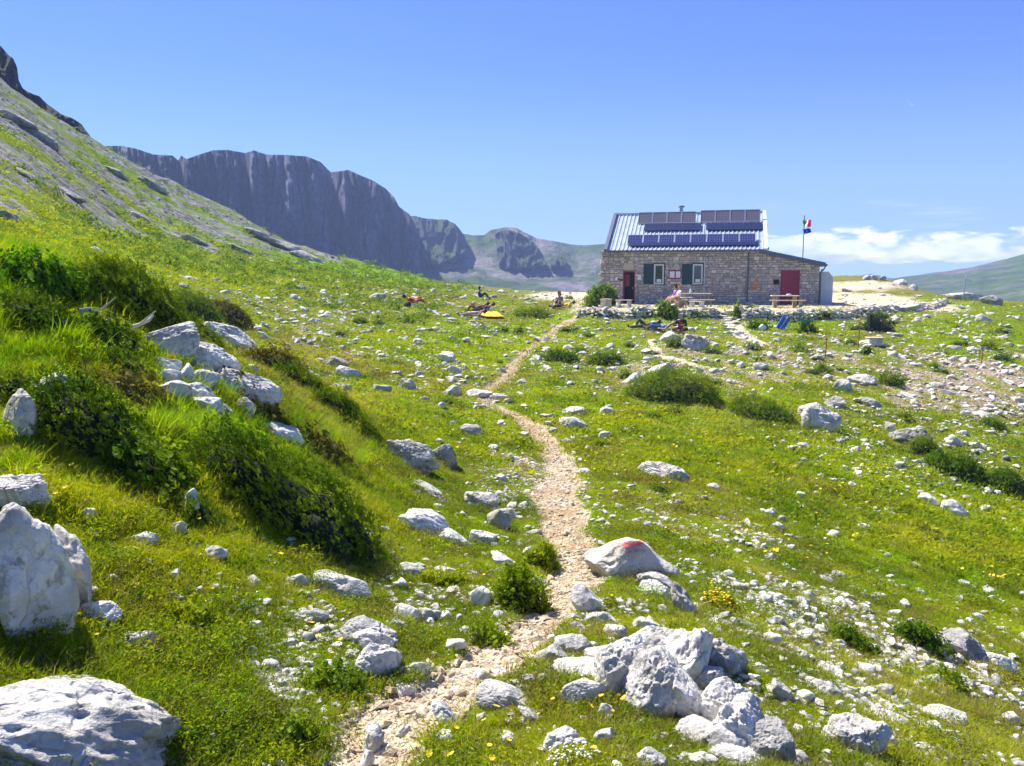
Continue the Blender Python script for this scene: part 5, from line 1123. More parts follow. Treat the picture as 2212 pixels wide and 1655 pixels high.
def cell_mat(name, c0, c1, rough):
    m, t = newmat(name); P = t.n('ShaderNodeTexCoord').outputs['Object']; s_ = t.n('ShaderNodeSeparateXYZ', {0: P})
    gx = t.math('ABSOLUTE', t.math('SUBTRACT', t.math('FRACT', t.math('MULTIPLY', s_.outputs[0], 6.2)), 0.5)); gz = t.math('ABSOLUTE', t.math('SUBTRACT', t.math('FRACT', t.math('MULTIPLY', s_.outputs[1], 6.2)), 0.5))
    ln = t.math('GREATER_THAN', t.math('MAXIMUM', gx, gz), 0.455)
    b = t.n('ShaderNodeBsdfPrincipled', {'Base Color': t.mix(ln, c0, c1), 'Roughness': rough, 'Specular IOR Level': 0.6}); t.n('ShaderNodeOutputMaterial', {0: b.outputs[0]}); return m
M['cells'] = cell_mat('blue_solar_cells', (0.030, 0.040, 0.16), (0.22, 0.24, 0.40), 0.16)
M['cells2'] = cell_mat('sky_sheen_solar_cells', (0.20, 0.165, 0.18), (0.36, 0.33, 0.36), 0.35)  # reflected sky put into the colour, lighter and browner than the blue cells
M['glass'] = plain('window_glass', (0.05, 0.06, 0.07), 0.08, spec=0.8)
hut = thing('mountain_hut', 'stone mountain hut with ribbed metal roof carrying two rows of solar panels', 'hut', (HUT[0], HUT[1], HZ), HROT)
HM = Matrix.Translation(Vector((HUT[0], HUT[1], HZ))) @ Matrix.Rotation(HROT, 4, 'Z'); HI = HM.inverted()
def fac(u, v, y=0.0):                              # picture point -> (along, up) on the facade plane
    a = HI @ Vector((0, 0, EYE)); b = HI @ Vector(at(u, v, 50)); t = (y-a.y)/(b.y-a.y); p = a+(b-a)*t; return p.x, p.z
LM, LA, EAVE, DEEP, RISE = 10.15, 13.65, 3.52, 9.4, 2.58
def rect(u0, v0, u1, v1):
    a, b = fac(u0, v0), fac(u1, v1); return a[0], b[0], b[1], a[1]          # x0, x1, z0, z1
R_DOOR, R_W1, R_W2, R_RED = rect(1346, 586.5, 1370, 650), rect(1411.8, 570, 1434.5, 615), rect(1495.5, 570, 1518, 615), rect(1686.5, 584.6, 1724.5, 652)
R_DOOR = (R_DOOR[0], R_DOOR[1], 0.02, R_DOOR[3]); R_RED = (R_RED[0], R_RED[1], 0.0, R_RED[3])
OPEN = [R_DOOR, R_W1, R_W2, R_RED]
annex_top = lambda x: 3.32-(x-LM)*(3.32-2.55)/(LA-LM)
xs = sorted({0, LM, LA, *[o[0] for o in OPEN], *[o[1] for o in OPEN]}); wm = MB()
for x0, x1 in zip(xs[:-1], xs[1:]):
    ops = [o for o in OPEN if o[0] <= x0+1e-6 and o[1] >= x1-1e-6]
    t0, t1 = (EAVE, EAVE) if x1 <= LM+1e-6 else (annex_top(x0), annex_top(x1)); zz = -0.5
    for o in sorted(ops, key=lambda o: o[2]):
        if o[2] > zz+0.01: wm.box(x0, x1, 0, 0.45, zz, o[2])
        zz = o[3]
    wm.poly([(x0, zz), (x1, zz), (x1, t1), (x0, t0)], 0, 0.45)
wm.poly([(0, -0.5), (0.0, EAVE), (0.0, EAVE)], 0, 0.1) if False else None
# gables, back wall, annex side and back
def gable(x0, x1):
    vs = [(0.45, -0.5), (DEEP, -0.5), (DEEP, EAVE), (DEEP/2, EAVE+RISE-0.08), (0.45, EAVE+0.2)]
    A = [wm.bm.verts.new((x0, y, z)) for y, z in vs]; B_ = [wm.bm.verts.new((x1, y, z)) for y, z in vs]
    for i in range(5): wm.bm.faces.new((A[i], A[(i+1) % 5], B_[(i+1) % 5], B_[i]))
    wm.bm.faces.new(A[::-1]); wm.bm.faces.new(B_)
gable(0, 0.45); gable(LM-0.45, LM); wm.box(0.45, LM-0.45, DEEP-0.45, DEEP, -0.5, EAVE)
wm.box(LA-0.4, LA, 0.45, 6.4, -0.5, 2.55); wm.box(LM, LA-0.4, 6.0, 6.4, -0.5, 2.55)
wall = wm.build('wall', M['mortar'], hut)
# stones of the facade, coursed; the 300 largest are pieces of their own
def block_mesh(seed):
    r_ = random.Random(seed); j = lambda a: a+r_.uniform(-0.05, 0.05); V = []
    for z in (0, 1):
        for x in (0, 1): V.append((x-0.5, 0.5, z-0.5))
    for k, (y, q) in enumerate(((-0.2, 0.0), (-0.5, 0.11))):
        for z in (0, 1):
            for x in (0, 1): V.append((j(x*(1-2*q)+q)-0.5, y, j(z*(1-2*q)+q)-0.5))
    F = []
    for a in (0, 4):
        b = a+4
        for p, q in ((0, 1), (1, 3), (3, 2), (2, 0)): F.append((a+p, a+q, b+q, b+p))
    F.append((8, 9, 11, 10)); return V, F
BL = [block_mesh(i) for i in range(16)]; blocks = [mesh_np('stone', V, F, False, M['wstone']) for V, F in BL]
cells = []; r5 = random.Random(5); z = -0.15
while z < EAVE-0.04:
    hh = r5.choice((r5.uniform(0.10, 0.17), r5.uniform(0.17, 0.30))) if z < EAVE-0.42 else (EAVE-z); x = -0.16*r5.random()
    hh = min(hh, EAVE-z)
    while x < LA-0.05:
        w_ = r5.uniform(0.17, 0.44); x1 = x+w_
        if x < LM < x1+0.12: x1 = LM+0.02
        if x1 > LA-0.12: x1 = LA+0.03
        parts_ = [(x, x1)]
        for o in OPEN:
            if z+hh > o[2]+0.03 and z < o[3]-0.03:
                nn = []
                for a, b in parts_:
                    if b <= o[0] or a >= o[1]: nn.append((a, b))
                    else:
                        if o[0]-a > 0.09: nn.append((a, o[0]))
                        if b-o[1] > 0.09: nn.append((o[1], b))
                parts_ = nn
        for a, b in parts_:
            top_ = min(z+hh, EAVE if (a+b)/2 < LM else annex_top(b)-0.02)
            if top_-z > 0.17 and r5.random() < 0.35:
                f_ = r5.uniform(0.35, 0.65); m1 = a+(b-a)*r5.uniform(0.3, 0.7); zf = z+(top_-z)*f_
                cells.append((a, m1, z, zf)); cells.append((m1, b, z, zf+0.0)); cells.append((a, b, zf, top_))
            elif top_-z > 0.06: cells.append((a, b, z, top_))
        x = x1
    z += hh
cells.sort(key=lambda c: -(c[1]-c[0])*(c[3]-c[2]))
sv, sf, off = [], [], 0
for i, (a, b, z0, z1) in enumerate(cells):
    g_ = 0.010; sx, sz = b-a-2*g_, z1-z0-2*g_; lp = ((a+b)/2, 0.012-r5.uniform(0, 0.022), (z0+z1)/2); rot = (r5.gauss(0, .02), r5.gauss(0, 0.035), r5.gauss(0, .03)); sz *= r5.uniform(0.84, 1.0); sx *= r5.uniform(0.9, 1.0); lp = (lp[0], lp[1], lp[2]+r5.gauss(0, 0.008))
    if i < 300: put('stone', blocks[i % 16], None, wall, lp, rot, (sx, 0.12, sz))
    else:
        V, F = BL[i % 16]; V = np.array(V)*np.array([sx, 0.12, sz])+np.array(lp); sv.append(V); sf.append(np.array(F)+off); off += len(V)
tag(put('small_stones', mesh_np('small_stones', np.vstack(sv), np.vstack(sf), False, M['wstone']), None, wall), kind='stuff')
# ragged quoins and the leaning buttress at the left corner
for i in range(17):
    z0 = -0.15+i*0.215; wq = 0.34-0.012*i+r5.uniform(-.04, .07)+(0.10 if i in (4, 9, 12) else 0)
    put('corner_stone', blocks[i % 16], None, wall, (-wq/2+0.02, 0.12, z0+0.1), (0, r5.gauss(0, .05), 0), (wq, 0.5, 0.20))
# roof: trapezoid ribbed sheets
def ribbed(x0, x1, y0, z0, y1, z1, pitch=0.27, hgt=0.05, th=0.03):
    V = []; n = int((x1-x0)/pitch)
    for k in range(n):
        for dx, dz in ((0, 0), (0.55, 0), (0.68, 1), (0.87, 1)): V.append((x0+(k+dx)*(x1-x0)/n, dz*hgt))
    V.append((x1, 0)); sl = math.hypot(y1-y0, z1-z0); nx, nz = -(z1-z0)/sl, (y1-y0)/sl; P_ = []
    for yy, zz in ((y0, z0), (y1, z1)):
        for s_ in (0, -th):
            for x, h_ in V: P_.append((x, yy+nx*(h_+s_), zz+nz*(h_+s_)))
    m = len(V); F = []
    for i in range(m-1):
        F += [(i, i+1, 2*m+i+1, 2*m+i), (m+i, 3*m+i, 3*m+i+1, m+i+1), (i, m+i, m+i+1, i+1), (2*m+i, 2*m+i+1, 3*m+i+1, 3*m+i)]
    return P_, F
V, F = ribbed(0.26, LM+0.1, -0.30, EAVE-0.02, DEEP/2, EAVE+RISE+0.06)
roof = put('roof', mesh_np('roof', V, F, False, M['roof']), None, hut)
V, F = ribbed(0.26, LM+0.1, DEEP/2, EAVE+RISE+0.06, DEEP+0.3, EAVE-0.02); put('rear_sheet', mesh_np('roof', V, F, False, M['roof']), None, roof)
b_ = MB(); b_.bar((0.15, -0.42, EAVE-0.05), (0.15, DEEP/2, EAVE+RISE+0.10), 0.22, 0.24); b_.bar((0.15, DEEP+0.42, EAVE-0.05), (0.15, DEEP/2, EAVE+RISE+0.10), 0.22, 0.24); b_.build('bargeboard', M['darkm'], roof)
b_ = MB(); b_.bar((LM+0.21, -0.36, EAVE-0.02), (LM+0.21, DEEP/2, EAVE+RISE+0.12), 0.22, 0.16); b_.bar((LM+0.21, DEEP+0.36, EAVE-0.02), (LM+0.21, DEEP/2, EAVE+RISE+0.12), 0.22, 0.16); b_.build('bargeboard', M['whitem'], roof)
MB().box(0.26, LM+0.1, DEEP/2-0.12, DEEP/2+0.12, EAVE+RISE+0.09, EAVE+RISE+0.15).build('ridge_cap', M['roof'], roof)
MB().box(0.26, LM+0.1, -0.36, -0.24, EAVE-0.16, EAVE-0.075).build('gutter', M['darkm'], roof)
# panels on their racks
def panel(x0, x1, yb, zb, yt, zt, mt):
    L_ = math.hypot(yt-yb, zt-zb); wd = x1-x0; ang = math.atan2(zt-zb, yt-yb)
    p = MB().box(0, wd, 0, L_, -0.035, 0).build('solar_panel', M[mt], hut); p.location = (x0, yb, zb); p.rotation_euler = (ang, 0, 0)
    f = MB(); 
    for bx in ((-0.018, 0.022, -0.02, L_+0.02), (wd-0.022, wd+0.018, -0.02, L_+0.02)): f.box(*bx, -0.045, 0.012)
    f.box(0.022, wd-0.022, -0.02, 0.025, -0.045, 0.012); f.box(0.022, wd-0.022, L_-0.025, L_+0.02, -0.045, 0.012); f.build('frame', M['alu'], p)
ROOFZ = lambda y: EAVE+0.02+(y+0.3)*(RISE+0.08)/(DEEP/2+0.3)
def row(u0, v0b, u1, v1b, yb, zb, yt, zt, n, mt, gap=0.05, skip=None):
    xa, xb = fac(u0, v0b, yb)[0], fac(u1, v1b, yb)[0]; wd = (xb-xa)/n
    for i in range(n): panel(xa+i*wd+gap/2, xa+(i+1)*wd-gap/2, yb, zb, yt, zt, mt)
    rk = MB()
    for i in range(n+1):
        x = xa+i*wd; x = min(max(x, xa+0.05), xb-0.05)
        rk.bar((x, yb+0.02, ROOFZ(yb+0.02)+0.03), (x, yb+0.02, zb-0.05), 0.035, 0.035); rk.bar((x, yt, ROOFZ(yt)+0.03), (x, yt, zt-0.06), 0.035, 0.035)
    rk.bar((xa+0.03, yb+0.06, zb-0.03), (xb-0.03, yb+0.06, zb-0.03), 0.04, 0.04); rk.bar((xa+0.03, yt-0.02, zt-0.09), (xb-0.03, yt-0.02, zt-0.09), 0.04, 0.04); rk.build('panel_rack', M['zinc'], hut)
row(1353.5, 529, 1632, 526, 0.35, 3.93, 0.95, 4.55, 8, 'cells')
zr = lambda u, v, y: fac(u, v, y)[1]
row(1377.5, 483, 1502.5, 481, 3.15, zr(1440, 482, 3.15), 3.62, zr(1440, 458.5, 3.62), 4, 'cells2', 0.04)
row(1512, 480.5, 1641.5, 476.5, 3.15, zr(1576, 478.6, 3.15), 3.62, zr(1576, 454, 3.62), 4, 'cells2', 0.04)
# dark flat sheets added on the roof in place of each rack's cast shadow
M['rack_shade'] = plain('painted_rack_shade', (0.012, 0.018, 0.07), 0.35)
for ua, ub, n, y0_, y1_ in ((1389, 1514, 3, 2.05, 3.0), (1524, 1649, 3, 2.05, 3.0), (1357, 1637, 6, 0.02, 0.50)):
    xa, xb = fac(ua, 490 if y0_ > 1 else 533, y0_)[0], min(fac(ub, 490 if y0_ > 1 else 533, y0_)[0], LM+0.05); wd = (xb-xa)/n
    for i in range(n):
        p_ = MB().box(0.01, wd-0.01, 0, math.hypot(y1_-y0_, ROOFZ(y1_)-ROOFZ(y0_)), -0.03, 0.0).build('rack_shade_sheet', M['rack_shade'], hut); p_.location = (xa+i*wd, y0_, ROOFZ(y0_)+0.10); p_.rotation_euler = (math.atan2(ROOFZ(y1_)-ROOFZ(y0_), y1_-y0_), 0, 0)
# chimney flue
cx_, cz_ = fac(1471, 459, DEEP/2+0.3); fl_ = MB().rod((cx_, DEEP/2+0.3, EAVE+RISE-0.25), (cx_, DEEP/2+0.3, cz_+0.28), 0.11, 0.11, 14).rod((cx_, DEEP/2+0.3, cz_+0.28), (cx_, DEEP/2+0.3, cz_+0.36), 0.15, 0.19, 14).build('chimney_flue', M['zinc'], hut, smooth=False)
MB().rod((cx_, DEEP/2+0.3, cz_+0.38), (cx_, DEEP/2+0.3, cz_+0.45), 0.24, 0.22, 14).rod((cx_, DEEP/2+0.3, cz_+0.10), (cx_, DEEP/2+0.3, cz_+0.15), 0.15, 0.15, 14).build('cowl', M['zinc'], fl_)
# annex roof, fascia, gutter, drain
V, F = ribbed(0, 6.9, 0, 0, 3.62, 0)
ar = MB(); x0, x1 = LM+0.04, LA+0.32; za, zb_ = annex_top(LM)+0.06, annex_top(LA+0.3)+0.06
ar.poly([(x0, za), (x1, zb_), (x1, zb_+0.07), (x0, za+0.07)], -0.30, 6.6); an = ar.build('annex_roof', M['darkm'], hut)
MB().poly([(x0-0.25, za-0.12), (x1+0.02, zb_-0.16), (x1+0.02, zb_+0.11), (x0-0.25, za+0.16)], -0.37, -0.305).build('fascia', M['darkm'], an)
MB().rod((x1+0.06, -0.3, zb_-0.05), (x1+0.06, 6.6, zb_-0.05), 0.07, 0.07, 10).build('gutter', M['darkm'], an)
MB().rod((x1+0.02, -0.2, zb_-0.12), (LA+0.22, -0.14, zb_-0.34), 0.045, 0.045, 8).rod((LA+0.22, -0.14, zb_-0.34), (LA+0.08, -0.08, zb_-0.46), 0.045, 0.045, 8).rod((LA+0.08, -0.08, zb_-0.46), (LA+0.08, -0.08, 0.1), 0.04, 0.04, 8).build('drainpipe', M['darkm'], hut)
MB().box(LM+0.0, LM+0.4, -0.1, 0.3, annex_top(LM)+0.15, EAVE+0.12).build('corner_block', M['mortar'], hut)
# door, windows, shutters, boards
x0, x1, z0, z1 = R_DOOR
d_ = MB().box(x0+0.05, x1-0.05, 0.22, 0.27, z0, z1-0.06).build('door', M['dark'], hut); f_ = MB().box(x0, x0+0.06, -0.03, 0.3, z0, z1).box(x1-0.05, x1, -0.03, 0.3, z0, z1).box(x0+0.06, x1-0.05, -0.03, 0.3, z1-0.06, z1).build('frame', M['redwood'], d_)
MB().box(x1-0.16, x1-0.12, 0.17, 0.22, 0.95, 1.1).build('handle', M['zinc'], d_)
MB().box(x0+0.08, x0+0.40, 0.19, 0.215, z0+1.1, z1-0.2).build('door_pane', M['redwood'], d_)
for (x0, x1, z0, z1), lab in ((R_W1, 'window with a white sill box'), (R_W2, 'window')):
    w_ = MB().box(x0+0.03, x1-0.03, 0.10, 0.13, z0+0.03, z1-0.03).build('window', M['glass'], hut)
    fr = MB()
    fr.box(x0+0.01, x0+0.11, 0.0, 0.15, z0+0.02, z1-0.02).box(x1-0.14, x1-0.04, 0.0, 0.15, z0+0.02, z1-0.02).box(x0+0.11, x1-0.14, 0.0, 0.15, z1-0.12, z1-0.02).box(x0+0.11, x1-0.14, 0.0, 0.15, z0+0.02, z0+0.11).build('frame', M['wframe'], w_)
    MB().box(x0-0.02, x0+0.01, -0.05, 0.2, z0, z1).box(x1-0.04, x1+0.03, -0.05, 0.2, z0-0.02, z1).box(x0-0.02, x1+0.03, -0.055, 0.2, z1, z1+0.05).box(x0-0.02, x1+0.03, -0.09, 0.2, z0-0.05, z0-0.02).build('surround', M['shutter'], w_)
    MB().box(x0+0.2, x0+0.5, 0.075, 0.097, z0+0.14, z0+0.36).build('notice', M['whitep'], w_)
for u0, u1 in ((1390, 1411), (1473, 1495)):
    x0, x1, z0, z1 = rect(u0, 570.5, u1, 614.5); s_ = MB().box(x0, x1, -0.075, -0.045, z0, z1).build('shutter', M['shutter'], hut)
    for k in range(4): MB().box(x0+0.03+k*(x1-x0-0.04)/4, x0+0.01+(k+1)*(x1-x0-0.04)/4, -0.09, -0.075, z0+0.04, z1-0.04).build('plank', M['shutter'], s_)
x0, x1, z0, z1 = rect(1348, 568.5, 1368, 583); MB().box(x0, x1, -0.06, 0.0, z0, z1).build('stone_plaque', M['plaque'], hut, bevel=0.012)
x0, x1, z0, z1 = rect(1444.5, 584.5, 1471, 602.8); nb2 = MB().box(x0, x1, -0.09, -0.05, z0, z1).build('notice_board', M['reddoor'], hut)
for a, b in ((0.07, 0.46), (0.56, 0.93)):
    xa, xb = x0+(x1-x0)*a, x0+(x1-x0)*b; pp = MB().box(xa, xb, -0.105, -0.092, z0+0.08, z1-0.06).build('notice', M['whitep'], nb2)
MB().rod((0, 0, 0), (0, -0.06, 0), 0.22, 0.2, 12).build('round_stone', M['wstone'], hut).location = (fac(1461, 577)[0], -0.045, fac(1461, 577)[1])
x0, x1, z0, z1 = rect(1377, 594, 1384.5, 605); MB().box(x0, x1, -0.07, -0.05, z0, z1).build('notice', M['whitep'], hut)
x0, x1, z0, z1 = rect(1329, 599.5, 1334, 606); MB().box(x0, x1, -0.07, -0.05, z0, z1).build('small_white_sign', M['whitep'], hut)
xa, za = fac(1334, 602); xb, zb_ = fac(1344, 606); MB().bar((xa, -0.06, za), (xb, -0.06, zb_), 0.03, 0.12).build('red_arrow_sign', M['redwood'], hut)
x0, x1, z0, z1 = R_RED; rd = MB().box(x0+0.02, x1-0.02, 0.05, 0.09, z0, z1-0.02).build('red_door', M['reddoor'], hut)
MB().box(x0, x0+0.03, -0.03, 0.12, z0, z1).box(x1-0.03, x1, -0.03, 0.12, z0, z1).box(x0+0.03, x1-0.03, -0.03, 0.12, z1-0.03, z1).box((x0+x1)/2-0.01, (x0+x1)/2+0.01, 0.035, 0.05, z0, z1-0.04).build('frame', M['redwood'], rd)
MB().rod((x0+0.2, 0.0, 1.02), (x0+0.2, 0.05, 1.02), 0.03, 0.03).build('handle', M['zinc'], rd)
x0, x1, z0, z1 = rect(1670, 604, 1682, 614.5); MB().box(x0, x1, -0.08, -0.045, z0, z1).build('dark_plaque', M['dark'], hut, bevel=0.01)
for (u0, v0, u1, v1, sd) in ((1626, 600, 1637, 629, 3), (1640, 622, 1645, 630, 4), (1636, 574, 1640, 578, 6)):
    x0, x1, z0, z1 = rect(u0, v0, u1, v1); r_ = random.Random(sd); bmq = MB(); cx0, cz0 = (x0+x1)/2, (z0+z1)/2
    bmq.poly([(cx0+(x1-x0)/2*r_.uniform(.6, 1.05)*math.cos(a*PI/6), cz0+(z1-z0)/2*r_.uniform(.75, 1.05)*math.sin(a*PI/6)) for a in range(12)], -0.062, -0.05); bmq.build('paint_patch', M['orange'], hut)
xp, zt_ = fac(1522, 556); _, zb2 = fac(1522, 636); MB().rod((xp, -0.12, zt_), (xp, -0.12, zb2), 0.032, 0.032, 8).build('pale_pipe', M['pvc'], hut)
xp2, zt2 = fac(1616.5, 545); MB().rod((xp2, -0.11, zt2), (xp2, -0.11, 0.05), 0.045, 0.045, 8).build('downpipe', M['darkm'], hut)
xc = fac(1384, 566); MB().rod((xc[0], -0.06, xc[1]), (xp, -0.06, zt_-0.25), 0.012, 0.012, 5).build('cable', M['pvc'], hut)
xq, zq = fac(1654, 515, 2.0); MB().rod((LM+0.3, 2.0, zq), (LM+1.3, 2.0, zq+0.03), 0.012, 0.012, 5).rod((LM+0.36, 2.0, EAVE-0.2), (LM+0.36, 2.0, zq+0.15), 0.02, 0.02, 6).rod((LM+0.7, 1.8, zq), (LM+0.7, 2.2, zq), 0.008, 0.008, 5).rod((LM+1.0, 1.85, zq), (LM+1.0, 2.15, zq), 0.008, 0.008, 5).build('aerial', M['zinc'], hut)
# ---- white tank housing at the annex end
tp = [fac(1772, 587, 0.9)[0], fac(1800, 587, 0.9)[0]]; zt3 = fac(1785, 587, 0.9)[1]; xw = tp[1]-tp[0]
tk = thing('tank_housing', 'pale grey cabinet with a chamfered top standing against the right end of the hut', 'cabinet', HM @ Vector((tp[0], 0.9, 0)), HROT)
MB().poly([(0, -0.2), (xw, -0.2), (xw, zt3-0.35), (xw*0.62, zt3), (0, zt3)], 0, 1.6).build('cabinet_body', M['tankm'], tk, bevel=0.03)
MB().box(xw*0.1, xw*0.9, -0.02, -0.002, 0.15, zt3-0.45).build('cabinet_door', M['tankm'], tk, bevel=0.008)
MB().rod((0.1, 0.3, zt3), (0.1, 0.3, zt3+0.16), 0.05, 0.05).build('vent_pipe', M['rust'], tk)

# ------------------------------------------------------------------ flagpole
FY = 60.5; fb = at(1731.5, 600, FY); ft = at(1731.5, 469, FY); gz = float(height(fb[0], fb[1]))
fp = thing('flagpole', 'flagpole behind the hut flying the Italian tricolour over a blue flag', 'flagpole', (fb[0], fb[1], gz))
MB().rod((0, 0, -0.2), (0, 0, ft[2]-gz), 0.045, 0.03, 10).build('pole', M['zinc'], fp); MB().rod((0, 0, ft[2]-gz), (0, 0, ft[2]-gz+0.1), 0.05, 0.03, 10).build('finial', M['zinc'], fp)
def flag(name, pts, cols, sd):
    """pts: four corners in the picture (hoist top, fly top, fly bottom, hoist bottom); stripes run down the cloth"""
    Q = [Vector(at(u, v, FY))-Vector((fb[0], fb[1], gz)) for u, v in pts]; n, m = 27, 12; V = []
    for j in range(m+1):
        for i in range(n+1):
            s_, t_ = i/n, j/m; p = (Q[0]*(1-s_)+Q[1]*s_)*(1-t_)+(Q[3]*(1-s_)+Q[2]*s_)*t_
            p.y += 0.14*s_**0.7*math.sin(s_*9+t_*3+sd)+0.05*math.sin(t_*7+s_*5); p.z += 0.04*math.sin(s_*8+sd)*s_; V.append(tuple(p))
    F = [(j*(n+1)+i, j*(n+1)+i+1, (j+1)*(n+1)+i+1, (j+1)*(n+1)+i) for j in range(m) for i in range(n)]
    me = mesh_np(name, V, F, True)
    for c in cols: me.materials.append(c)
    me.polygons.foreach_set('material_index', [min(len(cols)-1, (k % n)*len(cols)//n) for k in range(len(F))]); o = put(name, me, None, fp); return o
def cloth(nm, c):
    m, t = newmat(nm); a, b = t.n('ShaderNodeBsdfDiffuse', {0: c+(1,)}), t.n('ShaderNodeBsdfTranslucent', {0: c+(1,)})
    t.n('ShaderNodeOutputMaterial', {0: t.n('ShaderNodeMixShader', {0: 0.8, 1: a.outputs[0], 2: b.outputs[0]}).outputs[0]}); return m
flag('tricolour_flag', [(1733.5, 474), (1751, 476), (1749, 492), (1733.5, 490)], [cloth('flag_green', (0.02, 0.36, 0.12)), cloth('flag_white', (0.85, 0.85, 0.85)), cloth('flag_red', (0.72, 0.05, 0.06))], 0.5)
flag('blue_flag', [(1733.5, 495), (1748, 494), (1754, 502), (1736, 506)], [cloth('flag_blue', (0.015, 0.04, 0.36))], 2.0)

# ------------------------------------------------------------------ terrace walls of dry stone
drys = [hull_rock(1200+i, 12, 0.72) for i in range(12)]
for m_ in drys: m_.materials.append(M['pebble'])
def dry_wall(name, pts, label, lo, hi, seed, top_v):
    r_ = random.Random(seed); P_ = [np.array([(u-CX)/FPX*Y/0.992, Y]) for u, Y in pts]
    t = thing(name, label, 'stone wall', (P_[0][0], P_[0][1], float(height(*P_[0]))), 0, 'dry stone terrace walls'); o0 = Vector(t.location); cnt = 0; rest = []
    for a, b, k in zip(P_[:-1], P_[1:], range(99)):
        Ls = np.linalg.norm(b-a); s = 0
        while s < Ls:
            w_ = r_.uniform(0.20, 0.42); p = a+(b-a)*min(1, (s+w_/2)/Ls); ang = math.atan2(b[1]-a[1], b[0]-a[0]); nrm = np.array([math.sin(ang), -math.cos(ang)])
            zb = float(height(*(p+nrm*0.35))); frac = (k+s/Ls)/(len(P_)-1); Ht = lo+(hi-lo)*frac+0.06*math.sin(s*3+k); zz = zb-0.05; c = 0
            while zz < zb+Ht:
                h_ = r_.uniform(0.15, 0.26); of = r_.uniform(-0.06, 0.06)+(0.16-c*0.07); q = p+nrm*of
                rest.append((q[0]-o0.x, q[1]-o0.y, zz+h_/2-o0.z, ang+r_.gauss(0, .25), w_*r_.uniform(.9, 1.25), r_.uniform(0.28, 0.45), h_*1.25)); zz += h_*0.9; c += 1
            q = p-nrm*0.22; rest.append((q[0]-o0.x, q[1]-o0.y, zz-0.12-o0.z, ang+r_.gauss(0, .4), w_*1.1, 0.4, 0.2)); s += w_*0.92
    rest.sort(key=lambda e: -e[4]*e[6]); Vv, Ff, of_ = [], [], 0
    for i, e in enumerate(rest):
        me = drys[i % 12]; sc_3 = (e[4]*0.56, e[5]*0.6, e[6]*0.62)
        if i < 290: put('stone', me, None, t, e[:3], (r_.gauss(0, .1), r_.gauss(0, .12), e[3]), sc_3)
        else:
            R_ = Matrix.Translation(Vector(e[:3])) @ Matrix.Rotation(e[3], 4, 'Z') @ Matrix.Diagonal(Vector(sc_3+(1,))); 
            for f in me.polygons: 
                vs_ = [tuple(R_ @ me.vertices[j].co) for j in f.vertices]; Vv += vs_; Ff.append((of_, of_+1, of_+2)); of_ += 3
    if Vv: tag(put('small_stones', mesh_np('small_stones', Vv, Ff, False, M['pebble']), None, t), kind='stuff')
    return t
dry_wall('terrace_wall', [(1243, 47.6), (1300, 46.9), (1380, 46.7), (1450, 46.7), (1549, 47.1)], 'left dry stone terrace wall below the benches and the hut door', 0.42, 0.58, 1, 0)
dry_wall('terrace_wall', [(1593, 46.1), (1640, 46.0), (1720, 46.5), (1800, 47.7), (1880, 49.7), (1960, 52.1), (2030, 54.6)], 'right dry stone terrace wall curving away beyond the steps', 0.62, 0.25, 2, 0)
# flat stones of the steps between the two walls
st = thing('stone_steps', 'rough pale stone steps climbing between the two terrace walls', 'steps', (*[float(a) for a in hit(1572, 690)[0]],)); o0 = Vector(st.location)
for i, (u, v) in enumerate(((1576, 712), (1572, 705), (1577, 699), (1570, 694), (1575, 689), (1570, 685), (1586, 720), (1600, 726))):
    p = hit(u, v)[0]; put('step_stone', drys[i], None, st, (p[0]-o0.x, p[1]-o0.y, p[2]+0.05-o0.z), (0, 0, rnd.uniform(-.4, .4)), (0.48, 0.22, 0.10))
# stones at the foot of the facade
for i, (u, v, s_) in enumerate(((1413, 650.5, .26), (1406, 651, .18), (1393, 650, .2), (1619, 655, .32), (1424, 652, .16))):
    xx, _z = fac(u, v, -0.5); p = HM @ Vector((xx, -0.5, 0.05)); tag(put('stone', mid_meshes[i], None, None, p, (0, 0, i), s_*1.9), ['rounded stone under the left window at the hut wall', 'small stone left of the rounded one at the hut wall', 'stone between the door and the left window at the wall foot', 'white stone at the wall foot by the downpipe', 'smallest stone at the wall foot under the notice board'][i], 'stone')

# ------------------------------------------------------------------ tables and benches on the terrace
def ground_pt(u, v): return Vector(hit(u, v)[0])
def bench(name, label, cat, p, ang, L_, W_, H_, legs='plank', mt='wood', top='woodlight', th=0.05, group='benches and tables on the terrace'):
    t = thing(name, label, cat, p, ang, group)
    MB().box(-L_/2, L_/2, -W_/2, W_/2, H_-th, H_).build('table_top' if H_ > 0.6 else 'seat', M[top], t, bevel=0.008)
    if legs == 'x':
        for s_ in (-1, 1):
            x = s_*L_*0.36; MB().bar((x, -W_*0.45, 0), (x, W_*0.45, H_-th), 0.05, 0.07).build('leg', M[mt], t); MB().bar((x+0.05*s_, W_*0.45, 0), (x+0.05*s_, -W_*0.45, H_-th), 0.05, 0.07).build('leg', M[mt], t)
    elif legs == 'xs':
        for s_ in (-1, 1): MB().bar((-L_*0.42*s_, 0.1*s_, 0), (L_*0.42*s_, 0.1*s_, H_-th), 0.05, 0.06).build('leg', M[mt], t)
    elif legs == 'post':
        for s_ in (-1, 1): MB().box(s_*L_*0.38-0.04, s_*L_*0.38+0.04, -0.04, 0.04, 0, H_-th).build('leg', M[mt], t)
    else:
        for s_ in (-1, 1): MB().box(s_*L_*0.36-0.09, s_*L_*0.36+0.09, -W_*0.38, W_*0.38, 0, H_-th).build('leg', M[mt], t)
    return t
def tz(u, Y): x = (u-CX)/FPX*Y/0.992; return Vector((x, Y, float(height(x, Y))))
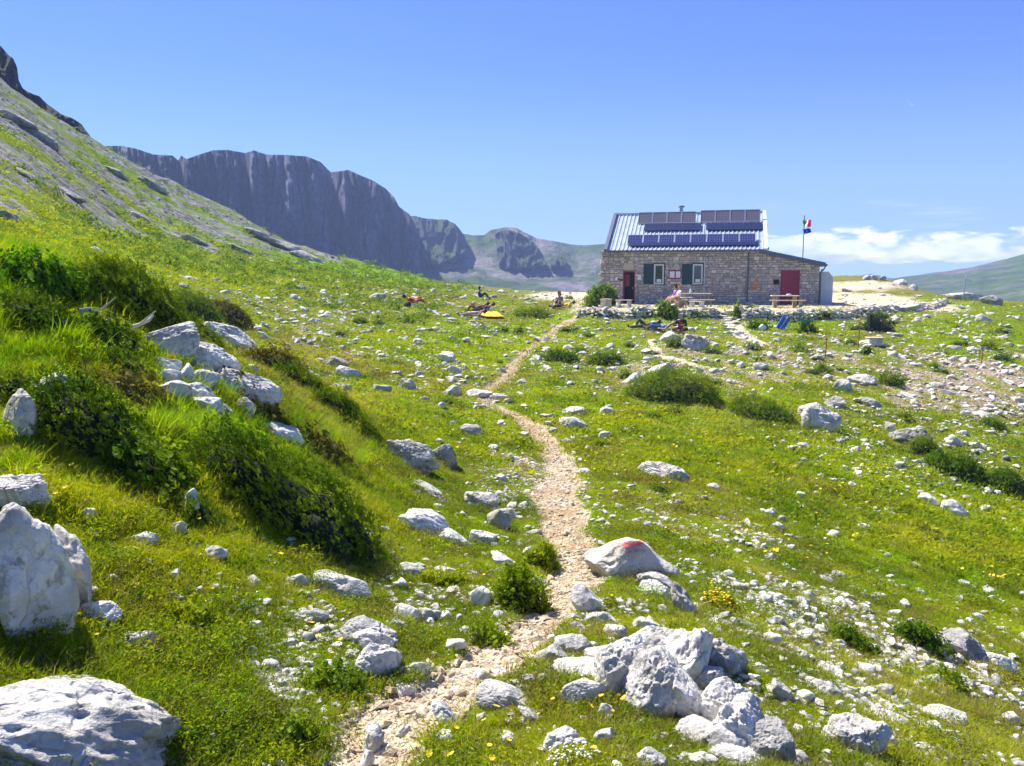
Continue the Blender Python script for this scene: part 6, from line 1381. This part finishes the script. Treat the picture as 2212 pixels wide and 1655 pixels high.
bench('camp_table', 'small folding table with crossed legs near the bush at the hut door', 'table', tz(1323, 52.5), 0.1, 0.66, 0.55, 0.62, 'xs')
bench('block_bench', 'short bench on a single stone block, leftmost on the terrace', 'bench', tz(1306, 50.0), 0.9, 0.85, 0.34, 0.52, 'plank', 'rock')
bench('log_bench', 'low bench on two stone blocks right of the small folding table', 'bench', tz(1344, 50.0), 0.25, 0.95, 0.32, 0.46, 'plank', 'rock')
bench('long_table', 'long timber table behind the seated pair carrying a bottle', 'table', tz(1499, 52.6), -0.18, 1.75, 0.6, 0.80, 'post')
bench('long_bench', 'long thin bench in front of the long timber table', 'bench', tz(1503, 51.4), -0.2, 1.95, 0.28, 0.46, 'post')
bench('camp_table', 'small pale folding table between the seated pair and the slanted bench', 'table', tz(1477, 49.6), 0.05, 0.62, 0.5, 0.66, 'xs')
bench('block_bench', 'pale bench set end-on toward the terrace wall on stacked stones', 'bench', tz(1500, 48.4), -0.9, 0.95, 0.3, 0.46, 'plank', 'rock')
tst = thing('log_stool', 'sawn log stool beside the seated pair', 'stool', tz(1455.5, 48.3), 0, 'benches and tables on the terrace')
MB().rod((0, 0, 0), (0, 0, 0.34), 0.13, 0.14, 12).build('trunk', M['wood'], tst); MB().rod((0, 0, 0.34), (0, 0, 0.39), 0.17, 0.17, 12).build('seat', M['woodlight'], tst)
bench('long_table', 'weathered table in front of the red metal door', 'table', tz(1687, 50.5), -0.12, 1.58, 0.6, 0.70, 'plank')
bench('long_bench', 'weathered bench in front of the table by the red metal door', 'bench', tz(1694, 49.4), -0.12, 2.0, 0.26, 0.45, 'plank')
for pz, u_, lab in ((tz(1485.5, 52.6), 0, 'white bottle standing on the long timber table'),):
    bt = thing('bottle', lab, 'bottle', (pz.x, pz.y, pz.z+0.80)); MB().rod((0, 0, 0), (0, 0, 0.19), 0.06, 0.06, 12).rod((0, 0, 0.19), (0, 0, 0.25), 0.06, 0.025, 12).build('bottle_body', M['whitep'], bt); MB().rod((0, 0, 0.25), (0, 0, 0.34), 0.025, 0.028, 10).build('neck', M['whitep'], bt)
pz = tz(1696, 50.5); bag = mesh_np('cloth_bundle', rock_verts(77, 3, (0.34, 0.24, 0.13), 12, 0.1)[0], ICO[3][1], True, M['pvc']); tag(put('cloth_bundle', bag, None, None, (pz.x, pz.y, pz.z+0.74)), 'pinkish white bundle on the table by the red door', 'bundle')

# ------------------------------------------------------------------ signpost, posts, blocks
sy = 57.5; sp_ = tz(2066, sy); sg = thing('signpost', 'leaning metal signpost with two small plates on the right crest', 'signpost', sp_)
MB().rod((0, 0, -0.1), (0.20, 0, 1.72), 0.035, 0.03, 8).build('post', M['zinc'], sg); MB().box(0.0, 0.44, -0.055, -0.04, 1.28, 1.50).build('sign_plate', M['pvc'], sg); MB().box(0.06, 0.22, -0.055, -0.04, 1.62, 1.80).build('small_plate', M['whitem'], sg); MB().box(0.26, 0.42, -0.055, -0.04, 1.62, 1.78).build('small_plate', M['whitem'], sg)
blk = thing('stone_trough', 'squared pale stone block on the bank below the dark grey bush', 'stone block', ground_pt(1888, 745)); MB().box(-0.30, 0.30, -0.2, 0.25, -0.05, 0.28).build('block', M['rock'], blk, bevel=0.03); MB().box(-0.33, 0.33, -0.23, 0.28, 0.282, 0.33).build('slab_top', M['plaque'], blk, bevel=0.015)
for (u, v, ht, mt, lab) in ((1853, 752, 1.05, 'rust', 'thin rusty marker rod left of the stone block'), (1290, 690, 0.75, 'rust', 'rust-red marker rod in front of the left terrace wall'), (1782, 772, 0.7, 'rust', 'short rusty rod on the slope below the right wall'), (1878, 717, 0.8, 'dark', 'dark post standing inside the dark grey bush'), (2119, 785, 0.6, 'rust', 'tiny rusty rod far right on the slope')):
    p = ground_pt(u, v); o = MB().rod((0, 0, -0.1), (0.02, 0, ht), 0.022 if mt == 'rust' else 0.09, 0.018 if mt == 'rust' else 0.07, 7).rod((-0.03, 0, ht), (0.06, 0, ht+0.03), 0.03, 0.02, 6).build('marker_rod', M[mt]); o.location = p; tag(o, lab, 'rod' if mt == 'rust' else 'post')
bl = plain('blue_tarp', (0.02, 0.14, 0.62), 0.5); p = ground_pt(1691, 714)
ch = thing('beach_chair', 'folded blue fabric chair leaning in the weeds below the right wall', 'chair', p, -0.2); MB().bar((-0.18, 0, 0.05), (0.16, 0.1, 0.66), 0.05, 0.42).build('fabric', bl, ch)
MB().rod((-0.22, -0.1, 0), (0.2, -0.02, 0.7), 0.018, 0.018).rod((-0.02, 0.25, 0), (0.1, 0.15, 0.68), 0.018, 0.018).build('frame', M['pvc'], ch)
p = ground_pt(1646, 714); o = put('bag', mesh_np('bag', rock_verts(31, 3, (0.38, 0.3, 0.36), 14, 0.06)[0], ICO[3][1], True, M['whitem']), None, None, (p.x, p.y, p.z+0.14)); tag(o, 'white sack in the weeds under the right terrace wall', 'bag')
p = ground_pt(1738, 722); sgn = thing('green_sign', 'small green board on a post among the leafy weeds', 'sign', p, 0.1); gr = plain('green_board', (0.03, 0.30, 0.10), 0.6)
MB().rod((0, 0, 0), (0, 0, 0.7), 0.02, 0.02).build('post', M['wood'], sgn); MB().box(-0.24, 0.24, -0.04, -0.015, 0.36, 0.68).build('board', gr, sgn)

# ------------------------------------------------------------------ people
SKIN = plain('skin', (0.58, 0.33, 0.22), 0.6); SKIN2 = plain('tanned_skin', (0.45, 0.23, 0.14), 0.6)
def skin_obj(name, verts, edges, radii, mat, parent, sub=1, root=0):
    me = bpy.data.meshes.new(name); me.from_pydata([tuple(v) for v in verts], edges, []); me.materials.append(mat)
    o = put(name, me, None, parent); md = o.modifiers.new('Skin', 'SKIN'); md.use_smooth_shade = True; md.branch_smoothing = 0.3
    if not me.skin_vertices: return o
    sd = me.skin_vertices[0].data
    for i, r in enumerate(radii): sd[i].radius = (r, r) if not hasattr(r, '__len__') else r; sd[i].use_root = (i == root)
    s2 = o.modifiers.new('Subdivision', 'SUBSURF'); s2.levels = s2.render_levels = sub; return o
def person(label, loc, rotz, J, shirt, trousers, hair, shoes=None, skin=SKIN, group=None, shorts=False, sleeves=0.5, longhair=False, hat=None):
    """J: joint positions (m) in the person's own frame, facing -x when seated; z up"""
    t = thing('person', label, 'person', loc, rotz, group); J = {k: Vector(v) for k, v in J.items()}
    pel, che, nk, hd = J['pelvis'], J['chest'], J['neck'], J['head']; ax = (J['shR']-J['shL']).normalized()
    up = (hd-nk).normalized(); fwd = J.get('face', ax.cross(up)).normalized()
    V = [pel, (pel+che)/2, che, nk, nk+(hd-nk)*0.45, hd, hd+up*0.10, hd+fwd*0.075-up*0.02]; E = [(0, 1), (1, 2), (2, 3), (3, 4), (4, 5), (5, 6), (5, 7)]; R = [0.125, 0.12, 0.13, 0.055, 0.06, 0.095, 0.07, 0.045]
    ear = len(V); V += [hd+ax*0.085, hd-ax*0.085]; E += [(5, ear), (5, ear+1)]; R += [0.022, 0.022]
    for s_ in 'LR':
        hp = pel+(J['sh'+s_]-che).normalized()*0.09 if 'hip'+s_ not in J else J['hip'+s_]; b = len(V)
        kn, an = J['kn'+s_], J['an'+s_]; toe = J.get('toe'+s_, an+Vector((-0.17, 0, -0.02))); V += [hp, (hp+kn)/2, kn, (kn+an)/2+(kn-an).normalized()*0.06, an, toe]; E += [(0, b), (b, b+1), (b+1, b+2), (b+2, b+3), (b+3, b+4), (b+4, b+5)]; R += [0.095, 0.08, 0.058, 0.055, 0.038, 0.03]
        b = len(V); sh, elb, wr = J['sh'+s_], J['el'+s_], J['wr'+s_]; hv = (wr-elb).normalized(); V += [sh, elb, wr, wr+hv*0.05, wr+hv*0.09]; E += [(2, b), (b, b+1), (b+1, b+2), (b+2, b+3), (b+3, b+4)]; R += [0.06, 0.042, 0.03, 0.034, 0.028]
        sd = hv.orthogonal().normalized()
        for q in range(4):
            f0 = wr+hv*0.10+sd*(q-1.5)*0.022; k = len(V); V += [f0+hv*0.035, f0+hv*(0.06+0.008*(q in (1, 2)))-hv.cross(sd)*0.015]; E += [(b+4, k), (k, k+1)]; R += [0.009, 0.008]
        k = len(V); V += [wr+hv*0.06+sd*0.05, wr+hv*0.09+sd*0.065]; E += [(b+3, k), (k, k+1)]; R += [0.011, 0.009]
    skin_obj('body', V, E, R, skin, t)
    # shirt
    V = [pel+(che-pel)*0.05, (pel+che)/2, che, che+(nk-che)*0.7]; E = [(0, 1), (1, 2), (2, 3)]; R = [0.145, 0.14, 0.155, 0.075]
    for s_ in 'LR':
        b = len(V); sh, elb, wr = J['sh'+s_], J['el'+s_], J['wr'+s_]; V += [sh, sh+(elb-sh)*(0.75 if sleeves < 1 else 1)]; E += [(2, b), (b, b+1)]; R += [0.075, 0.058]
        if sleeves >= 1: V.append(wr); E.append((b+1, b+2)); R.append(0.045)
    skin_obj('shirt', V, E, R, shirt, t)
    V = [pel+(che-pel)*0.12, pel]; E = [(0, 1)]; R = [0.14, 0.145]
    for s_ in 'LR':
        hp = pel+(J['sh'+s_]-che).normalized()*0.09; kn, an = J['kn'+s_], J['an'+s_]; b = len(V)
        if shorts: V += [hp, hp+(kn-hp)*0.6]; E += [(1, b), (b, b+1)]; R += [0.11, 0.092]
        else: V += [hp, (hp+kn)/2, kn, kn+(an-kn)*0.9]; E += [(1, b), (b, b+1), (b+1, b+2), (b+2, b+3)]; R += [0.11, 0.092, 0.074, 0.055]
    skin_obj('shorts' if shorts else 'trousers', V, E, R, trousers, t, root=1)
    V = [hd-fwd*0.03+up*0.03, hd+up*0.09-fwd*0.02, hd-fwd*0.06-up*0.04]; E = [(0, 1), (0, 2)]; R = [0.105, 0.085, 0.075]
    if longhair: V += [nk-fwd*0.08, nk-fwd*0.10-up*0.12]; E += [(2, 3), (3, 4)]; R += [0.08, 0.06]
    skin_obj('hair' if not hat else 'hat', V, E, R, hair, t)
    if shoes:
        for s_ in 'LR':
            an = J['an'+s_]; toe = J.get('toe'+s_, an+Vector((-0.17, 0, -0.02))); skin_obj('shoe', [an, (an+toe)/2, toe], [(0, 1), (1, 2)], [0.055, 0.05, 0.042], shoes, t)
    return t
def cl(c, nm='cloth'): return plain(nm, c, 0.85)
HB_ = cl((0.09, 0.045, 0.02), 'brown_hair'); HL = cl((0.42, 0.26, 0.11), 'fair_hair'); BLK = cl((0.015, 0.015, 0.02), 'black_cloth'); BOOT = cl((0.03, 0.025, 0.02), 'boots')
def seatedJ(lean, kx, ax_, kn2=None, zs=0.47):
    return dict(pelvis=(0, 0, zs+0.08), chest=(lean, 0, zs+0.44), neck=(lean*1.25, 0, zs+0.60), head=(lean*1.2-0.03, 0, zs+0.76), face=Vector((-1, 0, 0)), shL=(lean*1.1, 0.19, zs+0.52), shR=(lean*1.1, -0.19, zs+0.52),
                elL=(lean*0.6-0.08, 0.26, zs+0.25), elR=(lean*0.6-0.05, -0.26, zs+0.25), wrL=(-0.28, 0.15, zs+0.15), wrR=(-0.28, -0.15, zs+0.15), hipL=(0, 0.09, zs+0.07), hipR=(0, -0.09, zs+0.07),
                knL=(-0.43, 0.10, zs+0.14), knR=(-0.43, -0.10, zs+0.10), anL=kn2 or (ax_, 0.1, 0.09), anR=(kx, -0.1, 0.09), toeL=(ax_-0.17, 0.1, 0.04), toeR=(kx-0.17, -0.1, 0.04))
pair = 'pair sitting on the terrace bench'
bench('long_bench', 'timber bench under the two people sitting side by side', 'bench', tz(1458, 50.5), -1.35, 1.5, 0.35, 0.46, 'plank', 'wood', 'wood')
p = tz(1455, 51.0); person('person in a purple top and pale shorts sitting with legs stretched left', p, 0.1, seatedJ(-0.02, -0.85, -0.80), cl((0.30, 0.10, 0.55), 'purple'), cl((0.6, 0.55, 0.6), 'pale_shorts'), HB_, BLK, SKIN, pair, shorts=True)
p = tz(1459, 50.1); person('fair-haired person in a white shirt reclining on the bench', p, 0.15, seatedJ(0.10, -0.50, -0.62), cl((0.80, 0.76, 0.72), 'white_shirt'), cl((0.10, 0.07, 0.20), 'dark_shorts'), HL, BLK, SKIN, pair, shorts=True, longhair=True)
def lyingJ(kneeL=0.0, kneeR=0.0, prop=0.0, armup=False):     # head at +x, feet at -x, face up
    return dict(pelvis=(0, 0, 0.14), chest=(0.36, 0, 0.15+prop*0.55), neck=(0.53, 0, 0.18+prop*0.85), head=(0.66, 0, 0.22+prop*1.0), face=Vector((-0.3*prop, 0, 1)), shL=(0.44, 0.19, 0.15+prop*0.7), shR=(0.44, -0.19, 0.15+prop*0.7),
                elL=(0.30, 0.32, 0.08), elR=(0.24, -0.34, 0.08), wrL=((0.60, 0.25, 0.14) if armup else (0.05, 0.26, 0.10)), wrR=(0.02, -0.24, 0.12),
                knL=(-0.40+0.12*kneeL, 0.10, 0.12+0.34*kneeL), knR=(-0.42+0.12*kneeR, -0.10, 0.12+0.34*kneeR), anL=(-0.80+0.38*kneeL, 0.12, 0.09), anR=(-0.82+0.38*kneeR, -0.12, 0.09),
                toeL=(-0.84+0.26*kneeL, 0.13, 0.24-0.2*kneeL), toeR=(-0.86+0.26*kneeR, -0.14, 0.24-0.2*kneeR))
def sitJ(kn=0.42):                                          # on the ground, facing -x
    return dict(pelvis=(0, 0, 0.13), chest=(0.10, 0, 0.48), neck=(0.08, 0, 0.65), head=(0.04, 0, 0.80), face=Vector((-1, 0, 0)), shL=(0.09, 0.19, 0.56), shR=(0.09, -0.19, 0.56), elL=(-0.05, 0.27, 0.32), elR=(-0.05, -0.27, 0.32), wrL=(-0.28, 0.14, 0.36), wrR=(-0.28, -0.14, 0.36),
                knL=(-0.36, 0.12, kn), knR=(-0.38, -0.12, kn-0.04), anL=(-0.60, 0.12, 0.08), anR=(-0.64, -0.12, 0.08))
def mat_(label, u, v, w_, d_, colr, ang, name='blanket', cat='blanket', h_=0.04):
    c = ground_pt(u, v); r_ = np.random.default_rng(int(u)); n = 22; g_ = np.linspace(-0.5, 0.5, n); X, Y_ = np.meshgrid(g_, g_); X = X*w_*(1+0.12*np.sin(Y_*7)); Y2 = Y_*d_*(1+0.15*np.sin(X*5+1))
    xr, yr = X*math.cos(ang)-Y2*math.sin(ang)+c.x, X*math.sin(ang)+Y2*math.cos(ang)+c.y; Z = height(xr, yr)+h_+0.05*np.abs(fbm(np.stack([xr*4, yr*4, 0*xr], -1), 3)); V = np.stack([xr-c.x, yr-c.y, Z-c.z], -1).reshape(-1, 3); ii = np.arange(n*n).reshape(n, n)
    top_ = np.stack([ii[:-1, :-1], ii[:-1, 1:], ii[1:, 1:], ii[1:, :-1]], -1).reshape(-1, 4); o = put(name, mesh_np(name, V, top_, True, colr), None, None, c); sm = o.modifiers.new('thickness', 'SOLIDIFY'); sm.thickness = 0.02; sm.offset = -1
    return tag(o, label, cat)
def lie(u, v): p = ground_pt(u, v); return Vector((p.x, p.y, p.z+0.04))
grp = 'people resting on the grass'
mat_('dark green mat under the person in red', 902, 662, 1.75, 1.2, cl((0.03, 0.07, 0.06), 'green_mat'), 0.05, 'sleeping_mat', 'mat')
person('person in a red top lying on a dark green mat, head to the left', lie(897, 658), PI+0.15, lyingJ(0.5, 0.9, 0.28), cl((0.70, 0.05, 0.03), 'red_top'), cl((0.45, 0.06, 0.05), 'red_trousers'), BLK, BLK, SKIN2, grp, sleeves=1)
o = put('backpack', mesh_np('backpack', rock_verts(55, 3, (0.42, 0.36, 0.38), 14, 0.05)[0], ICO[3][1], True, BLK), None, None, lie(880, 664)+Vector((0, 0, 0.1))); tag(o, 'black backpack at the feet of the person in red', 'backpack')
person('person in a blue jacket sitting with knees drawn up, alone on the meadow', lie(1037, 647), PI, sitJ(0.46), cl((0.015, 0.05, 0.26), 'blue_jacket'), cl((0.015, 0.04, 0.035), 'dark_trousers'), cl((0.02, 0.03, 0.12), 'dark_hood'), BLK, SKIN2, grp, sleeves=1)
mat_('crumpled yellow blanket beside the lying group', 1050, 683, 1.7, 2.6, cl((0.85, 0.50, 0.01), 'yellow_blanket'), 0.2, h_=0.13)
person('person in a grey shirt lying with black boots to the left of the yellow blanket', lie(1020, 686), 0.25, lyingJ(0, 0.15, 0.1), cl((0.30, 0.32, 0.38), 'grey_shirt'), cl((0.42, 0.36, 0.34), 'stone_trousers'), HB_, BOOT, SKIN2, grp)
person('person in brown with one knee raised behind the yellow blanket', lie(1028, 674), 0.1, lyingJ(1.0, 0.7, 0.25), cl((0.16, 0.05, 0.04), 'maroon_top'), cl((0.30, 0.14, 0.07), 'brown_trousers'), HB_, BOOT, SKIN2, grp)
person('person in dark clothes lying on the yellow blanket', lie(1040, 677), 0.15, lyingJ(0.3, 0.1, 0.3), cl((0.05, 0.025, 0.06), 'dark_top'), BLK, HB_, BOOT, SKIN2, grp)
person('person in a yellow top lying left of the terrace wall, feet to the left', lie(1215, 668), 0.05, lyingJ(0.0, 0.3, 0.2), cl((0.75, 0.62, 0.02), 'yellow_top'), cl((0.10, 0.08, 0.06), 'dark_trousers'), cl((0.10, 0.10, 0.16), 'dark_cap'), BOOT, SKIN, grp)
person('person in tan clothes sitting behind the person in the yellow top', lie(1207, 663), PI*0.4, sitJ(0.4), cl((0.30, 0.24, 0.17), 'tan_top'), cl((0.18, 0.14, 0.10), 'brown_shorts'), HB_, BOOT, SKIN2, grp)
person('person in dark trousers lying with one knee up below the left terrace wall', lie(1392, 712), 0.05, lyingJ(1.0, 0.0, 0.12), cl((0.20, 0.06, 0.05), 'rusty_top'), cl((0.07, 0.06, 0.07), 'charcoal_trousers'), HB_, BOOT, SKIN2, grp)
person('person in blue jeans lying head to the right below the left terrace wall', lie(1424, 716), -0.15, lyingJ(0.8, 0.4, 0.15), cl((0.22, 0.30, 0.48), 'pale_blue_shirt'), cl((0.04, 0.12, 0.28), 'blue_jeans'), cl((0.30, 0.16, 0.06), 'light_brown_hair'), BOOT, SKIN, grp)
person('person in a dark jacket over red sitting cross-legged below the terrace wall', lie(1469, 720), PI*0.42, dict(sitJ(0.2), knL=(-0.26, 0.36, 0.16), knR=(-0.26, -0.36, 0.16), anL=(-0.42, -0.12, 0.09), anR=(-0.46, 0.12, 0.09)), cl((0.018, 0.016, 0.035), 'navy_jacket'), cl((0.10, 0.02, 0.03), 'maroon_trousers'), cl((0.30, 0.32, 0.34), 'grey_cap'), BOOT, SKIN, grp, sleeves=1, hat=True)
o = MB().box(-0.07, 0.07, -0.02, 0.0, 0.26, 0.52).build('rucksack_front', cl((0.45, 0.02, 0.03), 'red_scarf')); o.location = lie(1468, 720)+Vector((0.0, -0.20, 0.0)); tag(o, 'small red pack held against the chest of the cross-legged person', 'pack')
